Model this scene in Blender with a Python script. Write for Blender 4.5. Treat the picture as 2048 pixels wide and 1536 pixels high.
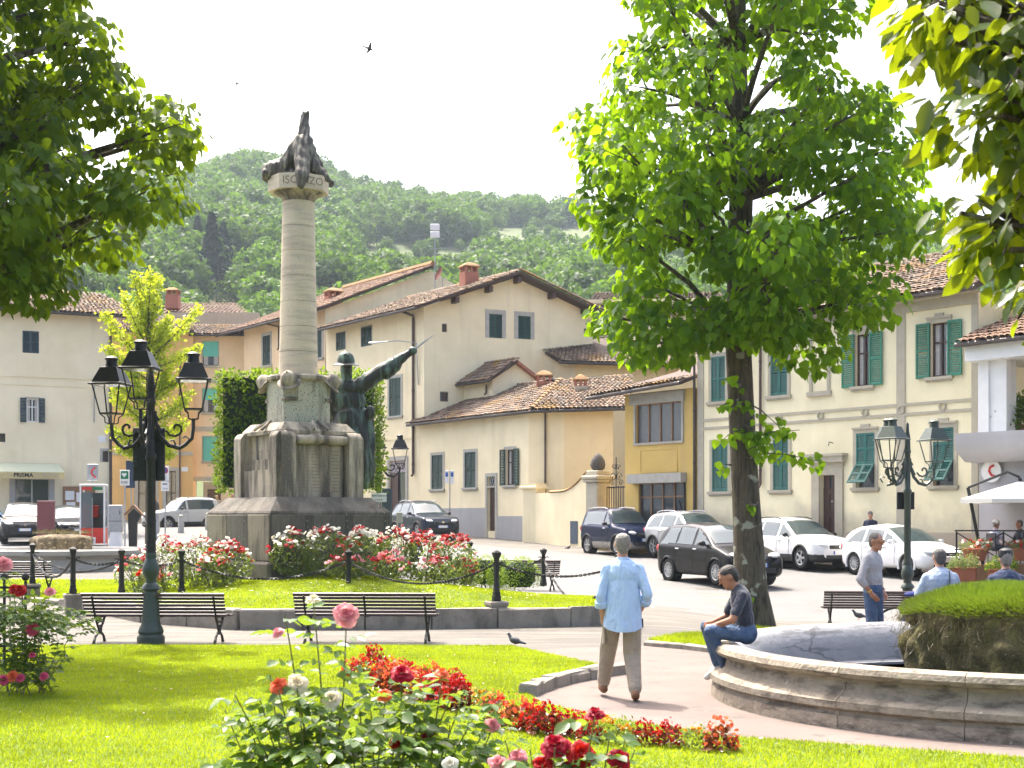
import bpy, math, random
import numpy as np
from mathutils import Vector, Matrix
for o in list(bpy.data.objects): bpy.data.objects.remove(o)
SC = bpy.context.scene
COL = SC.collection
RN = random.Random(11)
NR = np.random.RandomState(5)
PI = math.pi
# ------------------------------------------------------------------ camera, sky, sun, exposure
F, HZ, CX, CH = 2844.4, 1040.0, 1024.0, 1.87     # focal length and horizon in photo pixels, eye height
cam = bpy.data.cameras.new('camera'); camo = bpy.data.objects.new('camera', cam); COL.objects.link(camo)
camo.location = (0, 0, CH); camo.rotation_euler = (PI/2, 0, 0)
cam.sensor_width = 36; cam.lens = 50; cam.shift_y = 272/2048; cam.clip_start = .1; cam.clip_end = 6000
cam.dof.use_dof = True; cam.dof.focus_distance = 17; cam.dof.aperture_fstop = 9
SC.camera = camo
SUN_EL, SUN_AZ = math.radians(60), math.radians(-28)     # azimuth from +Y towards +X
w = bpy.data.worlds.new('World'); SC.world = w; w.use_nodes = True
nt = w.node_tree; bg = nt.nodes['Background']
sky = nt.nodes.new('ShaderNodeTexSky'); sky.sky_type = 'NISHITA'; sky.sun_disc = False
sky.sun_elevation = SUN_EL; sky.sun_rotation = SUN_AZ; sky.dust_density = 7; sky.air_density = .7; sky.ozone_density = .3; sky.altitude = 0
nt.links.new(sky.outputs[0], bg.inputs[0]); bg.inputs[1].default_value = .15
sl = bpy.data.lights.new('sun', 'SUN'); so = bpy.data.objects.new('sun', sl); COL.objects.link(so)
sl.energy = 2.15; sl.angle = math.radians(.6); sl.color = (1, .95, .86)
sdir = Vector((math.sin(SUN_AZ)*math.cos(SUN_EL), math.cos(SUN_AZ)*math.cos(SUN_EL), math.sin(SUN_EL)))
so.rotation_euler = sdir.to_track_quat('Z', 'Y').to_euler(); so.location = (0, 40, 60)
vs = SC.view_settings; vs.view_transform = 'Standard'; vs.look = 'None'; vs.exposure = 2.05; vs.gamma = 1
SC.cycles.use_denoising = True; SC.cycles.max_bounces = 8; SC.cycles.transparent_max_bounces = 12
SC.cycles.diffuse_bounces = 4; SC.cycles.glossy_bounces = 3; SC.cycles.transmission_bounces = 6; SC.cycles.volume_bounces = 1
SC.cycles.sample_clamp_indirect = 6; SC.cycles.caustics_reflective = False; SC.cycles.caustics_refractive = False

# ------------------------------------------------------------------ helpers
def at(px, py, Y): return Vector(((px-CX)/F*Y, Y, CH+(HZ-py)/F*Y))
def sst(a, b, x):
    t = min(1, max(0, (x-a)/(b-a))); return t*t*(3-2*t)
def zg(X, Y):
    def sp(v): return (math.sqrt(v*v+9)+v)/2-.25
    w_ = sst(-7, 1, X)
    yy = min(Y, 98)
    l = .028*max(0, sp(yy-26)); r = .034*max(0, sp(yy-37.5))
    z = l*(1-w_)+r*w_
    z -= .34*sst(1.5, 6, X)*sst(17.5, 28, Y)*(1-sst(30, 41, Y))
    return z
def new_obj(name, data, parent=None, **kw):
    o = bpy.data.objects.new(name, data); COL.objects.link(o)
    if parent is not None: o.parent = parent
    for k, v in kw.items(): o[k] = v
    return o
def thing(name, label, cat, loc=(0, 0, 0), rz=0, group=None):
    o = bpy.data.objects.new(name, None); COL.objects.link(o)
    o.location = loc; o.rotation_euler = (0, 0, rz); o.empty_display_size = .2
    o['label'] = label; o['category'] = cat
    if group: o['group'] = group
    return o
def tag(o, label, cat, group=None):
    o['label'] = label; o['category'] = cat
    if group: o['group'] = group
    return o
KIDS = {}
def copy_tree(src, loc, rz, label, scale=None, group=None):
    def cp(o, par):
        c = o.copy(); COL.objects.link(c)
        if par is not None: c.parent = par
        for ch in o.children: cp(ch, c)
        return c
    c = cp(src, None); c.location = loc; c.rotation_euler = (0, 0, rz); c['label'] = label
    if scale: c.scale = (scale,)*3
    if group: c['group'] = group
    return c

class MB:
    def __init__(s): s.v = []; s.f = []; s.m = []
    def add(s, vs_, fs, mi=0):
        b = len(s.v); s.v += [tuple(v) for v in vs_]; s.f += [tuple(b+i for i in f) for f in fs]; s.m += [mi]*len(fs); return s
    def hexa(s, p, mi=0):   # p: 8 points, bottom ring 0-3 ccw, top ring 4-7
        return s.add(p, [(3, 2, 1, 0), (4, 5, 6, 7), (0, 1, 5, 4), (1, 2, 6, 5), (2, 3, 7, 6), (3, 0, 4, 7)], mi)
    def box(s, c, d, rz=0, mi=0, bev=0):
        c = Vector(c); hx, hy, hz = d[0]/2, d[1]/2, d[2]/2; M = Matrix.Rotation(rz, 3, 'Z')
        if bev <= 0:
            p = [c+M@Vector((x, y, z)) for z in (-hz, hz) for x, y in ((-hx, -hy), (hx, -hy), (hx, hy), (-hx, hy))]
            return s.hexa(p, mi)
        b = min(bev, hx*.9, hy*.9, hz*.9); vv = {}; P = []
        for sx in (-1, 1):
            for sy in (-1, 1):
                for sz in (-1, 1):
                    for a in range(3):
                        q = [sx*(hx-b), sy*(hy-b), sz*(hz-b)]; q[a] = (sx, sy, sz)[a]*(hx, hy, hz)[a]
                        vv[(sx, sy, sz, a)] = len(P); P.append(c+M@Vector(q))
        fs = []
        for a in range(3):
            o1, o2 = (a+1) % 3, (a+2) % 3
            for sg in (-1, 1):
                q = []
                for s1, s2 in ((-1, -1), (1, -1), (1, 1), (-1, 1)):
                    k = [0, 0, 0]; k[a] = sg; k[o1] = s1; k[o2] = s2; q.append(vv[(k[0], k[1], k[2], a)])
                fs.append(q if sg > 0 else q[::-1])
            for s1 in (-1, 1):
                for s2 in (-1, 1):
                    k0 = [0, 0, 0]; k1 = [0, 0, 0]; k0[a] = -1; k1[a] = 1
                    for k in (k0, k1): k[o1] = s1; k[o2] = s2
                    q = [vv[(*k0, o1)], vv[(*k1, o1)], vv[(*k1, o2)], vv[(*k0, o2)]]
                    fs.append(q if s1*s2 < 0 else q[::-1])
        for sx in (-1, 1):
            for sy in (-1, 1):
                for sz in (-1, 1):
                    q = [vv[(sx, sy, sz, a)] for a in range(3)]; fs.append(q if sx*sy*sz > 0 else q[::-1])
        return s.add(P, fs, mi)
    def tube(s, pts, r, n=8, mi=0, cap=True, closed=False, sq=(1, 1), up=None):
        pts = [Vector(p) for p in pts]; N = len(pts); rs = r if isinstance(r, (list, tuple)) else [r]*N
        base = len(s.v); prev = None
        for i, p in enumerate(pts):
            t = (pts[(i+1) % N]-pts[i-1]) if closed else (pts[min(i+1, N-1)]-pts[max(i-1, 0)])
            if t.length < 1e-9: t = Vector((0, 0, 1))
            t.normalize()
            if prev is None:
                a = Vector(up) if up else (Vector((0, 0, 1)) if abs(t.z) < .9 else Vector((1, 0, 0)))
            else: a = prev
            x = (a-t*a.dot(t))
            if x.length < 1e-6: x = t.orthogonal()
            x.normalize(); y = t.cross(x); prev = x
            for k in range(n):
                an = 2*PI*(k+.5)/n; s.v.append(tuple(p+x*(math.cos(an)*rs[i]*sq[0])+y*(math.sin(an)*rs[i]*sq[1])))
        for i in range(N if closed else N-1):
            j = (i+1) % N
            for k in range(n):
                l = (k+1) % n; s.f.append((base+i*n+k, base+i*n+l, base+j*n+l, base+j*n+k)); s.m.append(mi)
        if cap and not closed:
            s.f.append(tuple(base+k for k in range(n))[::-1]); s.f.append(tuple(base+(N-1)*n+k for k in range(n))); s.m += [mi, mi]
        return s
    def lathe(s, prof, n=16, c=(0, 0, 0), mi=0, M=None, a0=0, wob=None, caps=True):
        c = Vector(c); base = len(s.v); N = len(prof)
        for r, z in prof:
            for k in range(n):
                an = 2*PI*k/n+a0; rr = r*(wob(an, z) if wob else 1); p = Vector((math.cos(an)*rr, math.sin(an)*rr, z))
                s.v.append(tuple(c+(M@p if M else p)))
        for i in range(N-1):
            for k in range(n):
                l = (k+1) % n; s.f.append((base+i*n+k, base+i*n+l, base+(i+1)*n+l, base+(i+1)*n+k)); s.m.append(mi)
        if not caps: return s
        if prof[0][0] > 1e-4: s.f.append(tuple(base+k for k in range(n))[::-1]); s.m.append(mi)
        if prof[-1][0] > 1e-4: s.f.append(tuple(base+(N-1)*n+k for k in range(n))); s.m.append(mi)
        return s
    def prism(s, poly, z0, z1, mi=0):
        n = len(poly); p = [(x, y, z0) for x, y in poly]+[(x, y, z1) for x, y in poly]
        return s.add(p, [tuple(range(n))[::-1], tuple(range(n, 2*n))]+[(i, (i+1) % n, n+(i+1) % n, n+i) for i in range(n)], mi)
    def ell(s, c, r, M=None, nu=12, nv=8, mi=0):
        c = Vector(c); prof = []; base = len(s.v); r = Vector(r)
        for j in range(nv+1):
            th = PI*j/nv
            for k in range(nu):
                an = 2*PI*k/nu; p = Vector((r.x*math.sin(th)*math.cos(an), r.y*math.sin(th)*math.sin(an), -r.z*math.cos(th)))
                s.v.append(tuple(c+(M@p if M else p)))
        for j in range(nv):
            for k in range(nu):
                l = (k+1) % nu
                s.f.append((base+j*nu+k, base+j*nu+l, base+(j+1)*nu+l, base+(j+1)*nu+k)); s.m.append(mi)
        return s
    def mesh(s, name, mats, smooth=35):
        me = bpy.data.meshes.new(name); me.from_pydata(s.v, [], s.f)
        for m in (mats if isinstance(mats, (list, tuple)) else [mats]): me.materials.append(m)
        if max(s.m, default=0) > 0: me.polygons.foreach_set('material_index', s.m)
        if smooth:
            me.polygons.foreach_set('use_smooth', [True]*len(s.f)); me.set_sharp_from_angle(angle=math.radians(smooth))
        me.update(); return me
    def build(s, name, mats, parent=None, smooth=35, **kw): return new_obj(name, s.mesh(name, mats, smooth), parent, **kw)

def np_mesh(name, V, Fc, mats, tint=None, smooth=False, mi=None):
    me = bpy.data.meshes.new(name); m, k = Fc.shape
    me.vertices.add(len(V)); me.vertices.foreach_set('co', V.astype(np.float32).ravel())
    me.loops.add(m*k); me.loops.foreach_set('vertex_index', Fc.astype(np.int32).ravel())
    me.polygons.add(m); me.polygons.foreach_set('loop_start', np.arange(0, m*k, k, dtype=np.int32))
    for mt in (mats if isinstance(mats, (list, tuple)) else [mats]): me.materials.append(mt)
    if mi is not None: me.polygons.foreach_set('material_index', mi.astype(np.int32))
    if smooth: me.polygons.foreach_set('use_smooth', np.ones(m, dtype=bool))
    if tint is not None:
        a = me.attributes.new('tint', 'FLOAT', 'FACE'); a.data.foreach_set('value', tint.astype(np.float32))
    me.update(calc_edges=True); return me
def scatter(tv, tf, pos, tip, nor, size):
    """copies of a template (y = tip direction, z = normal) at pos; returns V, F, index of copy per face"""
    tv = np.asarray(tv, float); tf = np.asarray(tf, int); n = len(pos)
    y = tip/np.maximum(np.linalg.norm(tip, axis=1, keepdims=True), 1e-9)
    z = nor-y*np.sum(nor*y, 1, keepdims=True); z /= np.maximum(np.linalg.norm(z, axis=1, keepdims=True), 1e-9)
    x = np.cross(y, z); sz = np.asarray(size).reshape(n, -1)
    V = pos[:, None, :]+sz[:, None, :1]*(tv[None, :, :1]*x[:, None, :]+tv[None, :, 1:2]*y[:, None, :]+tv[None, :, 2:3]*z[:, None, :])
    Fc = tf[None]+(np.arange(n)*len(tv))[:, None, None]
    return V.reshape(-1, 3), Fc.reshape(-1, tf.shape[1]), np.repeat(np.arange(n), len(tf))
def rdir(n, rs=NR):
    d = rs.normal(size=(n, 3)); return d/np.linalg.norm(d, axis=1, keepdims=True)

# ------------------------------------------------------------------ materials
def _mat(name):
    m = bpy.data.materials.new(name); m.use_nodes = True; nt = m.node_tree
    return m, nt, nt.nodes['Principled BSDF']
def N_(nt, t, **kw):
    n = nt.nodes.new(t)
    for k, v in kw.items():
        if k in n.inputs.keys(): n.inputs[k].default_value = v
        else: setattr(n, k, v)
    return n
def c4(c): return (c[0], c[1], c[2], 1)
def mat(name, col, rough=.7, col2=None, scale=3., bump=0., bscale=40., metal=0., spec=.5, streak=None, streak_amt=.6, space='pos', detail=5, contrast=.25, spots=None, spot_scale=25, spot_th=.62, coat=0, rand=0, sheen=0, sscale=(5, 5, .35), sth=(.5, .72), dirt=None):
    """procedural surface: colour noise between col and col2, vertical streaks, speckles, bump, ground-splash dirt"""
    m, nt, b = _mat(name); L = nt.links
    if space == 'pos': vec = nt.nodes.new('ShaderNodeNewGeometry').outputs['Position']
    else: vec = nt.nodes.new('ShaderNodeTexCoord').outputs['Object']
    col2 = col2 or tuple(c*.72 for c in col)
    n1 = N_(nt, 'ShaderNodeTexNoise', Scale=scale, Detail=detail, Roughness=.6); L.new(vec, n1.inputs['Vector'])
    r1 = N_(nt, 'ShaderNodeMapRange'); r1.inputs[1].default_value = .5-contrast; r1.inputs[2].default_value = .5+contrast
    L.new(n1.outputs[0], r1.inputs[0])
    mx = N_(nt, 'ShaderNodeMix', data_type='RGBA'); L.new(r1.outputs[0], mx.inputs['Factor'])
    mx.inputs[6].default_value = c4(col); mx.inputs[7].default_value = c4(col2); out = mx.outputs[2]
    if streak:
        mp = N_(nt, 'ShaderNodeMapping'); mp.inputs['Scale'].default_value = sscale; L.new(vec, mp.inputs[0])
        n2 = N_(nt, 'ShaderNodeTexNoise', Scale=1., Detail=6, Roughness=.65); L.new(mp.outputs[0], n2.inputs['Vector'])
        r2 = N_(nt, 'ShaderNodeMapRange'); r2.inputs[1].default_value = sth[0]; r2.inputs[2].default_value = sth[1]; r2.inputs[4].default_value = streak_amt
        L.new(n2.outputs[0], r2.inputs[0])
        m2 = N_(nt, 'ShaderNodeMix', data_type='RGBA'); L.new(r2.outputs[0], m2.inputs['Factor']); L.new(out, m2.inputs[6]); m2.inputs[7].default_value = c4(streak); out = m2.outputs[2]
    if spots:
        n3 = N_(nt, 'ShaderNodeTexNoise', Scale=spot_scale, Detail=3, Roughness=.5); L.new(vec, n3.inputs['Vector'])
        r3 = N_(nt, 'ShaderNodeMapRange'); r3.inputs[1].default_value = spot_th; r3.inputs[2].default_value = spot_th+.05; L.new(n3.outputs[0], r3.inputs[0])
        m3 = N_(nt, 'ShaderNodeMix', data_type='RGBA'); L.new(r3.outputs[0], m3.inputs['Factor']); L.new(out, m3.inputs[6]); m3.inputs[7].default_value = c4(spots); out = m3.outputs[2]
    if dirt:   # (colour, z0, z1): rising-damp stain with a ragged edge
        sp = N_(nt, 'ShaderNodeSeparateXYZ'); L.new(vec, sp.inputs[0])
        n4 = N_(nt, 'ShaderNodeTexNoise', Scale=.9, Detail=5, Roughness=.6); L.new(vec, n4.inputs['Vector'])
        ad = N_(nt, 'ShaderNodeMath', operation='MULTIPLY_ADD'); L.new(n4.outputs[0], ad.inputs[0]); ad.inputs[1].default_value = -3.2; L.new(sp.outputs[2], ad.inputs[2])
        r4 = N_(nt, 'ShaderNodeMapRange'); r4.inputs[1].default_value = dirt[2]-1.6; r4.inputs[2].default_value = dirt[1]-1.6; r4.inputs[4].default_value = .7; L.new(ad.outputs[0], r4.inputs[0])
        m4 = N_(nt, 'ShaderNodeMix', data_type='RGBA'); L.new(r4.outputs[0], m4.inputs['Factor']); L.new(out, m4.inputs[6]); m4.inputs[7].default_value = c4(dirt[0]); out = m4.outputs[2]
    if rand:
        oi = nt.nodes.new('ShaderNodeObjectInfo'); hs = N_(nt, 'ShaderNodeHueSaturation'); ma = N_(nt, 'ShaderNodeMapRange')
        ma.inputs[3].default_value = 1-rand; ma.inputs[4].default_value = 1+rand; L.new(oi.outputs['Random'], ma.inputs[0]); L.new(ma.outputs[0], hs.inputs['Value']); L.new(out, hs.inputs['Color']); out = hs.outputs[0]
    L.new(out, b.inputs['Base Color'])
    b.inputs['Roughness'].default_value = rough; b.inputs['Metallic'].default_value = metal; b.inputs['Specular IOR Level'].default_value = spec
    if coat: b.inputs['Coat Weight'].default_value = coat; b.inputs['Coat Roughness'].default_value = .04
    if sheen: b.inputs['Sheen Weight'].default_value = sheen
    if bump:
        nb = N_(nt, 'ShaderNodeTexNoise', Scale=bscale, Detail=4, Roughness=.6); L.new(vec, nb.inputs['Vector'])
        bp = N_(nt, 'ShaderNodeBump'); bp.inputs['Strength'].default_value = min(1, bump); bp.inputs['Distance'].default_value = .02*max(1, bump); L.new(nb.outputs[0], bp.inputs['Height']); L.new(bp.outputs[0], b.inputs['Normal'])
    return m
def leafmat(name, c1, c2, trans, tw=.45, rough=.42, spec=.4, orand=0):
    """leaf: front colour by the 'tint' attribute, light shining through it, a waxy gloss"""
    m, nt, b = _mat(name); L = nt.links
    at_ = N_(nt, 'ShaderNodeAttribute', attribute_name='tint'); fac = at_.outputs['Fac']
    if orand:
        oi = nt.nodes.new('ShaderNodeObjectInfo'); oa = N_(nt, 'ShaderNodeMath', operation='MULTIPLY_ADD', use_clamp=True); L.new(oi.outputs['Random'], oa.inputs[0]); oa.inputs[1].default_value = orand
        ob = N_(nt, 'ShaderNodeMath', operation='SUBTRACT'); L.new(fac, ob.inputs[0]); ob.inputs[1].default_value = orand/2; L.new(ob.outputs[0], oa.inputs[2]); fac = oa.outputs[0]
    mx = N_(nt, 'ShaderNodeMix', data_type='RGBA'); L.new(fac, mx.inputs['Factor']); mx.inputs[6].default_value = c4(c1); mx.inputs[7].default_value = c4(c2)
    L.new(mx.outputs[2], b.inputs['Base Color']); b.inputs['Roughness'].default_value = rough; b.inputs['Specular IOR Level'].default_value = spec
    tr = N_(nt, 'ShaderNodeBsdfTranslucent'); m2 = N_(nt, 'ShaderNodeMix', data_type='RGBA', blend_type='MULTIPLY'); m2.inputs['Factor'].default_value = .35
    m2.inputs[6].default_value = c4(trans); L.new(mx.outputs[2], m2.inputs[7])
    hs = N_(nt, 'ShaderNodeMapRange'); hs.inputs[3].default_value = .7; hs.inputs[4].default_value = 1.25; L.new(fac, hs.inputs[0])
    mu = N_(nt, 'ShaderNodeVectorMath', operation='SCALE'); mu.inputs[0].default_value = trans; L.new(hs.outputs[0], mu.inputs['Scale'])
    L.new(mu.outputs[0], tr.inputs[0])
    ms = N_(nt, 'ShaderNodeMixShader'); ms.inputs[0].default_value = tw; L.new(b.outputs[0], ms.inputs[1]); L.new(tr.outputs[0], ms.inputs[2])
    L.new(ms.outputs[0], nt.nodes['Material Output'].inputs[0]); return m
def tintmat(name, cols, rough=.85, bump=.3, bscale=30, spec=.3, patch=None):
    """colour picked per piece by the 'tint' attribute, with fine noise on top"""
    m, nt, b = _mat(name); L = nt.links
    at_ = N_(nt, 'ShaderNodeAttribute', attribute_name='tint'); cr = nt.nodes.new('ShaderNodeValToRGB'); L.new(at_.outputs['Fac'], cr.inputs[0])
    e = cr.color_ramp.elements; e[0].position = 0; e[0].color = c4(cols[0]); e[1].position = 1; e[1].color = c4(cols[-1])
    for i, c in enumerate(cols[1:-1]): q = e.new((i+1)/(len(cols)-1)); q.color = c4(c)
    g = nt.nodes.new('ShaderNodeNewGeometry'); n1 = N_(nt, 'ShaderNodeTexNoise', Scale=9., Detail=5); L.new(g.outputs['Position'], n1.inputs['Vector'])
    r1 = N_(nt, 'ShaderNodeMapRange'); r1.inputs[3].default_value = .6; r1.inputs[4].default_value = 1.35; L.new(n1.outputs[0], r1.inputs[0])
    mu = N_(nt, 'ShaderNodeVectorMath', operation='SCALE'); L.new(cr.outputs[0], mu.inputs[0]); L.new(r1.outputs[0], mu.inputs['Scale']); out = mu.outputs[0]
    if patch:
        n2 = N_(nt, 'ShaderNodeTexNoise', Scale=patch[1], Detail=4); L.new(g.outputs['Position'], n2.inputs['Vector'])
        r2 = N_(nt, 'ShaderNodeMapRange'); r2.inputs[1].default_value = patch[2]; r2.inputs[2].default_value = patch[2]+.12; r2.inputs[4].default_value = .85; L.new(n2.outputs[0], r2.inputs[0])
        m2 = N_(nt, 'ShaderNodeMix', data_type='RGBA'); L.new(r2.outputs[0], m2.inputs['Factor']); L.new(out, m2.inputs[6]); m2.inputs[7].default_value = c4(patch[0]); out = m2.outputs[2]
    L.new(out, b.inputs['Base Color']); b.inputs['Roughness'].default_value = rough; b.inputs['Specular IOR Level'].default_value = spec
    if bump:
        nb = N_(nt, 'ShaderNodeTexNoise', Scale=bscale, Detail=3); L.new(g.outputs['Position'], nb.inputs['Vector'])
        bp = N_(nt, 'ShaderNodeBump'); bp.inputs['Strength'].default_value = bump; bp.inputs['Distance'].default_value = .01; L.new(nb.outputs[0], bp.inputs['Height']); L.new(bp.outputs[0], b.inputs['Normal'])
    return m
M = {}
def plaster(n, c, d=None, st=None, amt=.45): M[n] = mat('plaster_'+n, c, .92, (c[0]*.84, c[1]*.82, c[2]*.78), scale=.7, bump=.25, bscale=25, streak=st or tuple(x*.6 for x in c), streak_amt=amt, sscale=(1.6, 1.6, .12), sth=(.52, .8), dirt=d)
plaster('cream', (.86, .76, .53)); plaster('cream2', (.88, .80, .55), ((.33, .29, .22), .9, 2.4), None, .3)
plaster('cream3', (.88, .775, .52)); plaster('peach', (.82, .62, .38)); plaster('orange', (.74, .46, .17)); plaster('yellow', (.86, .70, .41), None, None, .3)
plaster('ochre', (.66, .46, .14), None, (.3, .25, .17), .35); plaster('grey', (.38, .38, .38)); plaster('greywall', (.42, .42, .44)); plaster('white', (.66, .66, .64)); plaster('brownw', (.5, .42, .32))
M['stone'] = mat('trim_stone', (.47, .43, .33), .9, (.38, .34, .26), scale=4, bump=.3)
M['greytrim'] = mat('grey_trim', (.46, .44, .38), .9, scale=4, bump=.2)
M['shut'] = mat('shutter_dark_green', (.008, .045, .032), .6, (.013, .055, .04), scale=9, rand=.25)
M['shut2'] = mat('shutter_green', (.01, .16, .085), .45, (.02, .2, .12), scale=9, rand=.15)
M['shut3'] = mat('shutter_teal', (.008, .1, .08), .55, (.02, .14, .115), scale=6, rand=.15)
M['shut4'] = mat('shutter_slate', (.03, .06, .07), .5, scale=9)
M['roller'] = mat('roller_blind', (.1, .48, .36), .6, (.13, .52, .4), scale=4, rand=.1)
M['wood'] = mat('dark_wood', (.075, .035, .025), .55, (.05, .025, .02), scale=12, bump=.2)
M['wood2'] = mat('brown_wood', (.28, .15, .07), .55, (.2, .1, .05), scale=12, bump=.2)
M['gutter'] = mat('gutter_metal', (.05, .045, .045), .5, (.08, .06, .05), scale=6, metal=.3)
M['pipe'] = mat('copper_pipe', (.1, .06, .045), .5, (.07, .05, .045), scale=6, metal=.3)
def glassmat(name, col, rough=.04, spec=.9):
    m, nt, b = _mat(name); b.inputs['Base Color'].default_value = c4(col); b.inputs['Roughness'].default_value = rough; b.inputs['Specular IOR Level'].default_value = spec; return m
M['pane'] = glassmat('window_glass', (.05, .06, .065), .05)
M['curtain'] = mat('curtain', (.55, .52, .48), .9, scale=8)
M['black'] = mat('black_plastic', (.015, .015, .016), .45, scale=8); M['dark'] = mat('dark_interior', (.02, .018, .016), .9)
M['white'] = mat('white_paint', (.78, .78, .76), .5, (.7, .7, .68)); M['steel'] = mat('grey_steel', (.42, .43, .44), .4, metal=.5, scale=10)
M['iron'] = mat('cast_iron', (.02, .02, .02), .45, (.035, .034, .033), scale=14, metal=.1, spec=.25, bump=.1)
M['greeniron'] = mat('green_iron', (.055, .075, .06), .42, (.04, .055, .045), scale=10, metal=.2, bump=.1)
M['tile'] = tintmat('roof_tile', [(.075, .052, .036), (.16, .105, .068), (.25, .165, .105), (.165, .135, .105), (.31, .23, .16), (.11, .088, .068)], patch=((.24, .135, .03), .8, .55))
M['tile2'] = tintmat('red_roof_tile', [(.16, .09, .06), (.22, .135, .09), (.27, .175, .115), (.2, .13, .095)], patch=((.25, .17, .06), .5, .58))
M['brick'] = mat('brick', (.4, .16, .1), .9, (.3, .12, .08), scale=14, bump=.4)
M['rooftop'] = mat('roof_board', (.07, .042, .028), .85, scale=6)

def cracks(m, scale, col, width=.012, amt=.8, stretch=(1, 1, 1)):
    """thin wandering cracks mixed over a surface's base colour"""
    nt = m.node_tree; L = nt.links; b = nt.nodes['Principled BSDF']; src = b.inputs['Base Color'].links[0].from_socket; g = nt.nodes.new('ShaderNodeNewGeometry'); mp = N_(nt, 'ShaderNodeMapping'); mp.inputs['Scale'].default_value = stretch; L.new(g.outputs['Position'], mp.inputs[0])
    nz = N_(nt, 'ShaderNodeTexNoise', Scale=1.6, Detail=5); L.new(mp.outputs[0], nz.inputs['Vector']); mx = N_(nt, 'ShaderNodeVectorMath', operation='MULTIPLY_ADD'); L.new(nz.outputs['Color'], mx.inputs[0]); mx.inputs[1].default_value = (.9, .9, .9); L.new(mp.outputs[0], mx.inputs[2])
    vo = N_(nt, 'ShaderNodeTexVoronoi', feature='DISTANCE_TO_EDGE', Scale=scale); L.new(mx.outputs[0], vo.inputs['Vector']); mr = N_(nt, 'ShaderNodeMapRange'); mr.inputs[1].default_value = width; mr.inputs[2].default_value = 0; mr.inputs[4].default_value = amt; L.new(vo.outputs['Distance'], mr.inputs[0])
    n2 = N_(nt, 'ShaderNodeTexNoise', Scale=.5, Detail=3); L.new(g.outputs['Position'], n2.inputs['Vector']); r2 = N_(nt, 'ShaderNodeMapRange'); r2.inputs[1].default_value = .42; r2.inputs[2].default_value = .58; L.new(n2.outputs[0], r2.inputs[0]); mu = N_(nt, 'ShaderNodeMath', operation='MULTIPLY'); L.new(mr.outputs[0], mu.inputs[0]); L.new(r2.outputs[0], mu.inputs[1])
    mi = N_(nt, 'ShaderNodeMix', data_type='RGBA'); L.new(mu.outputs[0], mi.inputs['Factor']); L.new(src, mi.inputs[6]); mi.inputs[7].default_value = c4(col); L.new(mi.outputs[2], b.inputs['Base Color'])
# ------------------------------------------------------------------ ground, road, paths
M['asphalt'] = mat('plaza_asphalt', (.135, .125, .11), .95, (.09, .081, .068), scale=.9, bump=.5, bscale=90, streak=(.18, .165, .14), streak_amt=.8, sscale=(.3, 2.6, 1), sth=(.48, .6), spots=(.07, .063, .055), spot_scale=60, spot_th=.66)
M['road'] = mat('road_asphalt', (.15, .147, .142), .9, (.115, .112, .108), scale=.5, bump=.35, bscale=120, streak=(.11, .105, .1), streak_amt=.6, sscale=(.25, 1.2, 1), sth=(.55, .66))
M['pink'] = mat('pink_paving', (.175, .136, .117), .9, (.12, .094, .08), scale=1.2, bump=.3, bscale=60, spots=(.1, .088, .076), spot_scale=4, spot_th=.62)
M['pave'] = mat('pavement', (.21, .19, .165), .92, (.16, .145, .125), scale=2, bump=.4, bscale=30)
cracks(M['asphalt'], .35, (.05, .045, .038), .012, .8, (.5, 1.4, 1)); cracks(M['road'], .22, (.09, .085, .08), .008, .7, (.6, 1, 1)); cracks(M['pink'], .5, (.09, .075, .065), .01, .7)
def quadgrid(name, xs, ys, fz, m, **kw):
    V = np.array([(x, y, fz(x, y)) for y in ys for x in xs]); nx, ny = len(xs), len(ys)
    i = np.arange((nx-1)*(ny-1)); a = (i//(nx-1))*nx+i % (nx-1)
    return new_obj(name, np_mesh(name, V, np.stack([a, a+1, a+nx+1, a+nx], 1), m, smooth=True), None, **kw)
quadgrid('ground', np.concatenate([[-900, -400, -160, -90], np.arange(-60, 61, 1.5), [90, 160, 400, 900]]), np.concatenate([[-40, -10, 0, 4], np.arange(6, 110, 1.5), [130, 170, 250, 400, 700, 1300]]), zg, M['asphalt'], kind='structure')
def sheet(name, poly, dz, m, step=1.5, **kw):
    """sheet following the ground inside a polygon (world XY), dz above it"""
    import bmesh
    xs = [p[0] for p in poly]; ys = [p[1] for p in poly]; bm = bmesh.new()
    # fine polygon fill, then cut by a grid
    f = bm.faces.new([bm.verts.new((x, y, 0)) for x, y in poly])
    for ax, lo, hi in ((0, min(xs), max(xs)), (1, min(ys), max(ys))):
        k = math.floor(lo/step)*step+step
        while k < hi:
            co = (k, 0, 0) if ax == 0 else (0, k, 0); no = (1, 0, 0) if ax == 0 else (0, 1, 0)
            bmesh.ops.bisect_plane(bm, geom=bm.verts[:]+bm.edges[:]+bm.faces[:], plane_co=co, plane_no=no); k += step
    fz = kw.pop('fz', zg)
    for v in bm.verts: v.co.z = fz(v.co.x, v.co.y)+dz
    bmesh.ops.recalc_face_normals(bm, faces=bm.faces[:])
    me = bpy.data.meshes.new(name); bm.to_mesh(me); bm.free(); me.materials.append(m)
    if len(me.polygons) and me.polygons[0].normal.z < 0: me.flip_normals()
    me.polygons.foreach_set('use_smooth', [True]*len(me.polygons))
    return new_obj(name, me, None, **kw)
def gpt(px, py, z=0):
    Y = (CH-z)*F/(py-HZ); return ((px-CX)/F*Y, Y)
sheet('road', [(-4, 34.5), (4, 31.5), (14, 29), (40, 24), (40, 36), (16.5, 36), (3.1, 53.8), (-3.5, 63.3), (-12, 75), (-20, 88), (-32, 90), (-34, 62), (-22, 52), (-10, 46), (-6, 40)], .004, M['road'], kind='structure')
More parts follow.
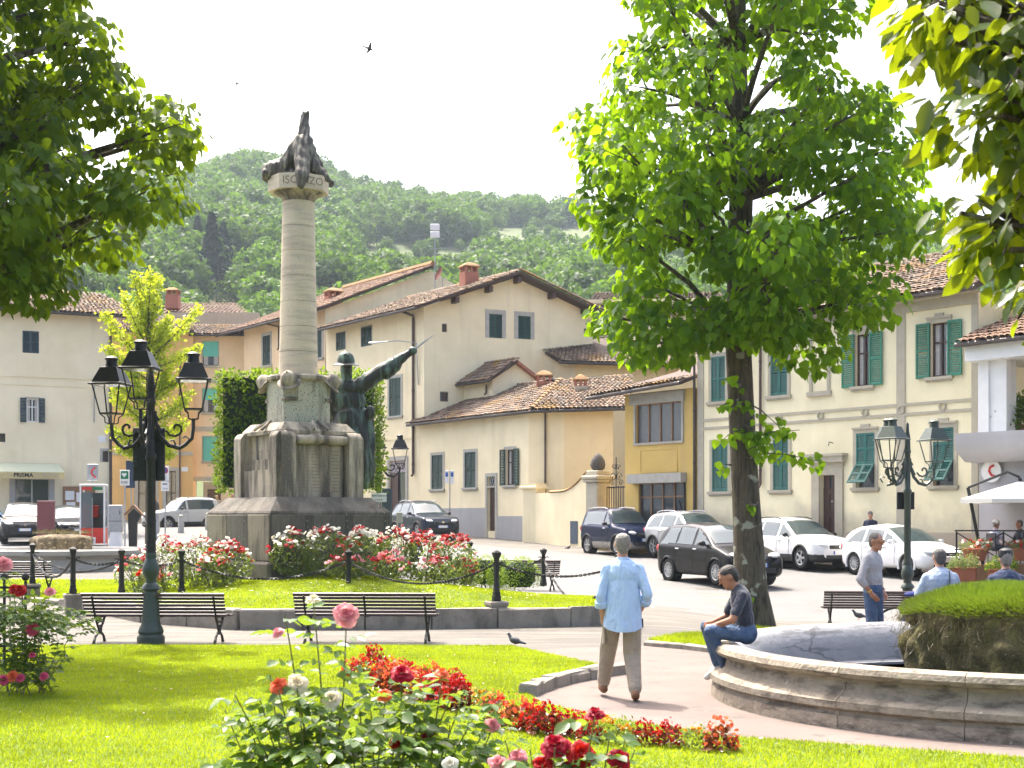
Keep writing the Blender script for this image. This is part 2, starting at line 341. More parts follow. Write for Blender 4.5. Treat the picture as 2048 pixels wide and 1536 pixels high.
# strip of kerbside pavement along the houses on the right, a real step
VD = Vector((-.607, .795)); VN = Vector((-.795, -.607)); VP = Vector((11.58, 46))
def vline(s, d): p = VP+VD*s+VN*d; return (p.x, p.y)
def kerbed(name, pts_out, pts_in, h, m, label=None):
    """raised pavement strip between an outer kerb line and an inner wall line"""
    mb = MB(); n = len(pts_out)
    for i in range(n-1):
        o0, o1, i0, i1 = pts_out[i], pts_out[i+1], pts_in[i], pts_in[i+1]
        q = [(*o0, zg(*o0)-.1), (*o1, zg(*o1)-.1), (*i1, zg(*i1)-.1), (*i0, zg(*i0)-.1)]
        if h is not None: t = [(p[0], p[1], zg(p[0], p[1])+h) for p in q]
        mb.hexa(q+t)
    return mb.build(name, m, None, smooth=0, kind='structure')
kerbed('pavement', [vline(s, 1.15) for s in np.linspace(-9, 9.5, 9)], [vline(s, -.3) for s in np.linspace(-9, 9.5, 9)], .12, M['pave'])
# pink path round the fountain
FX, FY, FR = 5.5, 14.9, 3.4
pk = [gpt(1060, 1300), gpt(1330, 1288), gpt(1420, 1290)]+[(6, 20.3), (10, 19.8), (14, 17), (14, 9), (6, 9.6), (3.9, 10.6), (1.6, 11.6), (.4, 13), (-.1, 14.3), (-.1, 15.4), (.2, 16.6), (1.0, 17.7), (.6, 19.2)]
sheet('pink_path', pk, .004, M['pink'], kind='structure')
# ------------------------------------------------------------------ lawns
M['turf'] = mat('turf', (.1, .155, .01), .95, (.07, .115, .008), scale=5, bump=.6, bscale=70)
lawn_poly = [(-16, 20.85), (-3, 20.85), (0, 20.85), (.62, 19.3), (1.18, 18.0), (1.38, 17.4), (.95, 16.9), (.5, 16.3), (.22, 15.6), (.17, 15.1), (.28, 14.4), (.82, 13.3), (1.82, 12.14), (3.97, 11.03), (8, 10.1), (14, 9.5), (14, 2), (-16, 2)]
def zlawn(x, y): return .03+.05*sst(20.8, 19.5, y) if y > 19.5 else .08*1.0
sheet('lawn', lawn_poly, 0, M['turf'], fz=lambda x, y: zg(x, y)+.03, kind='structure')
# mound round the monument, held by a kerb
MC = Vector((-4.73, 31.5)); MA = math.radians(37.6); E1 = Vector((math.cos(MA), math.sin(MA))); E2 = Vector((-math.sin(MA), math.cos(MA)))
mound = [(-10.6, 30.9), (-8.6, 28.6), (-6.6, 25.6), (-4.6, 24.15), (-2.5, 24.25), (-.27, 24.7), (1.0, 25.05), (2.1, 25.4), (1.75, 29), (.9, 33.4), (-.9, 37.2), (-4, 39.5), (-8, 39), (-10.6, 35)]
def in_poly(p, poly):
    x, y = p; c = False; n = len(poly)
    for i in range(n):
        x1, y1 = poly[i]; x2, y2 = poly[i-1]
        if (y1 > y) != (y2 > y) and x < (x2-x1)*(y-y1)/(y2-y1)+x1: c = not c
    return c
def edge_dist(p, poly):
    d = 1e9; p = Vector(p)
    for i in range(len(poly)):
        a = Vector(poly[i-1]); b = Vector(poly[i]); t = max(0, min(1, (p-a).dot(b-a)/(b-a).length_squared)); d = min(d, (a+(b-a)*t-p).length)
    return d
def zmound(x, y):
    d = edge_dist((x, y), mound) if in_poly((x, y), mound) else 0
    return .30*(1-.9*sst(28, 34, y))*sst(-12, -5, x)+zg(x, y)+.38*sst(0, 5.5, d)+.02
sheet('mound_lawn', mound, 0, M['turf'], step=.8, fz=zmound, kind='structure')
# verge under the big tree
def zv(x, y): return zg(x, y)+.03+.1*max(0, 1-((x-4.6)**2+(y-25.6)**2)/5)
verge = [gpt(1295, 1283), gpt(1360, 1267), gpt(1430, 1258), (4.2, 26.3), (5.4, 26.6), (6.6, 25.6), (7.0, 24.2), (6.2, 21.7), (5.0, 20.6), (3.4, 20.4), (2.5, 21.2)]
sheet('verge_lawn', verge, 0, M['turf'], step=.5, fz=zv, kind='structure')
lv = [(-16, 33.6), (-11.2, 31.6), (-8.9, 32.4), (-8.4, 34.2), (-10, 36.5), (-16, 37)]
sheet('left_lawn', lv, .03, M['turf'], kind='structure')
# grass blades
M['grass'] = leafmat('grass_blade', (.08, .165, .006), (.23, .28, .01), (.46, .55, .01), tw=.48, rough=.5, spec=.25)
def grass(name, poly, fz, n, h, wdt, label, bbox=None, seed=1, dens=None):
    rs = np.random.RandomState(seed); xs = [p[0] for p in poly]; ys = [p[1] for p in poly]
    bb = bbox or (min(xs), max(xs), min(ys), max(ys)); P = []
    cand = np.stack([rs.uniform(bb[0], bb[1], n), rs.uniform(bb[2], bb[3], n)], 1)
    px_ = np.array(poly); inside = np.zeros(n, bool); x, y = cand[:, 0], cand[:, 1]
    for i in range(len(px_)):
        x1, y1 = px_[i]; x2, y2 = px_[i-1]
        cond = ((y1 > y) != (y2 > y)) & (x < (x2-x1)*(y-y1)/((y2-y1) if y2 != y1 else 1e-9)+x1); inside ^= cond
    vis = np.abs(x) < .375*y+.8
    if dens is not None: vis &= rs.rand(n) < dens(x, y)
    cand = cand[inside & vis]; k = len(cand)
    # heights from a coarse lookup
    gx = np.linspace(bb[0], bb[1], 60); gy = np.linspace(bb[2], bb[3], 60)
    Z = np.array([[fz(a, b) for a in gx] for b in gy])
    fx = (cand[:, 0]-bb[0])/(bb[1]-bb[0])*59; fy = (cand[:, 1]-bb[2])/(bb[3]-bb[2])*59; ix = np.clip(fx.astype(int), 0, 58); iy = np.clip(fy.astype(int), 0, 58); ax = fx-ix; ay = fy-iy
    z = (Z[iy, ix]*(1-ax)+Z[iy, ix+1]*ax)*(1-ay)+(Z[iy+1, ix]*(1-ax)+Z[iy+1, ix+1]*ax)*ay
    pos = np.stack([cand[:, 0], cand[:, 1], z-.005], 1); tip = np.stack([rs.normal(0, .45, k), rs.normal(0, .45, k), np.ones(k)], 1)
    nor = np.stack([rs.normal(size=k), rs.normal(size=k), np.full(k, .1)], 1); sz = h*rs.uniform(.5, 1.25, k)
    wd = wdt/h
    V, Fc, idx = scatter([(-wd/2, 0, 0), (wd/2, 0, 0), (.0, 1, .25)], [(0, 1, 2)], pos, tip, nor, sz)
    nz = np.sin(cand[:, 0]*1.7+np.sin(cand[:, 1]*1.1)*2)*.5+np.sin(cand[:, 1]*2.3+cand[:, 0]*.6)*.5
    n2 = np.sin(cand[:, 0]*5.1+3*np.sin(cand[:, 1]*3.3))*np.sin(cand[:, 1]*6.7+2*np.sin(cand[:, 0]*2.9)); t = np.clip(.5+.25*nz+.22*n2+rs.normal(0, .2, k), 0, 1)
    return new_obj(name, np_mesh(name, V, Fc, M['grass'], t[idx]), None, kind='stuff', label=label, category='grass')
zl = lambda x, y: zg(x, y)+.03
grass('grass', lawn_poly, zl, 720000, .036, .0085, 'short bright green grass on the front lawn', bbox=(-8.2, 4.6, 8.3, 20.85), seed=1)
grass('grass', mound, zmound, 260000, .045, .012, 'short bright grass on the mound round the monument', seed=2, bbox=(-10.6, 2.1, 24.15, 35))
grass('grass', verge, zv, 60000, .07, .013, 'grass on the verge under the big tree', seed=3)
grass('grass', lv, zl, 25000, .07, .02, 'grass strip by the far left bench', seed=4, bbox=(-16, -8.4, 31.6, 37))
# kerb stones
M['kerb'] = mat('kerb_stone', (.3, .27, .22), .95, (.2, .18, .145), scale=3, bump=1.2, bscale=9, streak=(.1, .09, .075), streak_amt=.7, sscale=(3, 3, 1.2), sth=(.5, .68))
def kerb_run(pts, label, h, wdt, seg, topz=None, parent_name='kerb', rough_=False):
    t = thing(parent_name, label, 'kerb', (pts[0][0], pts[0][1], 0)); L = [Vector(p) for p in pts]; ac = 0; k = 0
    for a, b in zip(L, L[1:]):
        d = b-a; n = max(1, round(d.length/seg)); ang = math.atan2(d.y, d.x)
        for i in range(n):
            c = a+d*((i+.5)/n); z = zg(c.x, c.y); hh = (topz(c.x, c.y)-z if topz else h)+RN.uniform(-.012, .012)
            mb = MB(); mb.box((0, 0, 0), (d.length/n-.008, wdt*RN.uniform(.95, 1.05), hh+.1), bev=.022); mb.v = [(x+RN.uniform(-.012, .012), y+RN.uniform(-.014, .014), z+RN.uniform(-.012, .012)) for x, y, z in mb.v]
            o = mb.build('kerb_stone', M['kerb'], t, smooth=0); o.location = (c.x-pts[0][0], c.y-pts[0][1], z+hh/2-.05); o.rotation_euler = (RN.uniform(-.02, .02), 0, ang+RN.uniform(-.012, .012))
    return t
kerb_run([(-10.6, 30.9), (-8.6, 28.6), (-6.6, 25.6), (-4.6, 24.1), (-2.5, 24.2), (-.27, 24.62), (1.0, 25.0), (2.14, 25.35), (1.8, 29), (.95, 33.4)], 'weathered grey kerb wall round the monument lawn', .34, .22, 1.15, topz=lambda x, y: zmound(x, y)+.03)
kp = [(1.40, 17.42), (.98, 16.95), (.52, 16.32), (.23, 15.6), (.16, 15.05)]
kerb_run([(kp[0][0]*(1-t)+kp[-1][0]*t-.16*math.sin(PI*t)*1.2, kp[0][1]*(1-t)+kp[-1][1]*t) for t in np.linspace(0, 1, 7)], 'rough curved stone edging of the front lawn by the walking man', .13, .2, .45)
kerb_run([gpt(1290, 1290), gpt(1370, 1297), gpt(1440, 1305), (3.6, 20.1), (5.2, 20.4)], 'low stone edging of the verge under the big tree', .07, .15, .8)

rs = np.random.RandomState(19); n = 700; q = np.stack([rs.uniform(-7.5, 4, n), rs.uniform(9, 20.6, n)], 1); q = np.array([p for p in q if in_poly(p, lawn_poly) and abs(p[0]) < .37*p[1]]); n = len(q); pos = np.stack([q[:, 0], q[:, 1], np.full(n, .065)], 1)
M['litter'] = tintmat('fallen_bits', [(.5, .48, .4), (.3, .2, .08), (.12, .08, .04), (.6, .55, .3)], bump=0)
V, Fc, ix = scatter([(-.3, 0, 0), (.3, 0, .05), (.25, .8, 0), (-.3, .9, .05)], [(0, 1, 2, 3)], pos, rdir(n, rs)*np.array([1, 1, .2]), np.array([[0, 0, 1.]])+.5*rdir(n, rs), .022*rs.uniform(.5, 1.6, n)); new_obj('fallen_bits', np_mesh('fallen_bits', V, Fc, M['litter'], rs.rand(n)[ix]), None, kind='stuff', label='daisies, petals and dry leaf bits scattered in the front lawn', category='litter')
# ------------------------------------------------------------------ building kit
class Fac:
    """vertical facade plane: p point, u direction along it (left to right in view), outward normal n"""
    def __init__(s, p, u):
        s.p = Vector(p[:2]); s.u = Vector(u).normalized(); s.n = Vector((s.u.y, -s.u.x))
        if s.n.dot(-s.p) < 0: s.n = -s.n
    def uz(s, px, py):
        k = (px-CX)/F     # X = k*Y
        # p.x + u.x t = k (p.y + u.y t)
        t = (k*s.p.y-s.p.x)/(s.u.x-k*s.u.y); Y = s.p.y+s.u.y*t
        return t, CH+(HZ-py)/F*Y
    def U(s, px): return s.uz(px, 0)[0]
    def pt(s, u, z, d=0): q = s.p+s.u*u+s.n*d; return (q.x, q.y, z)
    def rect(s, x0, x1, y0, y1):      # photo rectangle -> u0,u1,z0,z1
        a, zt = s.uz(x0, y0); b, zb = s.uz(x1, y1); m, z1 = s.uz((x0+x1)/2, y0); m, z0 = s.uz((x0+x1)/2, y1); return a, b, z0, z1
    def box(s, mb, u0, u1, z0, z1, d0, d1, mi=0):
        return mb.hexa([s.pt(u0, z0, d1), s.pt(u1, z0, d1), s.pt(u1, z0, d0), s.pt(u0, z0, d0), s.pt(u0, z1, d1), s.pt(u1, z1, d1), s.pt(u1, z1, d0), s.pt(u0, z1, d0)], mi)
def wall(par, f, u0, u1, z0, z1, holes, m, top=None, name='wall', reveal=.22):
    """facade skin with real openings and their reveals; top = list of (u,z) for a gable outline above z1"""
    mb = MB(); us = sorted({u0, u1, *[h[0] for h in holes], *[h[1] for h in holes]}); zs = sorted({z0, z1, *[h[2] for h in holes], *[h[3] for h in holes]})
    us = [u for u in us if u0 <= u <= u1]; zs = [z for z in zs if z0 <= z <= z1]
    for a, b in zip(us, us[1:]):
        for c, d in zip(zs, zs[1:]):
            mu, mz = (a+b)/2, (c+d)/2
            if any(h[0] < mu < h[1] and h[2] < mz < h[3] for h in holes): continue
            mb.add([f.pt(a, c), f.pt(b, c), f.pt(b, d), f.pt(a, d)], [(0, 1, 2, 3)])
    for h in holes:
        a, b, c, d = h[:4]; r = -reveal
        for p, q in (((a, c), (a, d)), ((b, d), (b, c)), ((a, d), (b, d)), ((b, c), (a, c))):
            mb.add([f.pt(p[0], p[1]), f.pt(q[0], q[1]), f.pt(q[0], q[1], r), f.pt(p[0], p[1], r)], [(0, 1, 2, 3)])
    if top: mb.add([f.pt(u, z) for u, z in [(u0, z1)]+[(u1, z1)]+top], [tuple(range(len(top)+2))])
    return mb.build(name, m, par, smooth=0)
def shutter_mb(w_, h_, fn, n=None):
    """louvred leaf, local a across, b up, c out"""
    mb = MB(); st = .055
    def bx(a0, a1, b0, b1, c0, c1, sh=0):
        mb.hexa([fn(a0, b0, c1+sh), fn(a1, b0, c1+sh), fn(a1, b0, c0+sh), fn(a0, b0, c0+sh), fn(a0, b1, c1), fn(a1, b1, c1), fn(a1, b1, c0), fn(a0, b1, c0)])
    bx(0, st, 0, h_, 0, .045); bx(w_-st, w_, 0, h_, 0, .045)
    for b0 in ((0, .08), (h_/2-.035, h_/2+.035), (h_-.07, h_)): bx(st, w_-st, b0[0], b0[1], 0, .042)
    n = n or max(6, int(h_/.075))
    for i in range(n):
        b0 = .08+(h_-.15)*i/n
        if abs(b0+.03-h_/2) < .05: continue
        bx(st, w_-st, b0, b0+.05, .004, .014, .026)
    return mb
def window(par, f, r, style='closed', sm='shut', fr=.13, frm='stone', sill=True, curtain=True, lintel=0, cross=True, name='window', shw=None, blind=.6):
    u0, u1, z0, z1 = r; mb = MB(); W = u1-u0; H = z1-z0
    if fr > 0:
        f.box(mb, u0-fr, u0, z0, z1, .002, .03); f.box(mb, u1, u1+fr, z0, z1, .002, .03); f.box(mb, u0-fr, u1+fr, z1, z1+fr, .002, .03)
        if lintel: f.box(mb, u0-fr*1.1, u1+fr*1.1, z1+fr, z1+fr+.06, .002, .08); f.box(mb, u0+W*.25, u1-W*.25, z1+fr+.06, z1+fr+.16, .002, .05)
    else: f.box(mb, u0+.001, u1-.001, z1-.03, z1-.001, -.2, -.02)
    wn = mb.build(name, M[frm], par, smooth=0)
    if sill:
        sb = MB(); f.box(sb, u0-fr-.06, u1+fr+.06, z0-.1, z0-.002, .002, .11); f.box(sb, u0-fr-.02, u1+fr+.02, z0-.16, z0-.1, .002, .06); sb.build('sill', M['stone' if frm == 'stone' else 'greytrim'], wn, smooth=0)
    # glazing
    gb = MB(); f.box(gb, u0, u1, z0, z1, -.17, -.15); gb.build('pane', M['pane'], wn, smooth=0)
    if style in ('open', 'glass', 'roller'):
        fb = MB(); t = .055; c = M['wood' if sm != 'shut4' else 'white']
        for a, b in ((u0, u0+t), (u1-t, u1), ((u0+u1)/2-t/2, (u0+u1)/2+t/2)): f.box(fb, a, b, z0, z1, -.148, -.1)
        for a in (z0, z1-t, z0+H*.62): f.box(fb, u0+t, (u0+u1)/2-t/2, a, a+t, -.148, -.11); f.box(fb, (u0+u1)/2+t/2, u1-t, a, a+t, -.148, -.11)
        fb.build('window_frame', c, wn, smooth=0)
        if curtain:
            cb = MB(); n = 8
            for s0, s1 in ((u0+t, u0+W*.32), (u1-W*.3, u1-t)):
                P = []
                for i in range(n+1):
                    a = s0+(s1-s0)*i/n; d = -.149+.0*i; P += [f.pt(a, z0+.02, -.1485+.0005*(i % 2)), f.pt(a, z1-.02, -.1485+.0005*(i % 2))]
                cb.add(P, [(2*i, 2*i+2, 2*i+3, 2*i+1) for i in range(n)])
            cb.build('curtain', M['curtain'], wn, smooth=0)
    if style == 'closed':
        hw = W/2-.006
        for k in (0, 1):
            o = u0+.003+k*(W/2)
            shutter_mb(hw, H-.01, lambda a, b, c, o=o: f.pt(o+a, z0+.005+b, c-.03)).build('shutter', M[sm], wn, smooth=0)
    elif style == 'open':
        sw = shw or W/2
        for k in (0, 1):
            o = u0-sw-.01 if k == 0 else u1+.01
            shutter_mb(sw, H+.04, lambda a, b, c, o=o: f.pt(o+a, z0-.02+b, c+.045)).build('shutter', M[sm], wn, smooth=0)
    elif style == 'tilt':
        hw = W/2-.006; hh = H*.42; an = math.radians(38)
        for k in (0, 1):
            o = u0+.003+k*(W/2)
            shutter_mb(hw, H-hh-.01, lambda a, b, c, o=o: f.pt(o+a, z0+hh+b, c-.01)).build('shutter', M[sm], wn, smooth=0)
            shutter_mb(hw, hh*1.02, lambda a, b, c, o=o: f.pt(o+a, z0+hh-math.cos(an)*(hh*1.02-b)+math.sin(an)*c, math.sin(an)*(hh*1.02-b)+math.cos(an)*c+.02)).build('shutter', M[sm], wn, smooth=0)
    elif style == 'roller':
        rb = MB(); n = 12; zb = z1-H*blind
        for i in range(n):
            a = zb+(z1-zb)*i/n; f.box(rb, u0+.02, u1-.02, a+.006, a+(z1-zb)/n, -.09, -.06)
        rb.build('roller_blind', M['roller'], wn, smooth=0)
    return wn
TV, TF = [], []
for j, (yy, rr, zz) in enumerate(((-.23, .105, .03), (.22, .085, .0))):
    for k in range(6): a = PI*k/5; TV.append((math.cos(a)*rr, yy, math.sin(a)*rr*.75+zz))
TF = [(k+1, k, 6+k, 7+k) for k in range(5)]
def roof(par, A, B, C, D, name='roof', tm='tile', gutter=True, thick=.14, ridge=False, seed=0, verge=(0, 0), soff='rooftop', step=(.205, .34)):
    """tiled slope: A,B eave left and right, C,D upper edge right and left"""
    A, B, C, D = (Vector(p) for p in (A, B, C, D)); u = (B-A).normalized(); nrm = (B-A).cross(D-A if (D-A).length > .1 else C-A).normalized()
    if nrm.z < 0: nrm = -nrm
    v = nrm.cross(u)
    if v.z < 0: v = -v
    mb = MB(); dn = Vector((0, 0, -thick))
    mb.hexa([A+dn, B+dn, C+dn, D+dn, A, B, C, D] if nrm.dot((B-A).cross(C-A)) > 0 else [D+dn, C+dn, B+dn, A+dn, D, C, B, A])
    ro = mb.build(name, M[soff], par, smooth=0)
    poly = [((p-A).dot(u), (p-A).dot(v)) for p in (A, B, C, D)]
    xs = [p[0] for p in poly]; ys = [p[1] for p in poly]; P = []; rs = np.random.RandomState(seed+3)
    y = .12; row = 0
    while y < max(ys):
        x = min(xs)+.1+rs.uniform(-.02, .02)
        while x < max(xs):
            if in_poly((x, y), poly): P.append((x, y))
            x += step[0]
        y += step[1]; row += 1
    P = np.array(P); n = len(P); uu = np.array(u); v3 = np.array(v); nn = np.array(nrm)
    pos = np.array(A)+P[:, :1]*uu+P[:, 1:]*v3+nn*rs.uniform(.005, .025, (n, 1))+uu*rs.normal(0, .008, (n, 1))+v3*rs.normal(0, .012, (n, 1))
    V, Fc, idx = scatter(TV, TF, pos, v3+uu*rs.normal(0, .05, (n, 1)), nn+uu*rs.normal(0, .06, (n, 1)), np.ones(n))
    t = np.clip(rs.rand(n)*.8+.2*np.sin(P[:, 0]*.9+seed)*np.sin(P[:, 1]*1.3), 0, 1)
    new_obj('roof_tiles', np_mesh('roof_tiles', V, Fc, M[tm], t[idx], smooth=True), ro, kind='stuff')
    # channel tiles between: a ribbed underlay is read as dark valleys
    if gutter:
        g = MB(); off = -v*.08; off.z = -.08
        g.tube([A+off-u*.05, B+off+u*.05], .075, n=8); g.build('gutter', M['gutter'], ro)
    if ridge:
        rb = []; d = (C-D); k = int(d.length/.36)
        if k > 1:
            pos = np.array([D+d*((i+.5)/k)+Vector((0, 0, .05)) for i in range(k)]); V, Fc, idx = scatter([(a*1.25, b, c*1.2) for a, b, c in TV], TF, pos, np.tile(np.array(d), (k, 1)), np.tile(np.array((0, 0, 1.)), (k, 1)), np.ones(k))
            new_obj('ridge_tiles', np_mesh('ridge_tiles', V, Fc, M[tm], rs.rand(k)[idx], smooth=True), ro, kind='stuff')
    return ro
def downpipe(par, f, px, y0, y1, kick=None, r=.05, m='pipe', d=.09):
    u, z1 = f.uz(px, y0); _, z0 = f.uz(px, y1); mb = MB(); P = []
    if kick: P += [f.pt(u+kick, z1+.35, .55), f.pt(u+kick, z1+.2, .5), f.pt(u, z1-.1, d)]
    P += [f.pt(u, z1-.25, d), f.pt(u, z0+.12, d), f.pt(u+.02, z0, d+.1)]
    mb.tube(P, r, n=8); 
    for z in np.arange(z0+.6, z1-.4, 1.9): mb.lathe([(r*1.25, -.03), (r*1.25, .03)], n=8, c=f.pt(u, z, d))
    return mb.build('downpipe', M[m], par)
def chimney(par, c, w_, h_, m='brick', cap='tile', pots=4, rz=0):
    mb = MB(); mb.box((c[0], c[1], c[2]+h_/2), (w_, w_, h_), rz, bev=.015); ch = mb.build('chimney', M[m], par, smooth=0)
    mb = MB()
    for k in range(4):
        a = rz+PI/4+k*PI/2; mb.box((c[0]+math.cos(a)*w_*.55, c[1]+math.sin(a)*w_*.55, c[2]+h_+.13), (.12, .12, .26), rz)
        mb.box((c[0]+math.cos(a+PI/4)*w_*.42, c[1]+math.sin(a+PI/4)*w_*.42, c[2]+h_+.13), (.1, .1, .26), rz)
    mb.build('chimney_vent', M['brick'], ch, smooth=0)
    mb = MB(); h2 = c[2]+h_+.26; mb.lathe([(w_*.82, h2), (w_*.82, h2+.06), (w_*.6, h2+.16), (w_*.36, h2+.25), (.05, h2+.3)], n=4, c=(c[0], c[1], 0), a0=rz+PI/4)
    mb.build('chimney_cap', M['lichen'], ch, smooth=0)
    return ch
M['lichen'] = mat('lichen_tile', (.36, .22, .08), .95, (.22, .12, .07), scale=9, bump=.5)
def solid(par, f, u0, u1, depth, z0, z1, m, name='wall_core'):
    """side and back walls behind a facade"""
    mb = MB(); a, b = f.pt(u0, 0)[:2], f.pt(u1, 0)[:2]; c, d = f.pt(u1, 0, -depth)[:2], f.pt(u0, 0, -depth)[:2]
    for p, q in ((b, c), (c, d), (d, a)): mb.add([(*p, z0), (*q, z0), (*q, z1), (*p, z1)], [(0, 1, 2, 3)])
    mb.add([(*a, z1-.02), (*b, z1-.02), (*c, z1-.02), (*d, z1-.02)], [(0, 1, 2, 3)])
    return mb.build(name, m, par, smooth=0)
def text(body, size, m, par, loc, u, n, name='lettering', ext=.003, align='CENTER', shear=0, bold=0):
    cu = bpy.data.curves.new(name, 'FONT'); cu.body = body; cu.size = size; cu.align_x = align; cu.align_y = 'CENTER'; cu.extrude = ext; cu.shear = shear; cu.offset = bold; cu.resolution_u = 3
    cu.materials.append(M[m]); o = new_obj(name, cu, par); u = Vector((u[0], u[1], u[2] if len(u) > 2 else 0)).normalized(); n = Vector((n[0], n[1], n[2] if len(n) > 2 else 0)).normalized()
    R_ = Matrix((u, n.cross(u), n)).transposed().to_4x4(); R_.translation = Vector(loc)
    o.matrix_world = (Matrix.Identity(4) if par is None else par.matrix_basis.inverted()) @ R_
    return o
# ------------------------------------------------------------------ villa on the right, green shutters
v = thing('villa', 'cream two-storey villa with green louvred shutters behind the white cars', 'house', (11.58, 46, 0)); v.location = (0, 0, 0)
fv = Fac((11.58, 46), (.607, -.795))
UL, UR = fv.U(1396), fv.U(1957)
wins = [((1423, 1451, 713, 803), 'closed', 'shut3'), ((1542, 1575, 694, 791), 'closed', 'shut3'), ((1711, 1741, 668, 772), 'open', 'shut2'), ((1862, 1897, 645, 753), 'open', 'shut2'),
        ((1425, 1456, 886, 983), 'closed', 'shut3'), ((1547, 1577, 878, 980), 'closed', 'shut3'), ((1713, 1750, 866, 975), 'tilt', 'shut3'), ((1867, 1908, 855, 971), 'tilt', 'shut3')]
rects = [fv.rect(*w_[0]) for w_ in wins]; door = fv.rect(1640, 1672, 950, 1075)
wall(v, fv, UL, UR, -.4, 8.72, rects+[door], M['cream2'])
solid(v, fv, UL, UR, 9, -.4, 8.72, M['cream2'])
for (a, st, sm), r in zip(wins, rects): window(v, fv, r, st, sm, lintel=1 if st in ('open', 'tilt') else 0, shw=.5 if st == 'open' else None)
mb = MB(); fv.box(mb, door[0], door[1], door[2]-.3, door[3]-.42, -.25, -.18)
for k in range(2):
    for j in range(3): fv.box(mb, door[0]+.06+k*(door[1]-door[0])/2, door[0]-.06+(k+1)*(door[1]-door[0])/2, door[2]+.1+j*.75, door[2]+.68+j*.75, -.18, -.155)
d_ = mb.build('door', M['wood'], v, smooth=0); mb = MB(); fv.box(mb, door[0], door[1], door[3]-.42, door[3], -.22, -.2); mb.build('transom_pane', M['pane'], d_, smooth=0)
mb = MB(); mb.ell(fv.pt((door[0]+door[1])/2+.08, door[2]+1.2, -.13), (.035, .035, .035)); mb.build('door_knob', M['steel'], d_)
mb = MB(); a, b, z0, z1 = door
fv.box(mb, a-.32, a, z0-.3, z1, .002, .07); fv.box(mb, b, b+.32, z0-.3, z1, .002, .07); fv.box(mb, a-.32, b+.32, z1, z1+.28, .002, .07); fv.box(mb, a-.36, b+.36, z1+.28, z1+.42, .002, .1); fv.box(mb, a-.44, b+.44, z1+.42, z1+.62, .002, .24); fv.box(mb, a-.5, b+.5, z1+.62, z1+.7, .002, .3)
mb.build('door_surround', M['stone'], v, smooth=0)
# string course: two mouldings with rings between, a vertical strip, corner strips, plinth, cornice
mb = MB(); zA, zB = fv.uz(1740, 818)[1], fv.uz(1740, 828)[1]
us0, us1 = fv.U(1794), fv.U(1811); uc0, uc1 = fv.U(1944), UR
for z in (zA, zB-.14): fv.box(mb, UL+.3, us0, z, z+.09, .002, .04); fv.box(mb, us1, uc0, z, z+.09, .002, .04)
mb.build('string_course', M['stone'], v, smooth=0)
for px in (1560, 1642, 1731, 1804, 1886):
    u = fv.U(px); c = Vector(fv.pt(u, (zA+zB)/2-.02, .042)); P = [c+Vector((fv.u.x, fv.u.y, 0))*(.11*math.cos(t))+Vector((0, 0, .12*math.sin(t))) for t in np.linspace(0, 2*PI, 15)[:-1]]
    mb = MB(); mb.tube(P, .03, n=6, closed=True); mb.build('string_ring', M['stone'], v)
mb = MB(); fv.box(mb, us0, us1, .9, 8.4, .002, .035); mb.build('pilaster_strip', M['stone'], v, smooth=0)
mb = MB(); fv.box(mb, uc0, uc1, .9, 8.4, .002, .035); mb.build('pilaster_strip', M['stone'], v, smooth=0)
mb = MB(); fv.box(mb, UL, UL+.3, .9, 8.4, .002, .035); mb.build('pilaster_strip', M['stone'], v, smooth=0)
mb = MB(); fv.box(mb, UL, door[0]-.33, -.3, fv.uz(1740, 1064)[1], .002, .05); fv.box(mb, door[1]+.33, UR, -.3, fv.uz(1740, 1064)[1], .002, .05); mb.build('plinth', M['brownw'], v, smooth=0)
mb = MB(); fv.box(mb, UL, UR, 8.4, 8.72, .002, .09); fv.box(mb, UL, UR, 8.72, 8.8, -.05, .38); mb.build('cornice', M['stone'], v, smooth=0)
r = fv.rect(1625, 1655, 610, 783); mb = MB(); fr = .12
fv.box(mb, r[0]-fr, r[0], r[2], r[3], .002, .04); fv.box(mb, r[1], r[1]+fr, r[2], r[3], .002, .04); fv.box(mb, r[0]-fr-.06, r[1]+fr+.06, r[2]-.16, r[2], .002, .1); fv.box(mb, r[0]-fr, r[1]+fr, r[3], r[3]+fr, .002, .04)
mb.build('blind_window', M['stone'], v, smooth=0)
E = lambda u, d, z: Vector(fv.pt(u, z, d))
roof(v, E(UL-.2, .55, 8.86), E(UR+.25, .55, 8.86), E(UR+.25, -5, 11.1), E(UL-.2, -5, 11.1), ridge=True, seed=1)
downpipe(v, fv, 1524, 640, 975); downpipe(v, fv, 1392, 665, 1062, m='gutter')
mb = MB(); mb.tube([fv.pt(door[0]+.6, z1+1.05, .05), fv.pt(door[0]+.6, z1+1.08, .25), fv.pt(door[0]+.6, z1+.95, .28)], .015, n=6); mb.build('door_lamp_bracket', M['iron'], v)
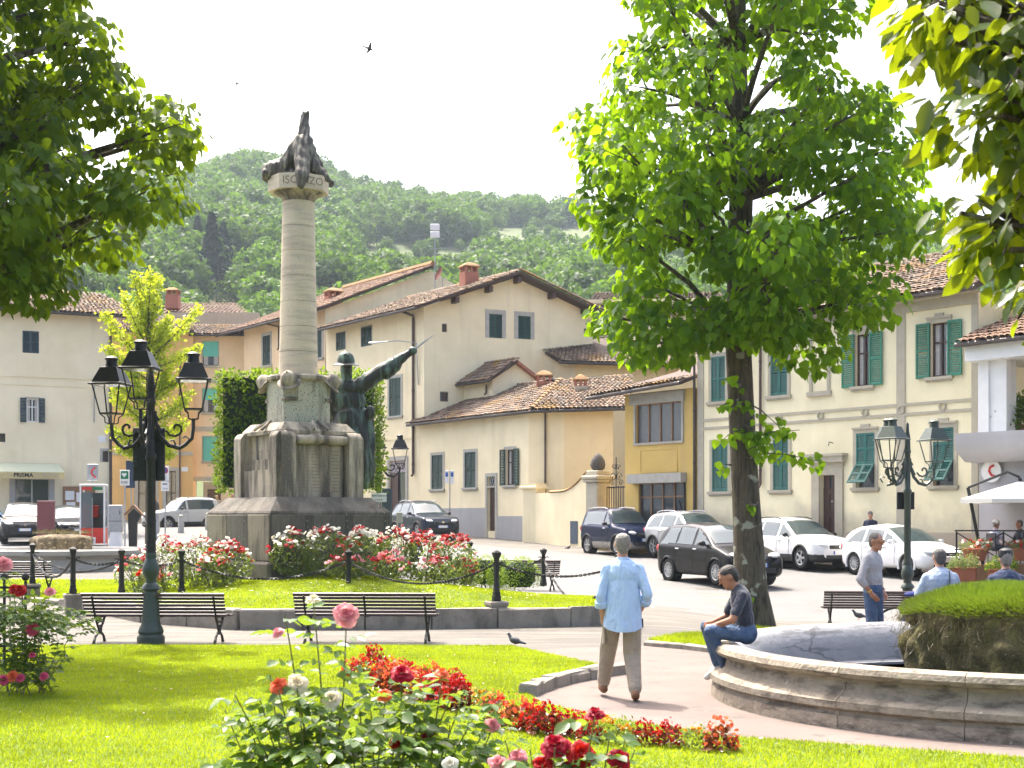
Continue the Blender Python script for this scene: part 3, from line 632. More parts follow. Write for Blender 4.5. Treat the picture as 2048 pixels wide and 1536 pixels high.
# ------------------------------------------------------------------ ochre narrow house
h2 = thing('shop_house', 'narrow ochre house with wide upper window and glazed shop door', 'house')
U0, U1 = fv.U(1250), fv.U(1389); rw = fv.rect(1272, 1364, 806, 884); rd = fv.rect(1277, 1369, 966, 1064)
wall(h2, fv, U0, U1, -.2, 6.75, [rw, rd], M['ochre']); solid(h2, fv, U0, U1, 6, -.2, 6.75, M['ochre'])
def glazed(par, f, r, cols, rows, m, name='window', d=-.15, t=.06, blind=None):
    u0, u1, z0, z1 = r; mb = MB()
    cu = np.linspace(u0, u1, cols+1)
    for a in cu: f.box(mb, max(u0, a-t/2), min(u1, a+t/2), z0, z1, d, d+.07)
    for z in [z0+(z1-z0)*k for k in rows]:
        for a, b in zip(cu, cu[1:]): f.box(mb, a+t/2, b-t/2, max(z0, z-t/2), min(z1, z+t/2), d, d+.06)
    w_ = mb.build(name, M[m], par, smooth=0)
    for a, b in zip(cu, cu[1:]):
        g = MB(); f.box(g, a+t/2, b-t/2, z0, z1, d+.005, d+.02); g.build('pane', M[blind or 'pane'], w_, smooth=0)
    return w_
glazed(h2, fv, rw, 4, (0, .03, 1), 'wood2', blind='greyblind') if 'greyblind' in M else None
M['greyblind'] = mat('grey_blind', (.16, .17, .17), .25, (.13, .14, .14), scale=5)
glazed(h2, fv, rw, 4, (0, 1), 'wood2', blind='greyblind'); glazed(h2, fv, rd, 4, (0, .72, 1), 'wood2', name='shop_front')
mb = MB(); a, b, z0, z1 = rw; fv.box(mb, a-.1, a, z0, z1, .002, .05); fv.box(mb, b, b+.1, z0, z1, .002, .05); fv.box(mb, a-.1, b+.1, z0-.08, z0, .002, .07); fv.box(mb, a-.3, b+.14, z1, z1+.4, .002, .09); mb.build('window_surround', M['greytrim'], h2, smooth=0)
mb = MB(); a, b, z0, z1 = rd; fv.box(mb, a-.34, b+.12, z1, z1+.36, .002, .32); mb.build('shop_canopy', M['greytrim'], h2, smooth=0)
mb = MB(); r = fv.rect(1280, 1355, 897, 945); t = .05
fv.box(mb, r[0], r[1], r[2], r[2]+t, .002, .02); fv.box(mb, r[0], r[1], r[3]-t, r[3], .002, .02); fv.box(mb, r[0], r[0]+t, r[2]+t, r[3]-t, .002, .02); fv.box(mb, r[1]-t, r[1], r[2]+t, r[3]-t, .002, .02); mb.build('panel_moulding', M['ochre'], h2, smooth=0)
roof(h2, E(U0-1.3, .75, 6.72), E(U1+.05, .75, 6.95), E(U1+.05, -4.0, 8.6), E(U0-1.0, -4.0, 7.9), seed=2, ridge=True)
mb = MB(); fv.box(mb, U1-.5, U1-.44, 2.0, 3.3, .02, .08); mb.tube([fv.pt(U1-.47, 3.35, .05), fv.pt(U1-.47, 2.0, .05), fv.pt(U1-.75, 2.6, .05)], .03, n=5); mb.build('flag_bracket', M['iron'], h2)
# ------------------------------------------------------------------ annex (low hipped house)
ax = thing('annex_house', 'low cream house with dark green shutters and hipped tile roof in the centre', 'house')
fa = Fac((.75, 64.4), (.54, -.84)); fb = Fac((.75, 64.4), (3.7, -1.5))
ZE = 6.75; uL = fa.U(840)
wa = [((864, 886, 910, 978), 'closed', 'shut'), ((930, 952, 904, 975), 'closed', 'shut'), ((1012, 1029, 899, 970), 'open', 'shut')]
ra = [fa.rect(*w_[0]) for w_ in wa]; da = fa.rect(975, 991, 975, 1062); dt = fa.rect(975, 991, 953, 972)
wall(ax, fa, uL, 0, .3, ZE, ra+[da, dt], M['cream3']); uBR = fb.U(1226); uy = fb.U(1128)
wall(ax, fb, 0, uy, .3, ZE, [], M['cream3']); wall(ax, fb, uy, uBR, .3, ZE, [], M['yellow'])
for (a, st, sm), r in zip(wa, ra): window(ax, fa, r, st, sm, frm='greytrim', fr=.14, shw=.42 if st == 'open' else None)
mb = MB(); fa.box(mb, da[0], da[1], da[2]-.4, da[3], -.2, -.15); mb.build('door', M['wood'], ax, smooth=0)
mb = MB(); fa.box(mb, dt[0], dt[1], dt[2], dt[3], -.2, -.17)
tw = MB(); W_ = dt[1]-dt[0]; H_ = dt[3]-dt[2]
for i in range(4):
    for s_ in (0, 1): tw.tube([fa.pt(dt[0]+W_*(i+s_)/4, dt[2], -.12), fa.pt(dt[0]+W_*(i+1-s_)/4, dt[3], -.12)], .012, n=4)
tp = mb.build('transom_pane', M['pane'], ax, smooth=0); tw.build('lattice', M['white'], tp)
mb = MB(); fr = .16; fa.box(mb, da[0]-fr, da[0], da[2]-.4, dt[3], .002, .04); fa.box(mb, da[1], da[1]+fr, da[2]-.4, dt[3], .002, .04); fa.box(mb, da[0]-fr, da[1]+fr, dt[3], dt[3]+fr, .002, .04); fa.box(mb, da[0], da[1], da[3], dt[2], -.1, .02); mb.build('door_surround', M['greytrim'], ax, smooth=0)
zp = fa.uz(1000, 1028)[1]
mb = MB(); fa.box(mb, uL, da[0]-fr, .2, zp+.3, .002, .04); fa.box(mb, da[1]+fr, -.0, .2, zp-.1, .002, .04); mb.build('plinth', M['grey'], ax, smooth=0)
A_ = Vector(fa.pt(uL-.3, ZE+.05, .5)); Bc = Vector((.75, 64.4, ZE+.05))+Vector((.15, -.75, 0)); Cc = Vector(fb.pt(uBR+.9, ZE+.05, .5)); ap = at(1120, 762, 69); rg = ap+Vector((-.54*8, .84*8, .05))
roof(ax, A_, Bc, ap, rg, seed=3, ridge=True); roof(ax, Bc, Cc, ap+Vector((3.6, -.2, -.9)), ap, seed=4, ridge=True)
hp = [Bc+(ap-Bc)*t+Vector((0, 0, .08)) for t in np.linspace(0.03, .97, 12)]; V_, F_, ix = scatter([(a*1.25, b*1.2, c*1.2) for a, b, c in TV], TF, np.array(hp), np.tile(np.array(ap-Bc), (12, 1)), np.tile(np.array((0, 0, 1.)), (12, 1)), np.ones(12))
new_obj('hip_tiles', np_mesh('hip_tiles', V_, F_, M['lichen']), ax, kind='stuff')
downpipe(ax, fb, 1092, 815, 988); 
chimney(ax, at(1088, 770, 69.5)+Vector((0, 0, -1.0)), .75, 1.15, pots=3); chimney(ax, at(1161, 790, 66.5)+Vector((0, 0, -1.1)), .6, 1.5, m='brownw')
# boundary wall with sloping coping, gate pillar, gate
fw = Fac((.75, 63.9), (3.2, -6.2)); pw = thing('boundary_wall', 'yellow boundary wall with curved tiled coping beside the iron gate', 'wall')
p0 = at(1068, 985, 63.2); p1 = at(1180, 975, 58.6); mb = MB(); n = 14
d2 = Vector((p1.x-p0.x, p1.y-p0.y)); nr = Vector((d2.y, -d2.x)).normalized()*.18
def wz(t): return p0.z-.05+.75*max(0, (t-.55)/.45)**2 if t > .55 else p0.z-.05
for i in range(n):
    a, b = i/n, (i+1)/n; pa = Vector((p0.x, p0.y))+d2*a; pb = Vector((p0.x, p0.y))+d2*b
    mb.hexa([(*(pa+nr), .2), (*(pb+nr), .2), (*(pb-nr), .2), (*(pa-nr), .2), (*(pa+nr), wz(a)), (*(pb+nr), wz(b)), (*(pb-nr), wz(b)), (*(pa-nr), wz(a))])
mb.build('wall', M['cream3'], pw, smooth=0); mb = MB()
for i in range(5, n): a, b = i/n, (i+1)/n; pa = Vector((p0.x, p0.y))+d2*a; pb = Vector((p0.x, p0.y))+d2*b; mb.tube([(*pa, wz(a)+.05), (*pb, wz(b)+.05)], .2, n=6, sq=(.4, 1.2))
mb.build('coping', M['lichen'], pw)
mb = MB(); mb.box((p0.x, p0.y, 1.7), (.75, .75, 3.1), .9, bev=.03); mb.box((p0.x, p0.y, 3.3), (.95, .95, .14), .9, bev=.03); mb.box((p0.x, p0.y, 3.43), (.8, .8, .12), .9); mb.build('end_pier', M['cream3'], pw, smooth=0)
mb = MB(); q = Vector((p0.x, p0.y))+d2*.8+nr*1.05; mb.box((q.x, q.y, 1.35), (.6, .06, .95), math.atan2(d2.y, d2.x)); mb.build('meter_cabinet', mat('blue_cabinet', (.06, .09, .13), .5), pw, smooth=0)
gp = thing('gate_pillar', 'stone gate pillar topped with a carved pine cone', 'pillar'); c = at(1196, 1085, 57.6); mb = MB()
zb = zg(c.x, c.y)-.2; zt = at(1196, 965, 57.6).z; mb.box((c.x, c.y, (zb+zt)/2), (.72, .72, zt-zb), .65, bev=.03); mb.build('shaft', M['stone'], gp, smooth=0)
mb = MB(); mb.box((c.x, c.y, zt+.06), (.9, .9, .12), .65, bev=.03); mb.box((c.x, c.y, zt+.2), (1.0, 1.0, .16), .65, bev=.04); mb.box((c.x, c.y, zt+.38), (.7, .7, .2), .65, bev=.03); mb.build('cap', M['stone'], gp, smooth=0)
mb = MB(); mb.lathe([(.18, 0), (.26, .08), (.3, .22), (.27, .42), (.17, .6), (.05, .7), (0, .72)], n=14, c=(c.x, c.y, zt+.48), wob=lambda a, z: 1+.09*math.sin(a*7+z*22)); mb.build('pine_cone', mat('dark_stone', (.11, .1, .09), .95, bump=.6), gp)
ga = thing('iron_gate', 'wrought iron gate with scrolled crest between pillar and ochre house', 'gate'); g0 = at(1214, 1080, 57.2); g1 = at(1251, 1075, 56.2); zt = at(1232, 972, 56.7).z; d = (g1-g0); d.z = 0
for k in range(9):
    mb = MB(); p = g0+d*(k/8); mb.tube([(p.x, p.y, .6), (p.x, p.y, zt)], .018, n=5); mb.build('bar', M['iron'], ga)
mb = MB()
for z in (.8, 1.6, zt-.05): mb.tube([(g0.x, g0.y, z), (g1.x, g1.y, z)], .03, n=5)
mb.build('rail', M['iron'], ga); mb = MB()
dn = d.normalized(); md = g0+d*.5
for k in (-1, 1):
    for cx_, cz, rr in ((.18, .35, .2), (.3, .12, .14), (.12, .75, .14)):
        o = md+dn*(cx_*k); mb.tube([(o.x+dn.x*math.cos(t)*rr*(1-t/9)*k, o.y+dn.y*math.cos(t)*rr*(1-t/9)*k, zt+cz+math.sin(t)*rr*(1-t/9)) for t in np.linspace(0, 7.5, 26)], .018, n=4)
mb.tube([(md.x, md.y, zt), (md.x, md.y, zt+1.15)], .02, n=5); mb.build('crest', M['iron'], ga)
# ------------------------------------------------------------------ gabled house
gh = thing('gabled_house', 'tall cream house with wide gable and two small green-shuttered windows', 'house')
fg = Fac((-4.49, 72.6), (.9, .437)); fl = Fac((-4.49, 72.6), (.58, -.815)); LG = 9.83
wg = [((978, 1004, 628, 676), 'closed', 'shut'), ((1036, 1061, 632, 678), 'closed', 'shut')]; rg_ = [fg.rect(*w_[0]) for w_ in wg]; sm_ = [fg.rect(884, 894, 647, 664), fg.rect(880, 897, 783, 803), fg.rect(1168, 1185, 657, 672)]
wall(gh, fg, 0, LG, .5, 12.75, rg_+sm_, M['cream3'], top=[(LG, 13.05), (5.17, 14.62)])
for (a, st, sm), r in zip(wg, rg_): window(gh, fg, r, st, sm, frm='greytrim', fr=.22, sill=False)
for r in sm_: window(gh, fg, r, 'glass', frm='greytrim', fr=0, sill=False, curtain=False)
u650 = fl.U(652)
wl = [((673, 691, 665, 700), 'closed', 'shut'), ((723, 744, 653, 692), 'closed', 'shut'), ((779, 802, 756, 832), 'closed', 'shut'), ((700, 722, 768, 842), 'closed', 'shut')]
rl = [fl.rect(*w_[0]) for w_ in wl]; dl = fl.rect(779, 812, 921, 1030)
wall(gh, fl, u650, 0, .5, 12.75, rl+[dl], M['cream3'])
for i, ((a, st, sm), r) in enumerate(zip(wl, rl)): window(gh, fl, r, st, sm, frm='greytrim', fr=.16 if i > 1 else .04, sill=i > 1)
mb = MB(); fl.box(mb, dl[0], dl[1], dl[2]-.5, dl[3]-.65, -.2, -.15); sd = mb.build('shop_door', M['pane'], gh, smooth=0)
mb = MB(); fl.box(mb, dl[0], dl[0]+(dl[1]-dl[0])*.45, dl[2]-.5, dl[3]-.65, -.14, -.06); mb.build('door_leaf', M['wood'], sd, smooth=0)
mb = MB(); fl.box(mb, dl[0], dl[1], dl[3]-.62, dl[3], -.18, -.1); sg = mb.build('shop_sign', mat('pale_sign', (.42, .37, .4), .6), gh, smooth=0)
text('CASA', .5, 'wood', sg, fl.pt((dl[0]+dl[1])/2+.1, dl[3]-.32, -.09), fl.u, fl.n)
mb = MB(); fr = .22; fl.box(mb, dl[0]-fr, dl[0], dl[2]-.5, dl[3], .002, .05); fl.box(mb, dl[1], dl[1]+fr, dl[2]-.5, dl[3], .002, .05); fl.box(mb, dl[0]-fr, dl[1]+fr, dl[3], dl[3]+fr, .002, .05); mb.build('door_surround', M['greytrim'], gh, smooth=0)
mb = MB(); fl.box(mb, u650, 0, fl.uz(760, 1040)[1]-.6, fl.uz(760, 1040)[1]-.45, .002, .03); fl.box(mb, u650, 0, 6.1, 6.2, .002, .03); mb.build('string_course', M['cream3'], gh, smooth=0)
downpipe(gh, fl, 829, 628, 952, kick=-.6, r=.07)
ov = Vector((fl.n.x, fl.n.y))*.75; pk_ = Vector(fg.pt(5.17, 14.85)); og = Vector((fg.n.x, fg.n.y, 0))*.7
eR = Vector((fg.p.x, fg.p.y, 12.62))+Vector((fl.n.x, fl.n.y, 0))*.75+og; ba = Vector((-fl.u.x, -fl.u.y, 0))
eL = eR+ba*(abs(u650)+.8); kR = pk_+og; kL = kR+ba*(abs(u650)+.8)
roof(gh, eL, eR, kR, kL, seed=5, ridge=True)
rR = Vector(fg.pt(LG+.6, 12.95))+og; roof(gh, kR, rR, rR+ba*9, kR+ba*9, gutter=False, seed=6) if False else None
mb = MB(); e2 = Vector(fg.pt(LG+.5, 13.0))+og; mb.hexa([kR+Vector((0, 0, -.16)), e2+Vector((0, 0, -.16)), e2+ba*9+Vector((0, 0, -.16)), kR+ba*9+Vector((0, 0, -.16)), kR, e2, e2+ba*9, kR+ba*9]); mb.build('roof', M['rooftop'], gh, smooth=0)
V_, F_, ix = scatter(TV, TF, np.array([kR+(e2-kR)*t+Vector((0, 0, .06)) for t in np.linspace(.02, .98, 20)]), np.tile(np.array(kR-e2), (20, 1)), np.tile(np.array((0, 0, 1.)), (20, 1)), np.ones(20)*1.1); new_obj('verge_tiles', np_mesh('verge_tiles', V_, F_, M['tile'], NR.rand(20)[ix]), gh, kind='stuff')
for t in (1.6, 3.5, 5.17, 7.2, 9.2):
    mb = MB(); zt = (12.75+(14.62-12.75)*t/5.17 if t <= 5.17 else 14.62-(14.62-13.05)*(t-5.17)/(LG-5.17)); fg.box(mb, t-.11, t+.11, zt-.32, zt-.02, .002, .6); mb.build('rafter_end', M['wood'], gh, smooth=0)
chimney(gh, at(938, 575, 76.5)+Vector((0, 0, -.8)), .8, 1.6, rz=.45)
# small gabled dormer block
db = thing('small_gabled_block', 'small cream gabled block wedged between tall gabled house and annex roof', 'house')
fd = Fac((-.98, 71.5), (.9, .437)); fe = Fac((-.98, 71.5), (.58, -.815))
wall(db, fd, 0, 2.55, 6.5, 8.95, [], M['cream3'], top=[(1.27, 9.8)]); wall(db, fe, -4.2, 0, 6.5, 8.95, [], M['cream3'])
o1 = Vector((fe.n.x, fe.n.y, 0))*.35; o2 = Vector((fd.n.x, fd.n.y, 0))*.3; b2 = Vector((-fe.u.x, -fe.u.y, 0)); c0 = Vector((-.98, 71.5, 8.9))+o1+o2; pk2 = Vector(fd.pt(1.27, 9.95))+o2; c3 = Vector(fd.pt(2.8, 8.95))+o2
roof(db, c0+b2*4.4, c0, pk2, pk2+b2*4.4, seed=7, ridge=True); mb = MB(); mb.hexa([pk2-Vector((0, 0, .15)), c3-Vector((0, 0, .15)), c3+b2*4-Vector((0, 0, .15)), pk2+b2*4-Vector((0, 0, .15)), pk2, c3, c3+b2*4, pk2+b2*4]); mb.build('roof', M['brick'], db, smooth=0)
downpipe(db, fe, 975, 760, 790, r=.05)
# yellow extension behind, long roof to the right
ye = thing('rear_extension', 'pale yellow rear house with long mossy roof right of the gable', 'house')
fy = Fac(at(1150, 900, 74).xy, (1, -.02)); e0 = at(1155, 718, 73.4); e1 = at(1300, 738, 73); t1 = at(1300, 690, 79); t0 = at(1062, 685, 76.5)
wall(ye, fy, -.2, 8, 2, e0.z-.1, [fy.rect(1183, 1208, 762, 790)], M['yellow']); window(ye, fy, fy.rect(1183, 1208, 762, 790), 'glass', frm='greytrim', fr=.02, sill=False)
roof(ye, at(1120, 722, 73.5), at(1420, 732, 73), at(1390, 655, 80), at(1066, 688, 77), seed=8, ridge=True)
fz_ = Fac(at(1062, 690, 76.2).xy, (at(1150, 0, 73.8)-at(1062, 0, 76.2)).xy); wall(ye, fz_, 0, (at(1150, 0, 73.8)-at(1062, 0, 76.2)).xy.length, 6, at(1150, 722, 73.8).z, [], M['cream3'], top=[(0, at(1062, 690, 76.2).z)])
bk = thing('rear_house', 'plain cream house wall seen behind the big linden tree', 'house'); fk = Fac(at(1190, 700, 84).xy, (1, -.1)); wall(bk, fk, -.5, 9, 2, at(1190, 545, 84).z-1.6, [], M['cream3']); q = at(1190, 600, 84)
roof(bk, at(1175, 612, 83.5), at(1460, 618, 82.5), at(1440, 585, 90), at(1190, 585, 90), seed=18)
# ------------------------------------------------------------------ house behind with long red roof
h5 = thing('long_roofed_house', 'cream house with long red-tiled slope behind the stone column', 'house')
f5 = Fac((-10.85, 82.5), (.9, .437)); l5 = Fac((-10.85, 82.5), (.58, -.815)); u5 = l5.U(488)
wall(h5, f5, 0, 8.5, 6, 14.1, [f5.rect(825, 838, 566, 586)], M['cream3'], top=[(8.5, 16.0), (6.65, 16.85)]); window(h5, f5, f5.rect(825, 838, 566, 586), 'glass', frm='greytrim', fr=0, sill=False, curtain=False)
r5 = [l5.rect(526, 541, 671, 731), l5.rect(631, 644, 660, 716)]
wall(h5, l5, u5, 0, .8, 14.1, r5, M['peach'])
for r in r5: window(h5, l5, r, 'closed', 'shut', frm='greytrim', fr=.2)
o5 = Vector((l5.n.x, l5.n.y, 0))*.8+Vector((f5.n.x, f5.n.y, 0))*.4; b5 = Vector((-l5.u.x, -l5.u.y, 0)); c5 = Vector((-10.85, 82.5, 13.95))+o5; k5 = Vector(f5.pt(6.65, 17.1))+Vector((f5.n.x, f5.n.y, 0))*.4
roof(h5, c5+b5*(abs(u5)+2.6), c5, k5, k5+b5*(abs(u5)+2.6), tm='tile2', seed=9, ridge=True)
downpipe(h5, l5, 560, 650, 700, kick=-1.2); chimney(h5, at(666, 597, 87)+Vector((0, 0, -.9)), .9, 1.0, rz=.45)
mb = MB(); c5b = k5+Vector((0, 0, .1)); mb.tube([c5b, c5b+b5*11], .2, n=6); mb.build('mossy_ridge', M['lichen'], h5)
# ------------------------------------------------------------------ peach house with roller blinds and orange house
ph = thing('peach_house', 'peach four-storey house with turquoise roller blinds', 'house'); fp = Fac(at(385, 1000, 93).xy, (1, .02)); UP = fp.U(496); ztp = at(440, 672, 93).z
rp = [fp.rect(405, 437, 683, 731), fp.rect(405, 437, 777, 825), fp.rect(405, 438, 873, 922)]; rdp = fp.rect(392, 442, 962, 1056)
wall(ph, fp, 0, UP, .8, ztp, rp+[rdp], M['peach'])
for r, bl in zip(rp, (.62, .48, 1)): window(ph, fp, r, 'roller', 'shut', frm='stone', fr=.04, sill=True, blind=bl)
mb = MB(); fp.box(mb, rdp[0], rdp[1], rdp[2]-.5, rdp[3], -2.5, -2.4); mb.build('porch_back', M['grey'], ph, smooth=0); mb = MB(); fp.box(mb, rdp[0]+.3, rdp[0]+1.3, rdp[2]-.5, rdp[3]-.5, -2.39, -2.3); mb.build('door', M['wood'], ph, smooth=0)
mb = MB()
for y in (762, 858, 958): z = fp.uz(440, y)[1]; fp.box(mb, 0, UP, z-.15, z+.15, .002, .05)
mb.build('string_course', M['stone'], ph, smooth=0)
P_ = lambda px, py, Y: at(px, py, Y)
roof(ph, P_(380, 668, 92.4), P_(500, 668, 92.4), P_(500, 650, 96), P_(380, 650, 96), tm='tile', seed=10)
mb = MB(); z1 = at(400, 625, 97).z; fq = Fac(at(395, 0, 97).xy, (1, 0)); fq.box(mb, -2, 4.2, ztp-1, z1, -.2, 0); mb.build('parapet', M['brownw'], ph, smooth=0)
roof(ph, P_(325, 640, 99), P_(520, 640, 99), P_(470, 612, 106), P_(330, 607, 106), tm='tile2', seed=11, gutter=False, step=(.3, .5)); chimney(ph, at(346, 610, 102)+Vector((0, 0, -.3)), .9, 1.0)
oh = thing('orange_house', 'orange house with ground-floor shops behind the silver off-roader', 'house'); fo = Fac(at(222, 1000, 92).xy, (1, .06)); UO = fo.U(386); zto = at(300, 660, 93).z
ro_ = [fo.rect(332, 352, 942, 1060), fo.rect(276, 310, 955, 1040)]; wall(oh, fo, -1, UO, .8, zto, ro_, M['orange'])
for r in ro_: window(oh, fo, r, 'glass', frm='stone', fr=.25, sill=False, curtain=False)
mb = MB(); z = fo.uz(300, 907)[1]; fo.box(mb, -1, UO, z-.12, z+.12, .002, .08); mb.build('string_course', M['stone'], oh, smooth=0)
roof(oh, at(215, 660, 91), at(390, 662, 92), at(385, 632, 98), at(225, 630, 98), tm='tile2', seed=12); downpipe(oh, fo, 360, 700, 1050, m='pipe')
mb = MB(); fo.box(mb, *fo.rect(363, 376, 934, 943), .01, .04); mb.build('street_plaque', M['white'], oh, smooth=0)
# ------------------------------------------------------------------ left house with the photo shop
lh = thing('shop_corner_house', 'cream three-storey house with photo shop awning at far left', 'house'); fh = Fac(at(222, 1000, 70).xy, (2.14, 1)); u0 = fh.U(-30); zt = fh.uz(111, 628)[1]
rs_ = [fh.rect(45, 78, 662, 706), fh.rect(53, 77, 797, 844), fh.rect(205, 217, 902, 924), fh.rect(-8, 11, 866, 884), fh.rect(30, 98, 958, 1062)]
wall(lh, fh, u0, 0, .6, zt, rs_, M['cream']); solid(lh, fh, u0, 0, 8, .6, zt, M['cream'])
window(lh, fh, rs_[0], 'closed', 'shut4', fr=0, sill=False); window(lh, fh, rs_[1], 'open', 'shut4', fr=.06, sill=False, frm='greytrim', shw=.28)
window(lh, fh, rs_[2], 'glass', fr=.12, frm='greytrim', sill=False, curtain=False); window(lh, fh, rs_[3], 'glass', fr=0, sill=False, curtain=False, frm='greytrim')
glazed(lh, fh, rs_[4], 2, (0, 1), 'steel', name='shop_window'); mb = MB(); a, b, z0, z1 = rs_[4]; fh.box(mb, a-.25, a, z0, z1, .002, .08); fh.box(mb, b, b+.25, z0, z1, .002, .08); mb.build('shop_pier', M['grey'], lh, smooth=0)
mb = MB(); z = fh.uz(100, 756)[1]; fh.box(mb, u0, 0, z, z+.12, .002, .05); z = fh.uz(100, 762)[1]-.25; fh.box(mb, u0, 0, z, z+.05, .002, .03); mb.build('string_course', M['cream'], lh, smooth=0)
H_ = lambda u, d, z: Vector(fh.pt(u, z, d)); roof(lh, H_(u0, .6, zt+.05), H_(1.5, .6, zt+.05), H_(.3, -5, zt+1.9), H_(u0, -5, zt+1.9), seed=13); downpipe(lh, fh, 221, 645, 1060, r=.07)
M['awn'] = mat('awning_canvas', (.62, .62, .42), .9, (.56, .56, .38), scale=3); M['gold'] = mat('valance', (.72, .58, .27), .8); M['black2'] = mat('black_letter', (.02, .02, .02), .6)
a, zt_ = fh.uz(-30, 925); b, zb_ = fh.uz(122, 943); mb = MB(); za = fh.uz(60, 927)[1]; zb = fh.uz(60, 945)[1]
P = [fh.pt(a, za, .05), fh.pt(b-.1, za, .05), fh.pt(b, zb, 1.2), fh.pt(a, zb, 1.2)]; mb.add(P+[(p[0], p[1], p[2]-.04) for p in P], [(0, 3, 2, 1), (4, 5, 6, 7), (1, 2, 6, 5), (2, 3, 7, 6)]); aw = mb.build('awning', M['awn'], lh, smooth=0)
mb = MB(); fh.box(mb, a, b, zb-.32, zb-.02, 1.19, 1.21); va = mb.build('valance', M['gold'], aw, smooth=0)
text('PRISMA', .27, 'black2', va, fh.pt(fh.U(41), zb-.17, 1.22), fh.u, fh.n, bold=.008); text('FOTO', .27, 'stone', va, fh.pt(fh.U(95), zb-.17, 1.22), fh.u, fh.n, bold=.004)
for px in (9, 70):
    u = fh.U(px); mb = MB(); mb.tube([fh.pt(u-.25, zb-.17, 1.22), fh.pt(u, zb-.09, 1.22), fh.pt(u+.25, zb-.17, 1.22), fh.pt(u, zb-.25, 1.22)], .012, n=4, closed=True); mb.build('diamond_mark', M['stone'], va)
mb = MB(); fh.box(mb, *fh.rect(196, 211, 872, 884), .005, .03); mb.build('wall_plaque', M['white'], lh, smooth=0)
mb = MB(); fh.box(mb, *fh.rect(126, 190, 973, 1060), .005, .1); nb = mb.build('notice_board', M['wood2'], lh, smooth=0)
for i, r in enumerate(((130, 148, 982, 1000), (152, 160, 985, 1004), (132, 150, 1004, 1020), (163, 170, 995, 1005))): mb = MB(); fh.box(mb, *fh.rect(*r), .1, .105); mb.build('notice_sheet', M['white'], nb, smooth=0)
# ------------------------------------------------------------------ grey building with balcony at right edge
gb_ = thing('balcony_building', 'grey building with curved balcony and white loggia at the right edge', 'house'); fr_ = Fac((12.9, 43.1), (.607, -.795))
q0 = fr_.U(1958); q1 = q0+8; z_b0, z_b1 = fr_.uz(1990, 925)[1], fr_.uz(1990, 868)[1]; zs0, zs1 = fr_.uz(1990, 720)[1], fr_.uz(1990, 690)[1]
wall(gb_, fr_, q0, q1, -.3, z_b0+.3, [], M['greywall']); mb = MB(); fr_.box(mb, q0, q1, z_b0, zs0, -2.6, -2.5); mb.build('loggia_back', M['ochre'], gb_, smooth=0)
mb = MB(); fr_.box(mb, q0, q0+.35, z_b0+.2, zs0, -.5, .05); fr_.box(mb, q0+.35, q0+.9, z_b0+.2, zs0, -.52, -.02); mb.build('loggia_pier', M['white'], gb_, smooth=0)
mb = MB(); fr_.box(mb, q0-.25, q1, zs0, zs1, -2.6, .35); mb.build('loggia_beam', M['white'], gb_, smooth=0)
mb = MB(); prof = [(-.02, z_b0), (.55, z_b0+.02), (.95, z_b0+.3), (1.05, z_b0+.6), (1.05, z_b1), (.9, z_b1), (.9, z_b1-.1), (-.02, z_b1-.1)]
n = len(prof); mb.add([fr_.pt(u, z, d) for u in (q0-.1, q1) for d, z in prof], [tuple(range(n)), tuple(range(n, 2*n))[::-1]]+[(i, n+i, n+(i+1) % n, (i+1) % n) for i in range(n)]); mb.build('balcony', M['greywall'], gb_, smooth=50)
G_ = lambda u, d, z: Vector(fr_.pt(u, z, d)); roof(gb_, G_(q0-.35, .5, zs1+.12), G_(q1, .5, zs1+.12), G_(q1, -1.6, zs1+.95), G_(q0-.2, -1.6, zs1+.95), tm='tile2', seed=14)
mb = MB(); fr_.box(mb, q0+.1, q1, zs1, 10.5, -4, -1.7); mb.build('upper_wall', M['cream2'], gb_, smooth=0)
mb = MB(); z0, z1 = fr_.uz(1985, 640)[1], fr_.uz(1985, 603)[1]
for k in range(9): fr_.box(mb, q0+.4+k*.16, q0+.42+k*.16, z0, z1, -1.5, -1.47)
fr_.box(mb, q0+.3, q0+1.9, z1, z1+.04, -1.51, -1.46); fr_.box(mb, q0+.3, q0+1.9, z0-.03, z0, -1.51, -1.46); mb.build('railing', M['iron'], gb_, smooth=0)
mb = MB(); c = fr_.pt(q0+.5, fr_.uz(1974, 943)[1], .1); nn_ = Vector((fr_.n.x, fr_.n.y, 0)); R_ = nn_.to_track_quat('Z', 'Y').to_matrix(); mb.lathe([(.33, 0), (.33, .04)], n=24, c=c, M=R_); ps = mb.build('phone_disc_sign', M['white'], gb_)
mb = MB(); cc = Vector(c)+nn_*.05; uu = Vector((fr_.u.x, fr_.u.y, 0)); mb.tube([cc+uu*(.1)+Vector((0, 0, .17)), cc+uu*-.02+Vector((0, 0, .12)), cc+uu*-.06+Vector((0, 0, 0)), cc+uu*.02+Vector((0, 0, -.12)), cc+uu*.13+Vector((0, 0, -.14))], .035, n=5); mb.build('handset_mark', mat('sign_red2', (.6, .03, .02), .5), ps)
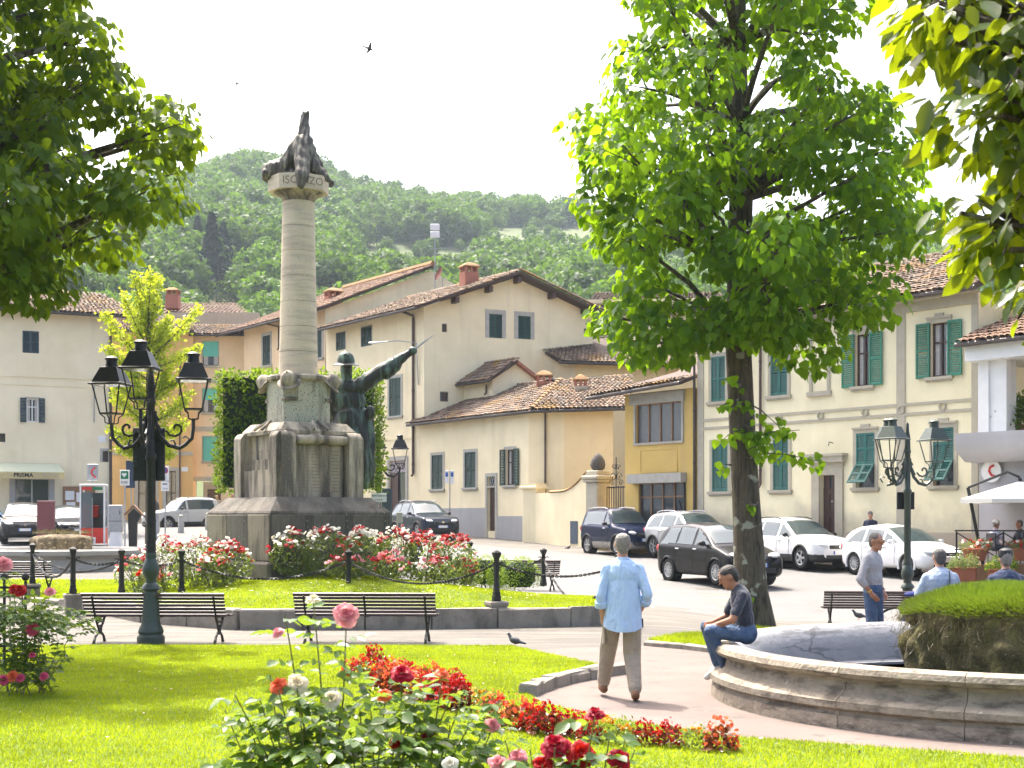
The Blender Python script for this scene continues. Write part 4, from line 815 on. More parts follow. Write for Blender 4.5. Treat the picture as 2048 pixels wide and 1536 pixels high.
# ------------------------------------------------------------------ hills
RT = [(-900, 600), (-300, 565), (0, 540), (200, 510), (300, 465), (380, 422), (430, 378), (490, 350), (560, 352), (640, 362), (700, 390), (760, 412), (850, 424), (950, 432), (1050, 438), (1130, 444), (1250, 455), (1400, 470), (1600, 495), (1880, 505), (2300, 515), (3200, 570)]
rx = np.array([(p-CX)/F*600 for p, y in RT]); rz = np.array([CH+(HZ-y)/F*600 for p, y in RT])
def zh(X, Y):
    X = np.asarray(X, float); Y = np.asarray(Y, float)
    t = np.clip((Y-118)/482, 0, 1); g = t**1.08
    z = np.interp(X, rx, rz)*g+1.6*(1-t)*0
    z = z+(1.6)*(1-t)+3.2*np.sin(X*.035+Y*.013)*np.sin(Y*.021)*t*(1-t)*4
    return np.where(Y > 600, z-(Y-600)*.22, z)
M['hill'] = mat('hill_meadow', (.085, .11, .028), .95, (.05, .075, .018), scale=.03, bump=0, spots=(.17, .15, .07), spot_scale=.022, spot_th=.6)
xs = np.linspace(-420, 520, 120); ys = np.concatenate([np.linspace(112, 610, 90), [650, 720, 800]])
quadgrid('hill', xs, ys, lambda x, y: float(zh(x, y)), M['hill'], kind='structure')
quadgrid('far_hills', np.linspace(-1500, 1700, 60), np.array([900, 1150, 1400, 1700]), lambda x, y: (120+70*math.sin(x*.004+1.5)+40*math.sin(x*.011)+30*math.sin(x*.023+2))*(0 if y < 1000 else (1 if y > 1300 else .6))+(170 if x < -250 else (80*sst(200, 700, x)))*(0 if y < 1000 else 1), mat('far_wood', (.04, .075, .02), .95, (.03, .055, .015), scale=.02, bump=0), kind='structure')
M['forest'] = leafmat('forest_leaf', (.009, .04, .008), (.075, .15, .012), (.14, .26, .014), tw=.32, rough=.6, spec=.2, orand=.75)
def tree_template(rs, n, rx_, rz_, lumps=9):
    L = rdir(lumps, rs)*np.array([.55*rx_, .55*rx_, .5*rz_]); P = []; Nn = []
    d = rdir(n, rs); k = rs.randint(0, lumps, n); r = rs.uniform(.42, .58, n)[:, None]
    c = L[k]+d*r*np.array([rx_, rx_, rz_])*.95; return c, d
def clump_forest(name, pos, hgt, tints, ncard, csize, label, m, seed, shape='round'):
    rs = np.random.RandomState(seed); T = [tree_template(rs, ncard, 1, 1) for _ in range(6)]; Vs, Fs, Ts = [], [], []; off = 0
    tri = [(-.6, -.5, 0), (.6, -.45, .08), (.05, .75, -.05)]
    for i in range(len(pos)):
        c, d = T[rs.randint(6)]; a = rs.rand()*6.3; R2 = np.array([[math.cos(a), -math.sin(a), 0], [math.sin(a), math.cos(a), 0], [0, 0, 1]]); h = hgt[i]
        w_ = h*rs.uniform(.42, .62); c = (c@R2.T)*np.array([w_, w_, h*.55])+pos[i]+np.array([0, 0, h*.55]); d = d@R2.T
        if shape == 'cone':
            t = rs.rand(ncard)**.7; ang = rs.rand(ncard)*6.283; rr = (1-t)*h*.24*rs.uniform(.6, 1.1, ncard)+.1; c = pos[i]+np.stack([np.cos(ang)*rr, np.sin(ang)*rr, h*(.05+.95*t)], 1); d = np.stack([np.cos(ang), np.sin(ang), np.full(ncard, .25)], 1)
        tip = rdir(ncard, rs)+np.array([0, 0, -.3]); V, Fc, ix = scatter(tri, [(0, 1, 2)], c, tip, d+.45*rdir(ncard, rs), np.full(ncard, csize*h/8)*rs.uniform(.6, 1.3, ncard))
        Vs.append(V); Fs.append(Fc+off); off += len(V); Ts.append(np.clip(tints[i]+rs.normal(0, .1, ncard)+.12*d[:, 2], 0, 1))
    return np_mesh(name, np.concatenate(Vs), np.concatenate(Fs), m, np.concatenate(Ts))
rs = np.random.RandomState(21); N0 = 6200
fy_ = 135+475*rs.rand(N0)**.8; fx_ = rs.uniform(-.44, .44, N0)*fy_
sx = CX+fx_/fy_*F; sz = zh(fx_, fy_); sy = HZ-(sz-CH)/fy_*F
clear = ((sx > 680) & (sx < 960) & (sy > 500) & (sy < 570)) | ((sx > 960) & (sx < 1260) & (sy > 455) & (sy < 545)) | ((sx > 840) & (sx < 1180) & (sy < 432)) | ((sx > 1180) & (sx < 1300) & (sy < 520))
clear |= (sx > 690) & (sx < 950) & (sy > 495) & (sy < 605); conz = (sx > 385) & (sx < 515) & (sy > 470) & (fy_ < 325); keep = (~clear | (rs.rand(N0) < .1)) & (~conz | (rs.rand(N0) < .12)); olive = clear[keep]
P = np.stack([fx_, fy_, sz-.8], 1)[keep]; hg = rs.uniform(6.5, 12.5, len(P))*(.75+.25*np.minimum(1, P[:, 1]/300)); hg[olive] *= .55
tn = np.clip(.42+.3*np.sin(P[:, 0]*.045+np.sin(P[:, 1]*.03)*2)*np.sin(P[:, 1]*.05+1)+rs.normal(0, .16, len(P)), .02, 1)
# woodland: thousands of crowns, one mass; eight crown shapes set out by geometry nodes
TC = bpy.data.collections.new('woodland_crowns'); rs = np.random.RandomState(31)
for k in range(8):
    me = clump_forest('woodland_crown', np.zeros((1, 3)), np.array([1.0]), np.array([.45]), 900, .62, '', M['forest'], 50+k); TC.objects.link(bpy.data.objects.new('woodland_crown', me))
def wood(name, label, sel):
    me = bpy.data.meshes.new(name); q = P[sel]; me.from_pydata([tuple(v) for v in q], [], []); a = me.attributes.new('size', 'FLOAT', 'POINT'); a.data.foreach_set('value', hg[sel].astype(np.float32)); o = new_obj(name, me, None, kind='stuff', label=label, category='wood')
    g = bpy.data.node_groups.new(name, 'GeometryNodeTree'); g.interface.new_socket('Geometry', in_out='INPUT', socket_type='NodeSocketGeometry'); g.interface.new_socket('Geometry', in_out='OUTPUT', socket_type='NodeSocketGeometry')
    nn = g.nodes; gi = nn.new('NodeGroupInput'); go = nn.new('NodeGroupOutput'); ip = nn.new('GeometryNodeInstanceOnPoints'); ci = nn.new('GeometryNodeCollectionInfo'); ci.inputs['Collection'].default_value = TC; ci.inputs['Separate Children'].default_value = True; ci.inputs['Reset Children'].default_value = True
    ip.inputs['Pick Instance'].default_value = True; na = nn.new('GeometryNodeInputNamedAttribute'); na.data_type = 'FLOAT'; na.inputs['Name'].default_value = 'size'; rv = nn.new('FunctionNodeRandomValue'); rv.data_type = 'FLOAT_VECTOR'; rv.inputs[1].default_value = (0, 0, 6.28)
    l = g.links; l.new(gi.outputs[0], ip.inputs['Points']); l.new(ci.outputs[0], ip.inputs['Instance']); l.new(rv.outputs[0], ip.inputs['Rotation']); l.new(na.outputs[0], ip.inputs['Scale']); l.new(ip.outputs[0], go.inputs[0]); o.modifiers.new('set_out', 'NODES').node_group = g
wood('forest', 'mixed green woodland covering the hillside', P[:, 1] < 5000)
M['conifer'] = leafmat('conifer_needle', (.004, .014, .007), (.012, .028, .012), (.02, .04, .014), tw=.15, rough=.7, spec=.15)
M['bark'] = mat('bark', (.12, .095, .062), .95, (.07, .055, .038), scale=7, bump=1.6, bscale=14, streak=(.03, .024, .017), streak_amt=.9, sscale=(16, 16, 1.6), sth=(.48, .6), spots=(.3, .3, .235), spot_scale=3.6, spot_th=.61)
for i, (px, py, Y, h, lb) in enumerate([(424, 585, 300, 16, 'dark conifer on the hillside left of the column, broadest of the group'), (447, 575, 310, 13, 'narrow dark conifer close behind the broad conifer on the hillside'), (493, 560, 290, 10, 'small dark conifer on the hillside just left of the column'), (483, 482, 420, 8.5, 'slim dark cypress standing alone on the hillside above the conifers'), (395, 560, 320, 12, 'dark conifer on the hillside furthest from the column')]):
    p = at(px, py, Y); t = thing('cypress_tree' if 'cypress' in lb else 'conifer_tree', lb, 'tree', (p.x, p.y, float(zh(p.x, p.y))-.5))
    hh = h*(1.12 if i != 3 else 1); me = clump_forest('crown', np.zeros((1, 3)), np.array([hh]), np.array([.35]), 420, .55 if i != 3 else .3, '', M['conifer'], 30+i, 'cone')
    if i == 3:
        for v_ in me.vertices: v_.co.x *= .55; v_.co.y *= .55
    new_obj('crown', me, t); mb = MB(); mb.tube([(0, 0, -1), (0, 0, hh*.8)], [.25, .05], n=6); mb.build('trunk', M['bark'], t)
# ------------------------------------------------------------------ broad-leaved trees
LEAF = [(0, 0, 0), (-.33, .02, .05), (-.5, .32, .09), (-.3, .72, .05), (0, 1.08, -.08), (.3, .72, .05), (.5, .32, .09), (.33, .02, .05), (0, .42, -.03)]
LEAFF = [(8, 0, 1), (8, 1, 2), (8, 2, 3), (8, 3, 4), (8, 4, 5), (8, 5, 6), (8, 6, 7), (8, 7, 0)]
OVAL = [(0, 0, 0), (-.2, .2, .04), (-.28, .5, .05), (-.17, .82, .03), (0, 1.05, -.06), (.17, .82, .03), (.28, .5, .05), (.2, .2, .04), (0, .5, -.03)]
M['linden'] = leafmat('linden_leaf', (.014, .06, .004), (.06, .15, .01), (.40, .66, .01), tw=.43, rough=.5, spec=.16)
M['linden2'] = leafmat('dark_linden_leaf', (.01, .044, .004), (.034, .085, .008), (.42, .6, .012), tw=.34, rough=.5, spec=.14)
M['nearleaf'] = leafmat('near_leaf', (.018, .045, .006), (.055, .1, .012), (.45, .55, .01), tw=.34, rough=.35, spec=.3)
M['ginkgo'] = leafmat('ginkgo_leaf', (.12, .2, .02), (.22, .30, .025), (.6, .68, .03), tw=.5, rough=.5, spec=.3)
def poly_clusters(poly, Y, thick, n, rmin, seed, rpx):
    rs = np.random.RandomState(seed); xs = [p[0] for p in poly]; ys = [p[1] for p in poly]; out = []; tries = 0
    while len(out) < n and tries < 60000:
        tries += 1; p = (rs.uniform(min(xs), max(xs)), rs.uniform(min(ys), max(ys)))
        if not in_poly(p, poly): continue
        e = edge_dist(p, poly)
        if e < rpx*.55: continue
        d = rs.uniform(-1, 1)*thick*min(1, .25+e/(rpx*3)); w_ = at(p[0], p[1], Y+d)
        if all((w_-o).length > rmin for o in out): out.append(w_)
    return out
def leaf_cluster(rs, c, r, n, droop=1.0, flat=.75, out=None):
    """leaves hanging round a cluster centre, densest near its skin"""
    d = rdir(n, rs); rad = r*rs.uniform(.35, 1.05, n)**.6; pos = np.array(c)+d*rad[:, None]*np.array([1, 1, flat])
    tip = d*np.array([.7, .7, .3])+np.array([0, 0, -droop])+rs.normal(0, .35, (n, 3)); nor = d*np.array([1, 1, .6])+np.array([0, 0, .45])+rs.normal(0, .4, (n, 3))
    return pos, tip, nor
def leafy_tree(name, label, trunk, trad, clusters, crad, nleaf, lsize, lm, seed, tmpl=LEAF, droop=1.0, attach=None, twig=.03, catk=0, group=None, nside=10, bark='bark'):
    rs = np.random.RandomState(seed); t = thing(name, label, 'tree', tuple(trunk[0])); o = Vector(trunk[0])
    mb = MB(); mb.tube([p-o for p in trunk], trad, n=nside); tk = mb.build('trunk', M[bark], t)
    bm_ = MB(); PP, TT, NN, TI = [], [], [], []
    for i, c in enumerate(clusters):
        # limb from the trunk point a little below the cluster
        best = min(range(1, len(trunk)), key=lambda k: abs(trunk[k].z-(c.z-.35*(c.xy-trunk[k].xy).length-.2))+.02*k); a = trunk[best]; mid = a.lerp(c, .55)+Vector((rs.normal(0, .12), rs.normal(0, .12), .18))
        L = (c-a).length; r0 = min(trad[best]*.5, .02+.018*L); bm_.tube([a-o, a.lerp(mid, .5)-o+Vector((0, 0, .05)), mid-o, mid.lerp(c, .6)-o, c-o], [r0, r0*.8, r0*.6, r0*.4, .01], n=6)
        rr = crad*rs.uniform(.75, 1.25); n = int(nleaf*(rr/crad)**2); p, tp, nr = leaf_cluster(rs, c, rr, n, droop); PP.append(p); TT.append(tp); NN.append(nr)
        for k in range(4):
            q = Vector(p[rs.randint(n)]); bm_.tube([c.lerp(mid, .3)-o, c.lerp(q, .6)-o+Vector((0, 0, .06)), q-o], [.012, .009, .004], n=4)
        TI.append(np.clip(rs.normal(.45, .12)+rs.normal(0, .2, n), 0, 1))
    bm_.build('branch', M[bark], tk)
    pos = np.concatenate(PP)-np.array(o); sz = lsize*rs.uniform(.4, 1.3, len(pos)); V, Fc, ix = scatter(tmpl, LEAFF, pos, np.concatenate(TT), np.concatenate(NN), sz)
    new_obj('crown', np_mesh('crown', V, Fc, lm, np.concatenate(TI)[ix]), t, kind='stuff')
    return t
# centre-right linden
b0 = Vector((at(1508, 1250, 26.3).x, 26.3, zg(4.5, 26.3)-.05)); ctr = [b0, at(1502, 1180, 26.3), at(1492, 1000, 26.3), at(1484, 850, 26.3), at(1477, 700, 26.3), at(1478, 550, 26.35), at(1482, 400, 26.4), at(1480, 250, 26.4), at(1474, 100, 26.4), at(1480, -60, 26.4), at(1485, -250, 26.4)]
pc = [(1215, -330), (1190, 40), (1200, 140), (1165, 200), (1140, 260), (1155, 330), (1132, 400), (1160, 470), (1190, 520), (1230, 560), (1165, 600), (1150, 640), (1240, 700), (1330, 715), (1390, 660), (1440, 690), (1540, 690), (1600, 735), (1680, 660), (1750, 700), (1860, 680), (1850, 610), (1800, 570), (1840, 520), (1895, 430), (1885, 340), (1830, 270), (1820, 180), (1790, 90), (1745, 40), (1700, -330)]
cl = poly_clusters(pc, 26.4, 3.0, 96, .76, 4, 80)+[at(x, y, 26.4+d) for x, y, d in ((1395, 640, -.9), (1440, 655, -1.1), (1530, 650, -1.1), (1575, 660, -.8), (1350, 665, -.6), (1485, 630, -1.2), (1620, 690, -.5), (1300, 690, .2))]
cl = [c for c in cl if not ((c.x/c.y*F+CX-1550)**2+(HZ-(c.z-CH)/c.y*F-185)**2 < 45**2)]
leafy_tree('linden_tree', 'tall linden tree with dark lichened trunk and bright backlit leaves', ctr, [.45, .305, .255, .24, .235, .22, .22, .19, .16, .12, .06], cl, .66, 185, .165, M['linden'], 7, nside=18)
# shoots on the trunk
tr = bpy.data.objects['linden_tree']; rs = np.random.RandomState(77); PP = []; TT = []; NN = []
for a, b, n in (((1490, 880), (1600, 860), 30), ((1492, 905), (1650, 925), 34), ((1486, 800), (1560, 855), 16), ((1480, 770), (1448, 760), 9), ((1484, 860), (1445, 880), 12), ((1486, 800), (1438, 815), 12), ((1490, 850), (1530, 900), 30), ((1494, 1020), (1510, 1010), 4), ((1462, 930), (1440, 940), 6), ((1500, 1190), (1470, 1200), 5)):
    A = at(*a, 26.05); B = at(*b, 25.6); mb = MB(); mb.tube([A-b0, A.lerp(B, .5)-b0+Vector((0, 0, .06)), B-b0], [.02, .012, .005], n=5); mb.build('shoot', M['bark'], tr)
    t = rs.rand(n)**.8; PP.append(np.array([A.lerp(B, x) for x in t])+rs.normal(0, .07, (n, 3))); TT.append(rs.normal(0, .4, (n, 3))+np.array([0, -.2, -1])); NN.append(rs.normal(0, .4, (n, 3))+np.array([0, -1, .5]))
n = sum(map(len, PP)); V, Fc, ix = scatter(LEAF, LEAFF, np.concatenate(PP)-np.array(b0), np.concatenate(TT), np.concatenate(NN), .15*rs.uniform(.6, 1.2, n)); new_obj('shoot_leaves', np_mesh('shoot_leaves', V, Fc, M['linden'], rs.rand(n)[ix]), tr, kind='stuff')
# left linden, trunk out of frame
b1 = Vector((-10.6, 20.5, -.1)); ltr = [b1, b1+Vector((.05, 0, 2)), b1+Vector((.1, 0, 4)), b1+Vector((.2, 0, 5.6)), b1+Vector((.3, 0, 7.4)), b1+Vector((.3, 0, 9.5)), b1+Vector((.3, 0, 12))]
pl = [(-700, -420), (200, -400), (290, -60), (270, 30), (215, 70), (240, 105), (335, 130), (350, 215), (398, 300), (404, 360), (378, 395), (325, 480), (262, 505), (238, 550), (185, 612), (150, 560), (110, 632), (50, 632), (20, 585), (-60, 600), (-400, 640), (-800, 500)]
cl = poly_clusters(pl, 19.6, 2.3, 150, .46, 9, 70)
cl = [c for c in cl if not ((c.x/c.y*F+CX-125)**2+(HZ-(c.z-CH)/c.y*F-195)**2 < 30**2 or (c.x/c.y*F+CX-90)**2+(HZ-(c.z-CH)/c.y*F-450)**2 < 40**2)]
leafy_tree('linden_tree', 'dark linden tree hanging in from the left edge with yellow-green rim leaves', ltr, [.4, .33, .3, .27, .2, .15, .06], cl, .58, 250, .135, M['linden2'], 8)
# near tree, upper right
b2_ = Vector((3.4, 4.9, -.1)); ntr = [b2_, b2_+Vector((0, 0, 1.3)), b2_+Vector((-.1, 0, 2.6)), b2_+Vector((-.2, 0, 3.6)), b2_+Vector((-.2, 0, 5))]
pn = [(1850, -260), (1835, 20), (1825, 70), (1868, 110), (1848, 165), (1880, 225), (1935, 250), (1985, 300), (2010, 380), (1965, 400), (1905, 440), (1875, 535), (1930, 560), (1975, 610), (2020, 650), (2150, 660), (2500, 500), (2500, -260)]
cl = poly_clusters(pn, 4.9, .55, 72, .13, 12, 44)
leafy_tree('overhanging_tree', 'out-of-focus leafy branches of a near tree at the upper right', ntr, [.22, .17, .15, .11, .05], cl, .17, 46, .1, M['nearleaf'], 13, tmpl=OVAL, droop=.7)
# ginkgo
b3 = Vector((at(297, 1000, 46).x, 46, zg(-11.7, 46)-.1)); rs = np.random.RandomState(15); t = thing('ginkgo_tree', 'young yellow-green ginkgo tree behind the triple street lamp', 'tree', tuple(b3)); mb = MB(); top = at(297, 535, 46)
mb.tube([Vector((0, 0, 0)), Vector((0, 0, 2.5)), at(297, 700, 46)-b3, top-b3], [.12, .1, .07, .015], n=8); tk = mb.build('trunk', M['bark'], t); bm_ = MB(); PP = []
for (x0, y0, x1, y1) in [(297, 700, 248, 590), (297, 690, 268, 545), (297, 680, 318, 560), (297, 720, 405, 618), (297, 740, 400, 690), (297, 735, 210, 630), (297, 760, 215, 690), (297, 800, 218, 760), (297, 790, 385, 745), (297, 850, 225, 800), (297, 850, 380, 790), (297, 890, 222, 855), (297, 880, 370, 850), (297, 900, 235, 900), (297, 900, 345, 905), (297, 640, 300, 540), (297, 820, 260, 740), (297, 820, 340, 740), (297, 760, 330, 640), (297, 890, 300, 830), (297, 870, 270, 880), (297, 700, 345, 640)]:
    for dd in (rs.uniform(-.3, .3), rs.uniform(-1.4, 1.4)):
        A = at(x0, y0, 46)-b3; B = at(x1+rs.normal(0, 6), y1+rs.normal(0, 6), 46+dd)-b3; bm_.tube([A, A.lerp(B, .5)+Vector((0, 0, -.08)), B], [.03, .02, .006], n=5)
        n = 330; tt = .12+.88*rs.rand(n)**.85; PP.append(np.array([A.lerp(B, x)+Vector((0, 0, -.3*x*(1-x))) for x in tt])+rs.normal(0, 1, (n, 3))*(.12*(1.15-tt)+.05)[:, None])
bm_.build('branch', M['bark'], tk); pos = np.concatenate(PP); n = len(pos); V, Fc, ix = scatter([(-.1, 0, 0), (.1, 0, 0), (.6, .8, .1), (-.6, .85, .05)], [(0, 1, 2, 3)], pos, rdir(n, rs)+np.array([0, 0, .2]), rdir(n, rs)+np.array([0, -.3, .5]), .085*rs.uniform(.7, 1.3, n))
new_obj('crown', np_mesh('crown', V, Fc, M['ginkgo'], np.clip(rs.normal(.5, .25, n), 0, 1)[ix]), t, kind='stuff')
# clipped hedge block behind the monument
M['hedge'] = leafmat('hedge_leaf', (.025, .07, .012), (.09, .16, .02), (.3, .45, .02), tw=.35, rough=.5, spec=.15)
def box_foliage(c, d, rz, n, ls, m, seed, name='foliage', rnd=.08, par=None, core='dark', dome=0):
    rs = np.random.RandomState(seed); dx, dy, dz = d; ar = np.array([dy*dz, dy*dz, dx*dz, dx*dz, dx*dy]); k = rs.choice(5, n, p=ar/ar.sum()); a = rs.uniform(-.5, .5, n); b = rs.uniform(-.5, .5, n); P = np.zeros((n, 3)); Nn = np.zeros((n, 3))
    for f_, (ax_, sg) in enumerate(((0, -1), (0, 1), (1, -1), (1, 1), (2, 1))):
        q = k == f_; oth = [i for i in range(3) if i != ax_]; P[q, ax_] = sg*.5; P[q, oth[0]] = a[q]; P[q, oth[1]] = b[q]; Nn[q, ax_] = sg
    if dome: P[:, 2] -= dome*(P[:, 0]**2+P[:, 1]**2)*2*(P[:, 2]+.5)
    P = P*np.array(d)+rs.normal(0, rnd, (n, 3))+.05*np.sin(P*np.array(d)*5)[:, [1, 2, 0]]; ca, sa = math.cos(rz), math.sin(rz); R_ = np.array([[ca, -sa, 0], [sa, ca, 0], [0, 0, 1]]); P = P@R_.T+np.array(c); Nn = Nn@R_.T
    V, Fc, ix = scatter(OVAL, LEAFF, P, rdir(n, rs)+np.array([0, 0, .3])+.4*Nn, Nn+.7*rdir(n, rs), ls*rs.uniform(.6, 1.3, n))
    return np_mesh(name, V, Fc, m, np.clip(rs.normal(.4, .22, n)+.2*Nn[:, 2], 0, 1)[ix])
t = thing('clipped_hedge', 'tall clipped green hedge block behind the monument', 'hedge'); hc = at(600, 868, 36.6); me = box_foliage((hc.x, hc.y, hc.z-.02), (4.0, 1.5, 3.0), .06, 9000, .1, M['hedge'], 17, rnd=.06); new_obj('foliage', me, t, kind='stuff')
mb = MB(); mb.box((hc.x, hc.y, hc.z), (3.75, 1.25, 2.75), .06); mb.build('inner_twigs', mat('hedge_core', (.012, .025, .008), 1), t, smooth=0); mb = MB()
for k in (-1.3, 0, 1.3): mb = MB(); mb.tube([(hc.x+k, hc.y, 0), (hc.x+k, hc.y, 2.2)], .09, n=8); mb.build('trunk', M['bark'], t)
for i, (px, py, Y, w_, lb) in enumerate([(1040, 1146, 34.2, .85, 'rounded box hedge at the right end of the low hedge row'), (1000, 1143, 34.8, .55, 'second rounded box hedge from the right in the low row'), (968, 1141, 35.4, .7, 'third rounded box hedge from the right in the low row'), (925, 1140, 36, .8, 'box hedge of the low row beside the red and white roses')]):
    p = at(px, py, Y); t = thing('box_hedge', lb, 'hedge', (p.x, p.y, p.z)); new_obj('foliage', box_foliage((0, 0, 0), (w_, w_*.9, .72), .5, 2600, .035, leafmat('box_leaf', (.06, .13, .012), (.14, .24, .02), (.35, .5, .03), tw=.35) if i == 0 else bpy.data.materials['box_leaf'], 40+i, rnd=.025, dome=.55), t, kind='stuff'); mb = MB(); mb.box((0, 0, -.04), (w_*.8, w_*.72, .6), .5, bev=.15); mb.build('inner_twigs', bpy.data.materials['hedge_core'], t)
# ------------------------------------------------------------------ remeshed sculpture / body kit
class Blob:
    """tapered capsules and ellipsoids fused into one continuous skin; each piece carries a material tag"""
    def __init__(s): s.P = []
    def cap(s, a, b, ra, rb=None, mi=0): s.P.append(('c', Vector(a), Vector(b), ra, ra if rb is None else rb, mi)); return s
    def ell(s, c, r, R_=None, mi=0): s.P.append(('e', Vector(c), Vector(r), R_ or Matrix.Identity(3), 0, mi)); return s
    def chain(s, pts, rs_, mi=0):
        for i in range(len(pts)-1): s.cap(pts[i], pts[i+1], rs_[i], rs_[i+1], mi)
        return s
    def raw(s):
        mb = MB()
        for p in s.P:
            if p[0] == 'e': mb.ell(p[1], p[2], p[3], 14, 9)
            else:
                a, b, ra, rb = p[1:5]; d = b-a; L = max(d.length, 1e-5); q = d.to_track_quat('Z', 'Y').to_matrix(); prof = []
                for t in np.linspace(-PI/2, 0, 4): prof.append((max(1e-5, ra*math.cos(t)), ra*math.sin(t)))
                for t in np.linspace(0, PI/2, 4): prof.append((max(1e-5, rb*math.cos(t)), L+rb*math.sin(t)))
                mb.lathe(prof, n=12, c=a, M=q)
        return mb
    def build(s, name, mats, parent, voxel=.014, smooth=6, disp=None, seed=0, **kw):
        me = s.raw().mesh('raw', [], 0); o = bpy.data.objects.new('raw', me); COL.objects.link(o)
        m = o.modifiers.new('r', 'REMESH'); m.mode = 'VOXEL'; m.voxel_size = voxel
        if smooth: m2 = o.modifiers.new('s', 'SMOOTH'); m2.factor = .5; m2.iterations = smooth
        dg = bpy.context.evaluated_depsgraph_get(); out = bpy.data.meshes.new_from_object(o.evaluated_get(dg)); bpy.data.objects.remove(o)
        nf = len(out.polygons); C_ = np.zeros(nf*3); out.polygons.foreach_get('center', C_); C_ = C_.reshape(-1, 3); best = np.full(nf, 1e9); mi = np.zeros(nf, int)
        for p in s.P:
            if p[0] == 'e':
                R_ = np.array(p[3]); q = ((C_-np.array(p[1]))@R_)/np.array(p[2]); k = np.linalg.norm(q, axis=1); d = (k-1)*min(p[2])
            else:
                a, b = np.array(p[1]), np.array(p[2]); ab = b-a; t = np.clip(((C_-a)@ab)/max(ab@ab, 1e-9), 0, 1); d = np.linalg.norm(C_-(a+t[:, None]*ab), axis=1)-(p[3]+(p[4]-p[3])*t)
            up = d < best; best[up] = d[up]; mi[up] = p[5]
        for m_ in (mats if isinstance(mats, (list, tuple)) else [mats]): out.materials.append(m_)
        out.polygons.foreach_set('material_index', mi.astype(np.int32)); out.polygons.foreach_set('use_smooth', np.ones(nf, bool))
        if disp:
            n = len(out.vertices); V = np.zeros(n*3); out.vertices.foreach_get('co', V); V = V.reshape(-1, 3); Nn = np.zeros(n*3); out.vertices.foreach_get('normal', Nn); V = V+disp(V)[:, None]*Nn.reshape(-1, 3); out.vertices.foreach_set('co', V.ravel())
        out.update(); return new_obj(name, out, parent, **kw)
# ------------------------------------------------------------------ monument
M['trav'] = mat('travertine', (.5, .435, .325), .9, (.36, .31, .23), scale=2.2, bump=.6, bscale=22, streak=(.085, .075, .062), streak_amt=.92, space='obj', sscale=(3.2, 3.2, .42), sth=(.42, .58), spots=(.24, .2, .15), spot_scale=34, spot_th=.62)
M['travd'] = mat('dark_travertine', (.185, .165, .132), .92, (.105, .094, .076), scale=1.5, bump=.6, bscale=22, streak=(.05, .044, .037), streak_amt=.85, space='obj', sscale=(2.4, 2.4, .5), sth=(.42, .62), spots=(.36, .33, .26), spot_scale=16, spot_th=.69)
M['trav_sun'] = mat('painted_sun_travertine', (.33, .28, .205), .92, (.22, .185, .135), scale=1.8, bump=.6, bscale=22, streak=(.07, .06, .048), streak_amt=.85, space='obj', sscale=(2.6, 2.6, .45), sth=(.46, .62))  # stained stone, its paler tone painting in sun grazing the base's left face
M['travg'] = mat('copper_stained_travertine', (.5, .46, .35), .9, (.36, .4, .31), scale=2.6, bump=.6, bscale=24, streak=(.15, .13, .1), streak_amt=.8, space='obj', sscale=(4, 4, .6), sth=(.5, .64), spots=(.1, .085, .07), spot_scale=30, spot_th=.6)
M['colm'] = mat('column_stone', (.68, .59, .43), .9, (.57, .48, .345), scale=2, bump=.5, bscale=24, streak=(.36, .31, .25), streak_amt=.6, space='obj', sscale=(1.2, 1.2, 9), sth=(.48, .66), spots=(.3, .26, .2), spot_scale=30, spot_th=.66)
M['bronze'] = mat('weathered_bronze', (.03, .034, .028), .5, (.018, .02, .018), scale=5, metal=.4, bump=.4, bscale=16, streak=(.14, .24, .19), streak_amt=.9, space='obj', sscale=(5, 5, 1.1), sth=(.5, .68))
M['bronze2'] = mat('pale_bronze', (.13, .12, .095), .7, (.055, .05, .042), scale=6, metal=.3, bump=.6, bscale=14, streak=(.3, .29, .22), streak_amt=.9, space='obj', sscale=(9, 9, 1.4), sth=(.48, .66))
mo = thing('war_memorial', 'weathered stone war memorial with round column in the flower bed', 'monument', (MC.x, MC.y, 0), MA)
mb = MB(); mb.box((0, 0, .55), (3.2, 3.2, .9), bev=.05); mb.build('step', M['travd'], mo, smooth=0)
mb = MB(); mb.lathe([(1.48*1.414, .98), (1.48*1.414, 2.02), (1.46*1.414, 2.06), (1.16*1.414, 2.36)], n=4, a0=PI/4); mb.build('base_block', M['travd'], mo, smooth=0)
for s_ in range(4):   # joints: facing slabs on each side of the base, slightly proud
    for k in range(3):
        mb = MB(); mb.box((0, 0, 0), (.955, .03, .96), bev=.008); o = mb.build('facing_slab', M['trav_sun'] if s_ == 3 and k != 1 else M['travd'], mo, smooth=0); a = s_*PI/2; x = (k-1)*.97; o.location = (math.cos(a)*x+math.sin(a)*1.487, math.sin(a)*x-math.cos(a)*1.487, 1.5); o.rotation_euler = (0, 0, a)  # outer left-face slabs take the paler stone, sunlight put into the colour
mb = MB(); mb.box((0, 0, 3.05), (1.62, 1.62, 1.45)); mb.build('pedestal_core', M['trav'], mo, smooth=0)
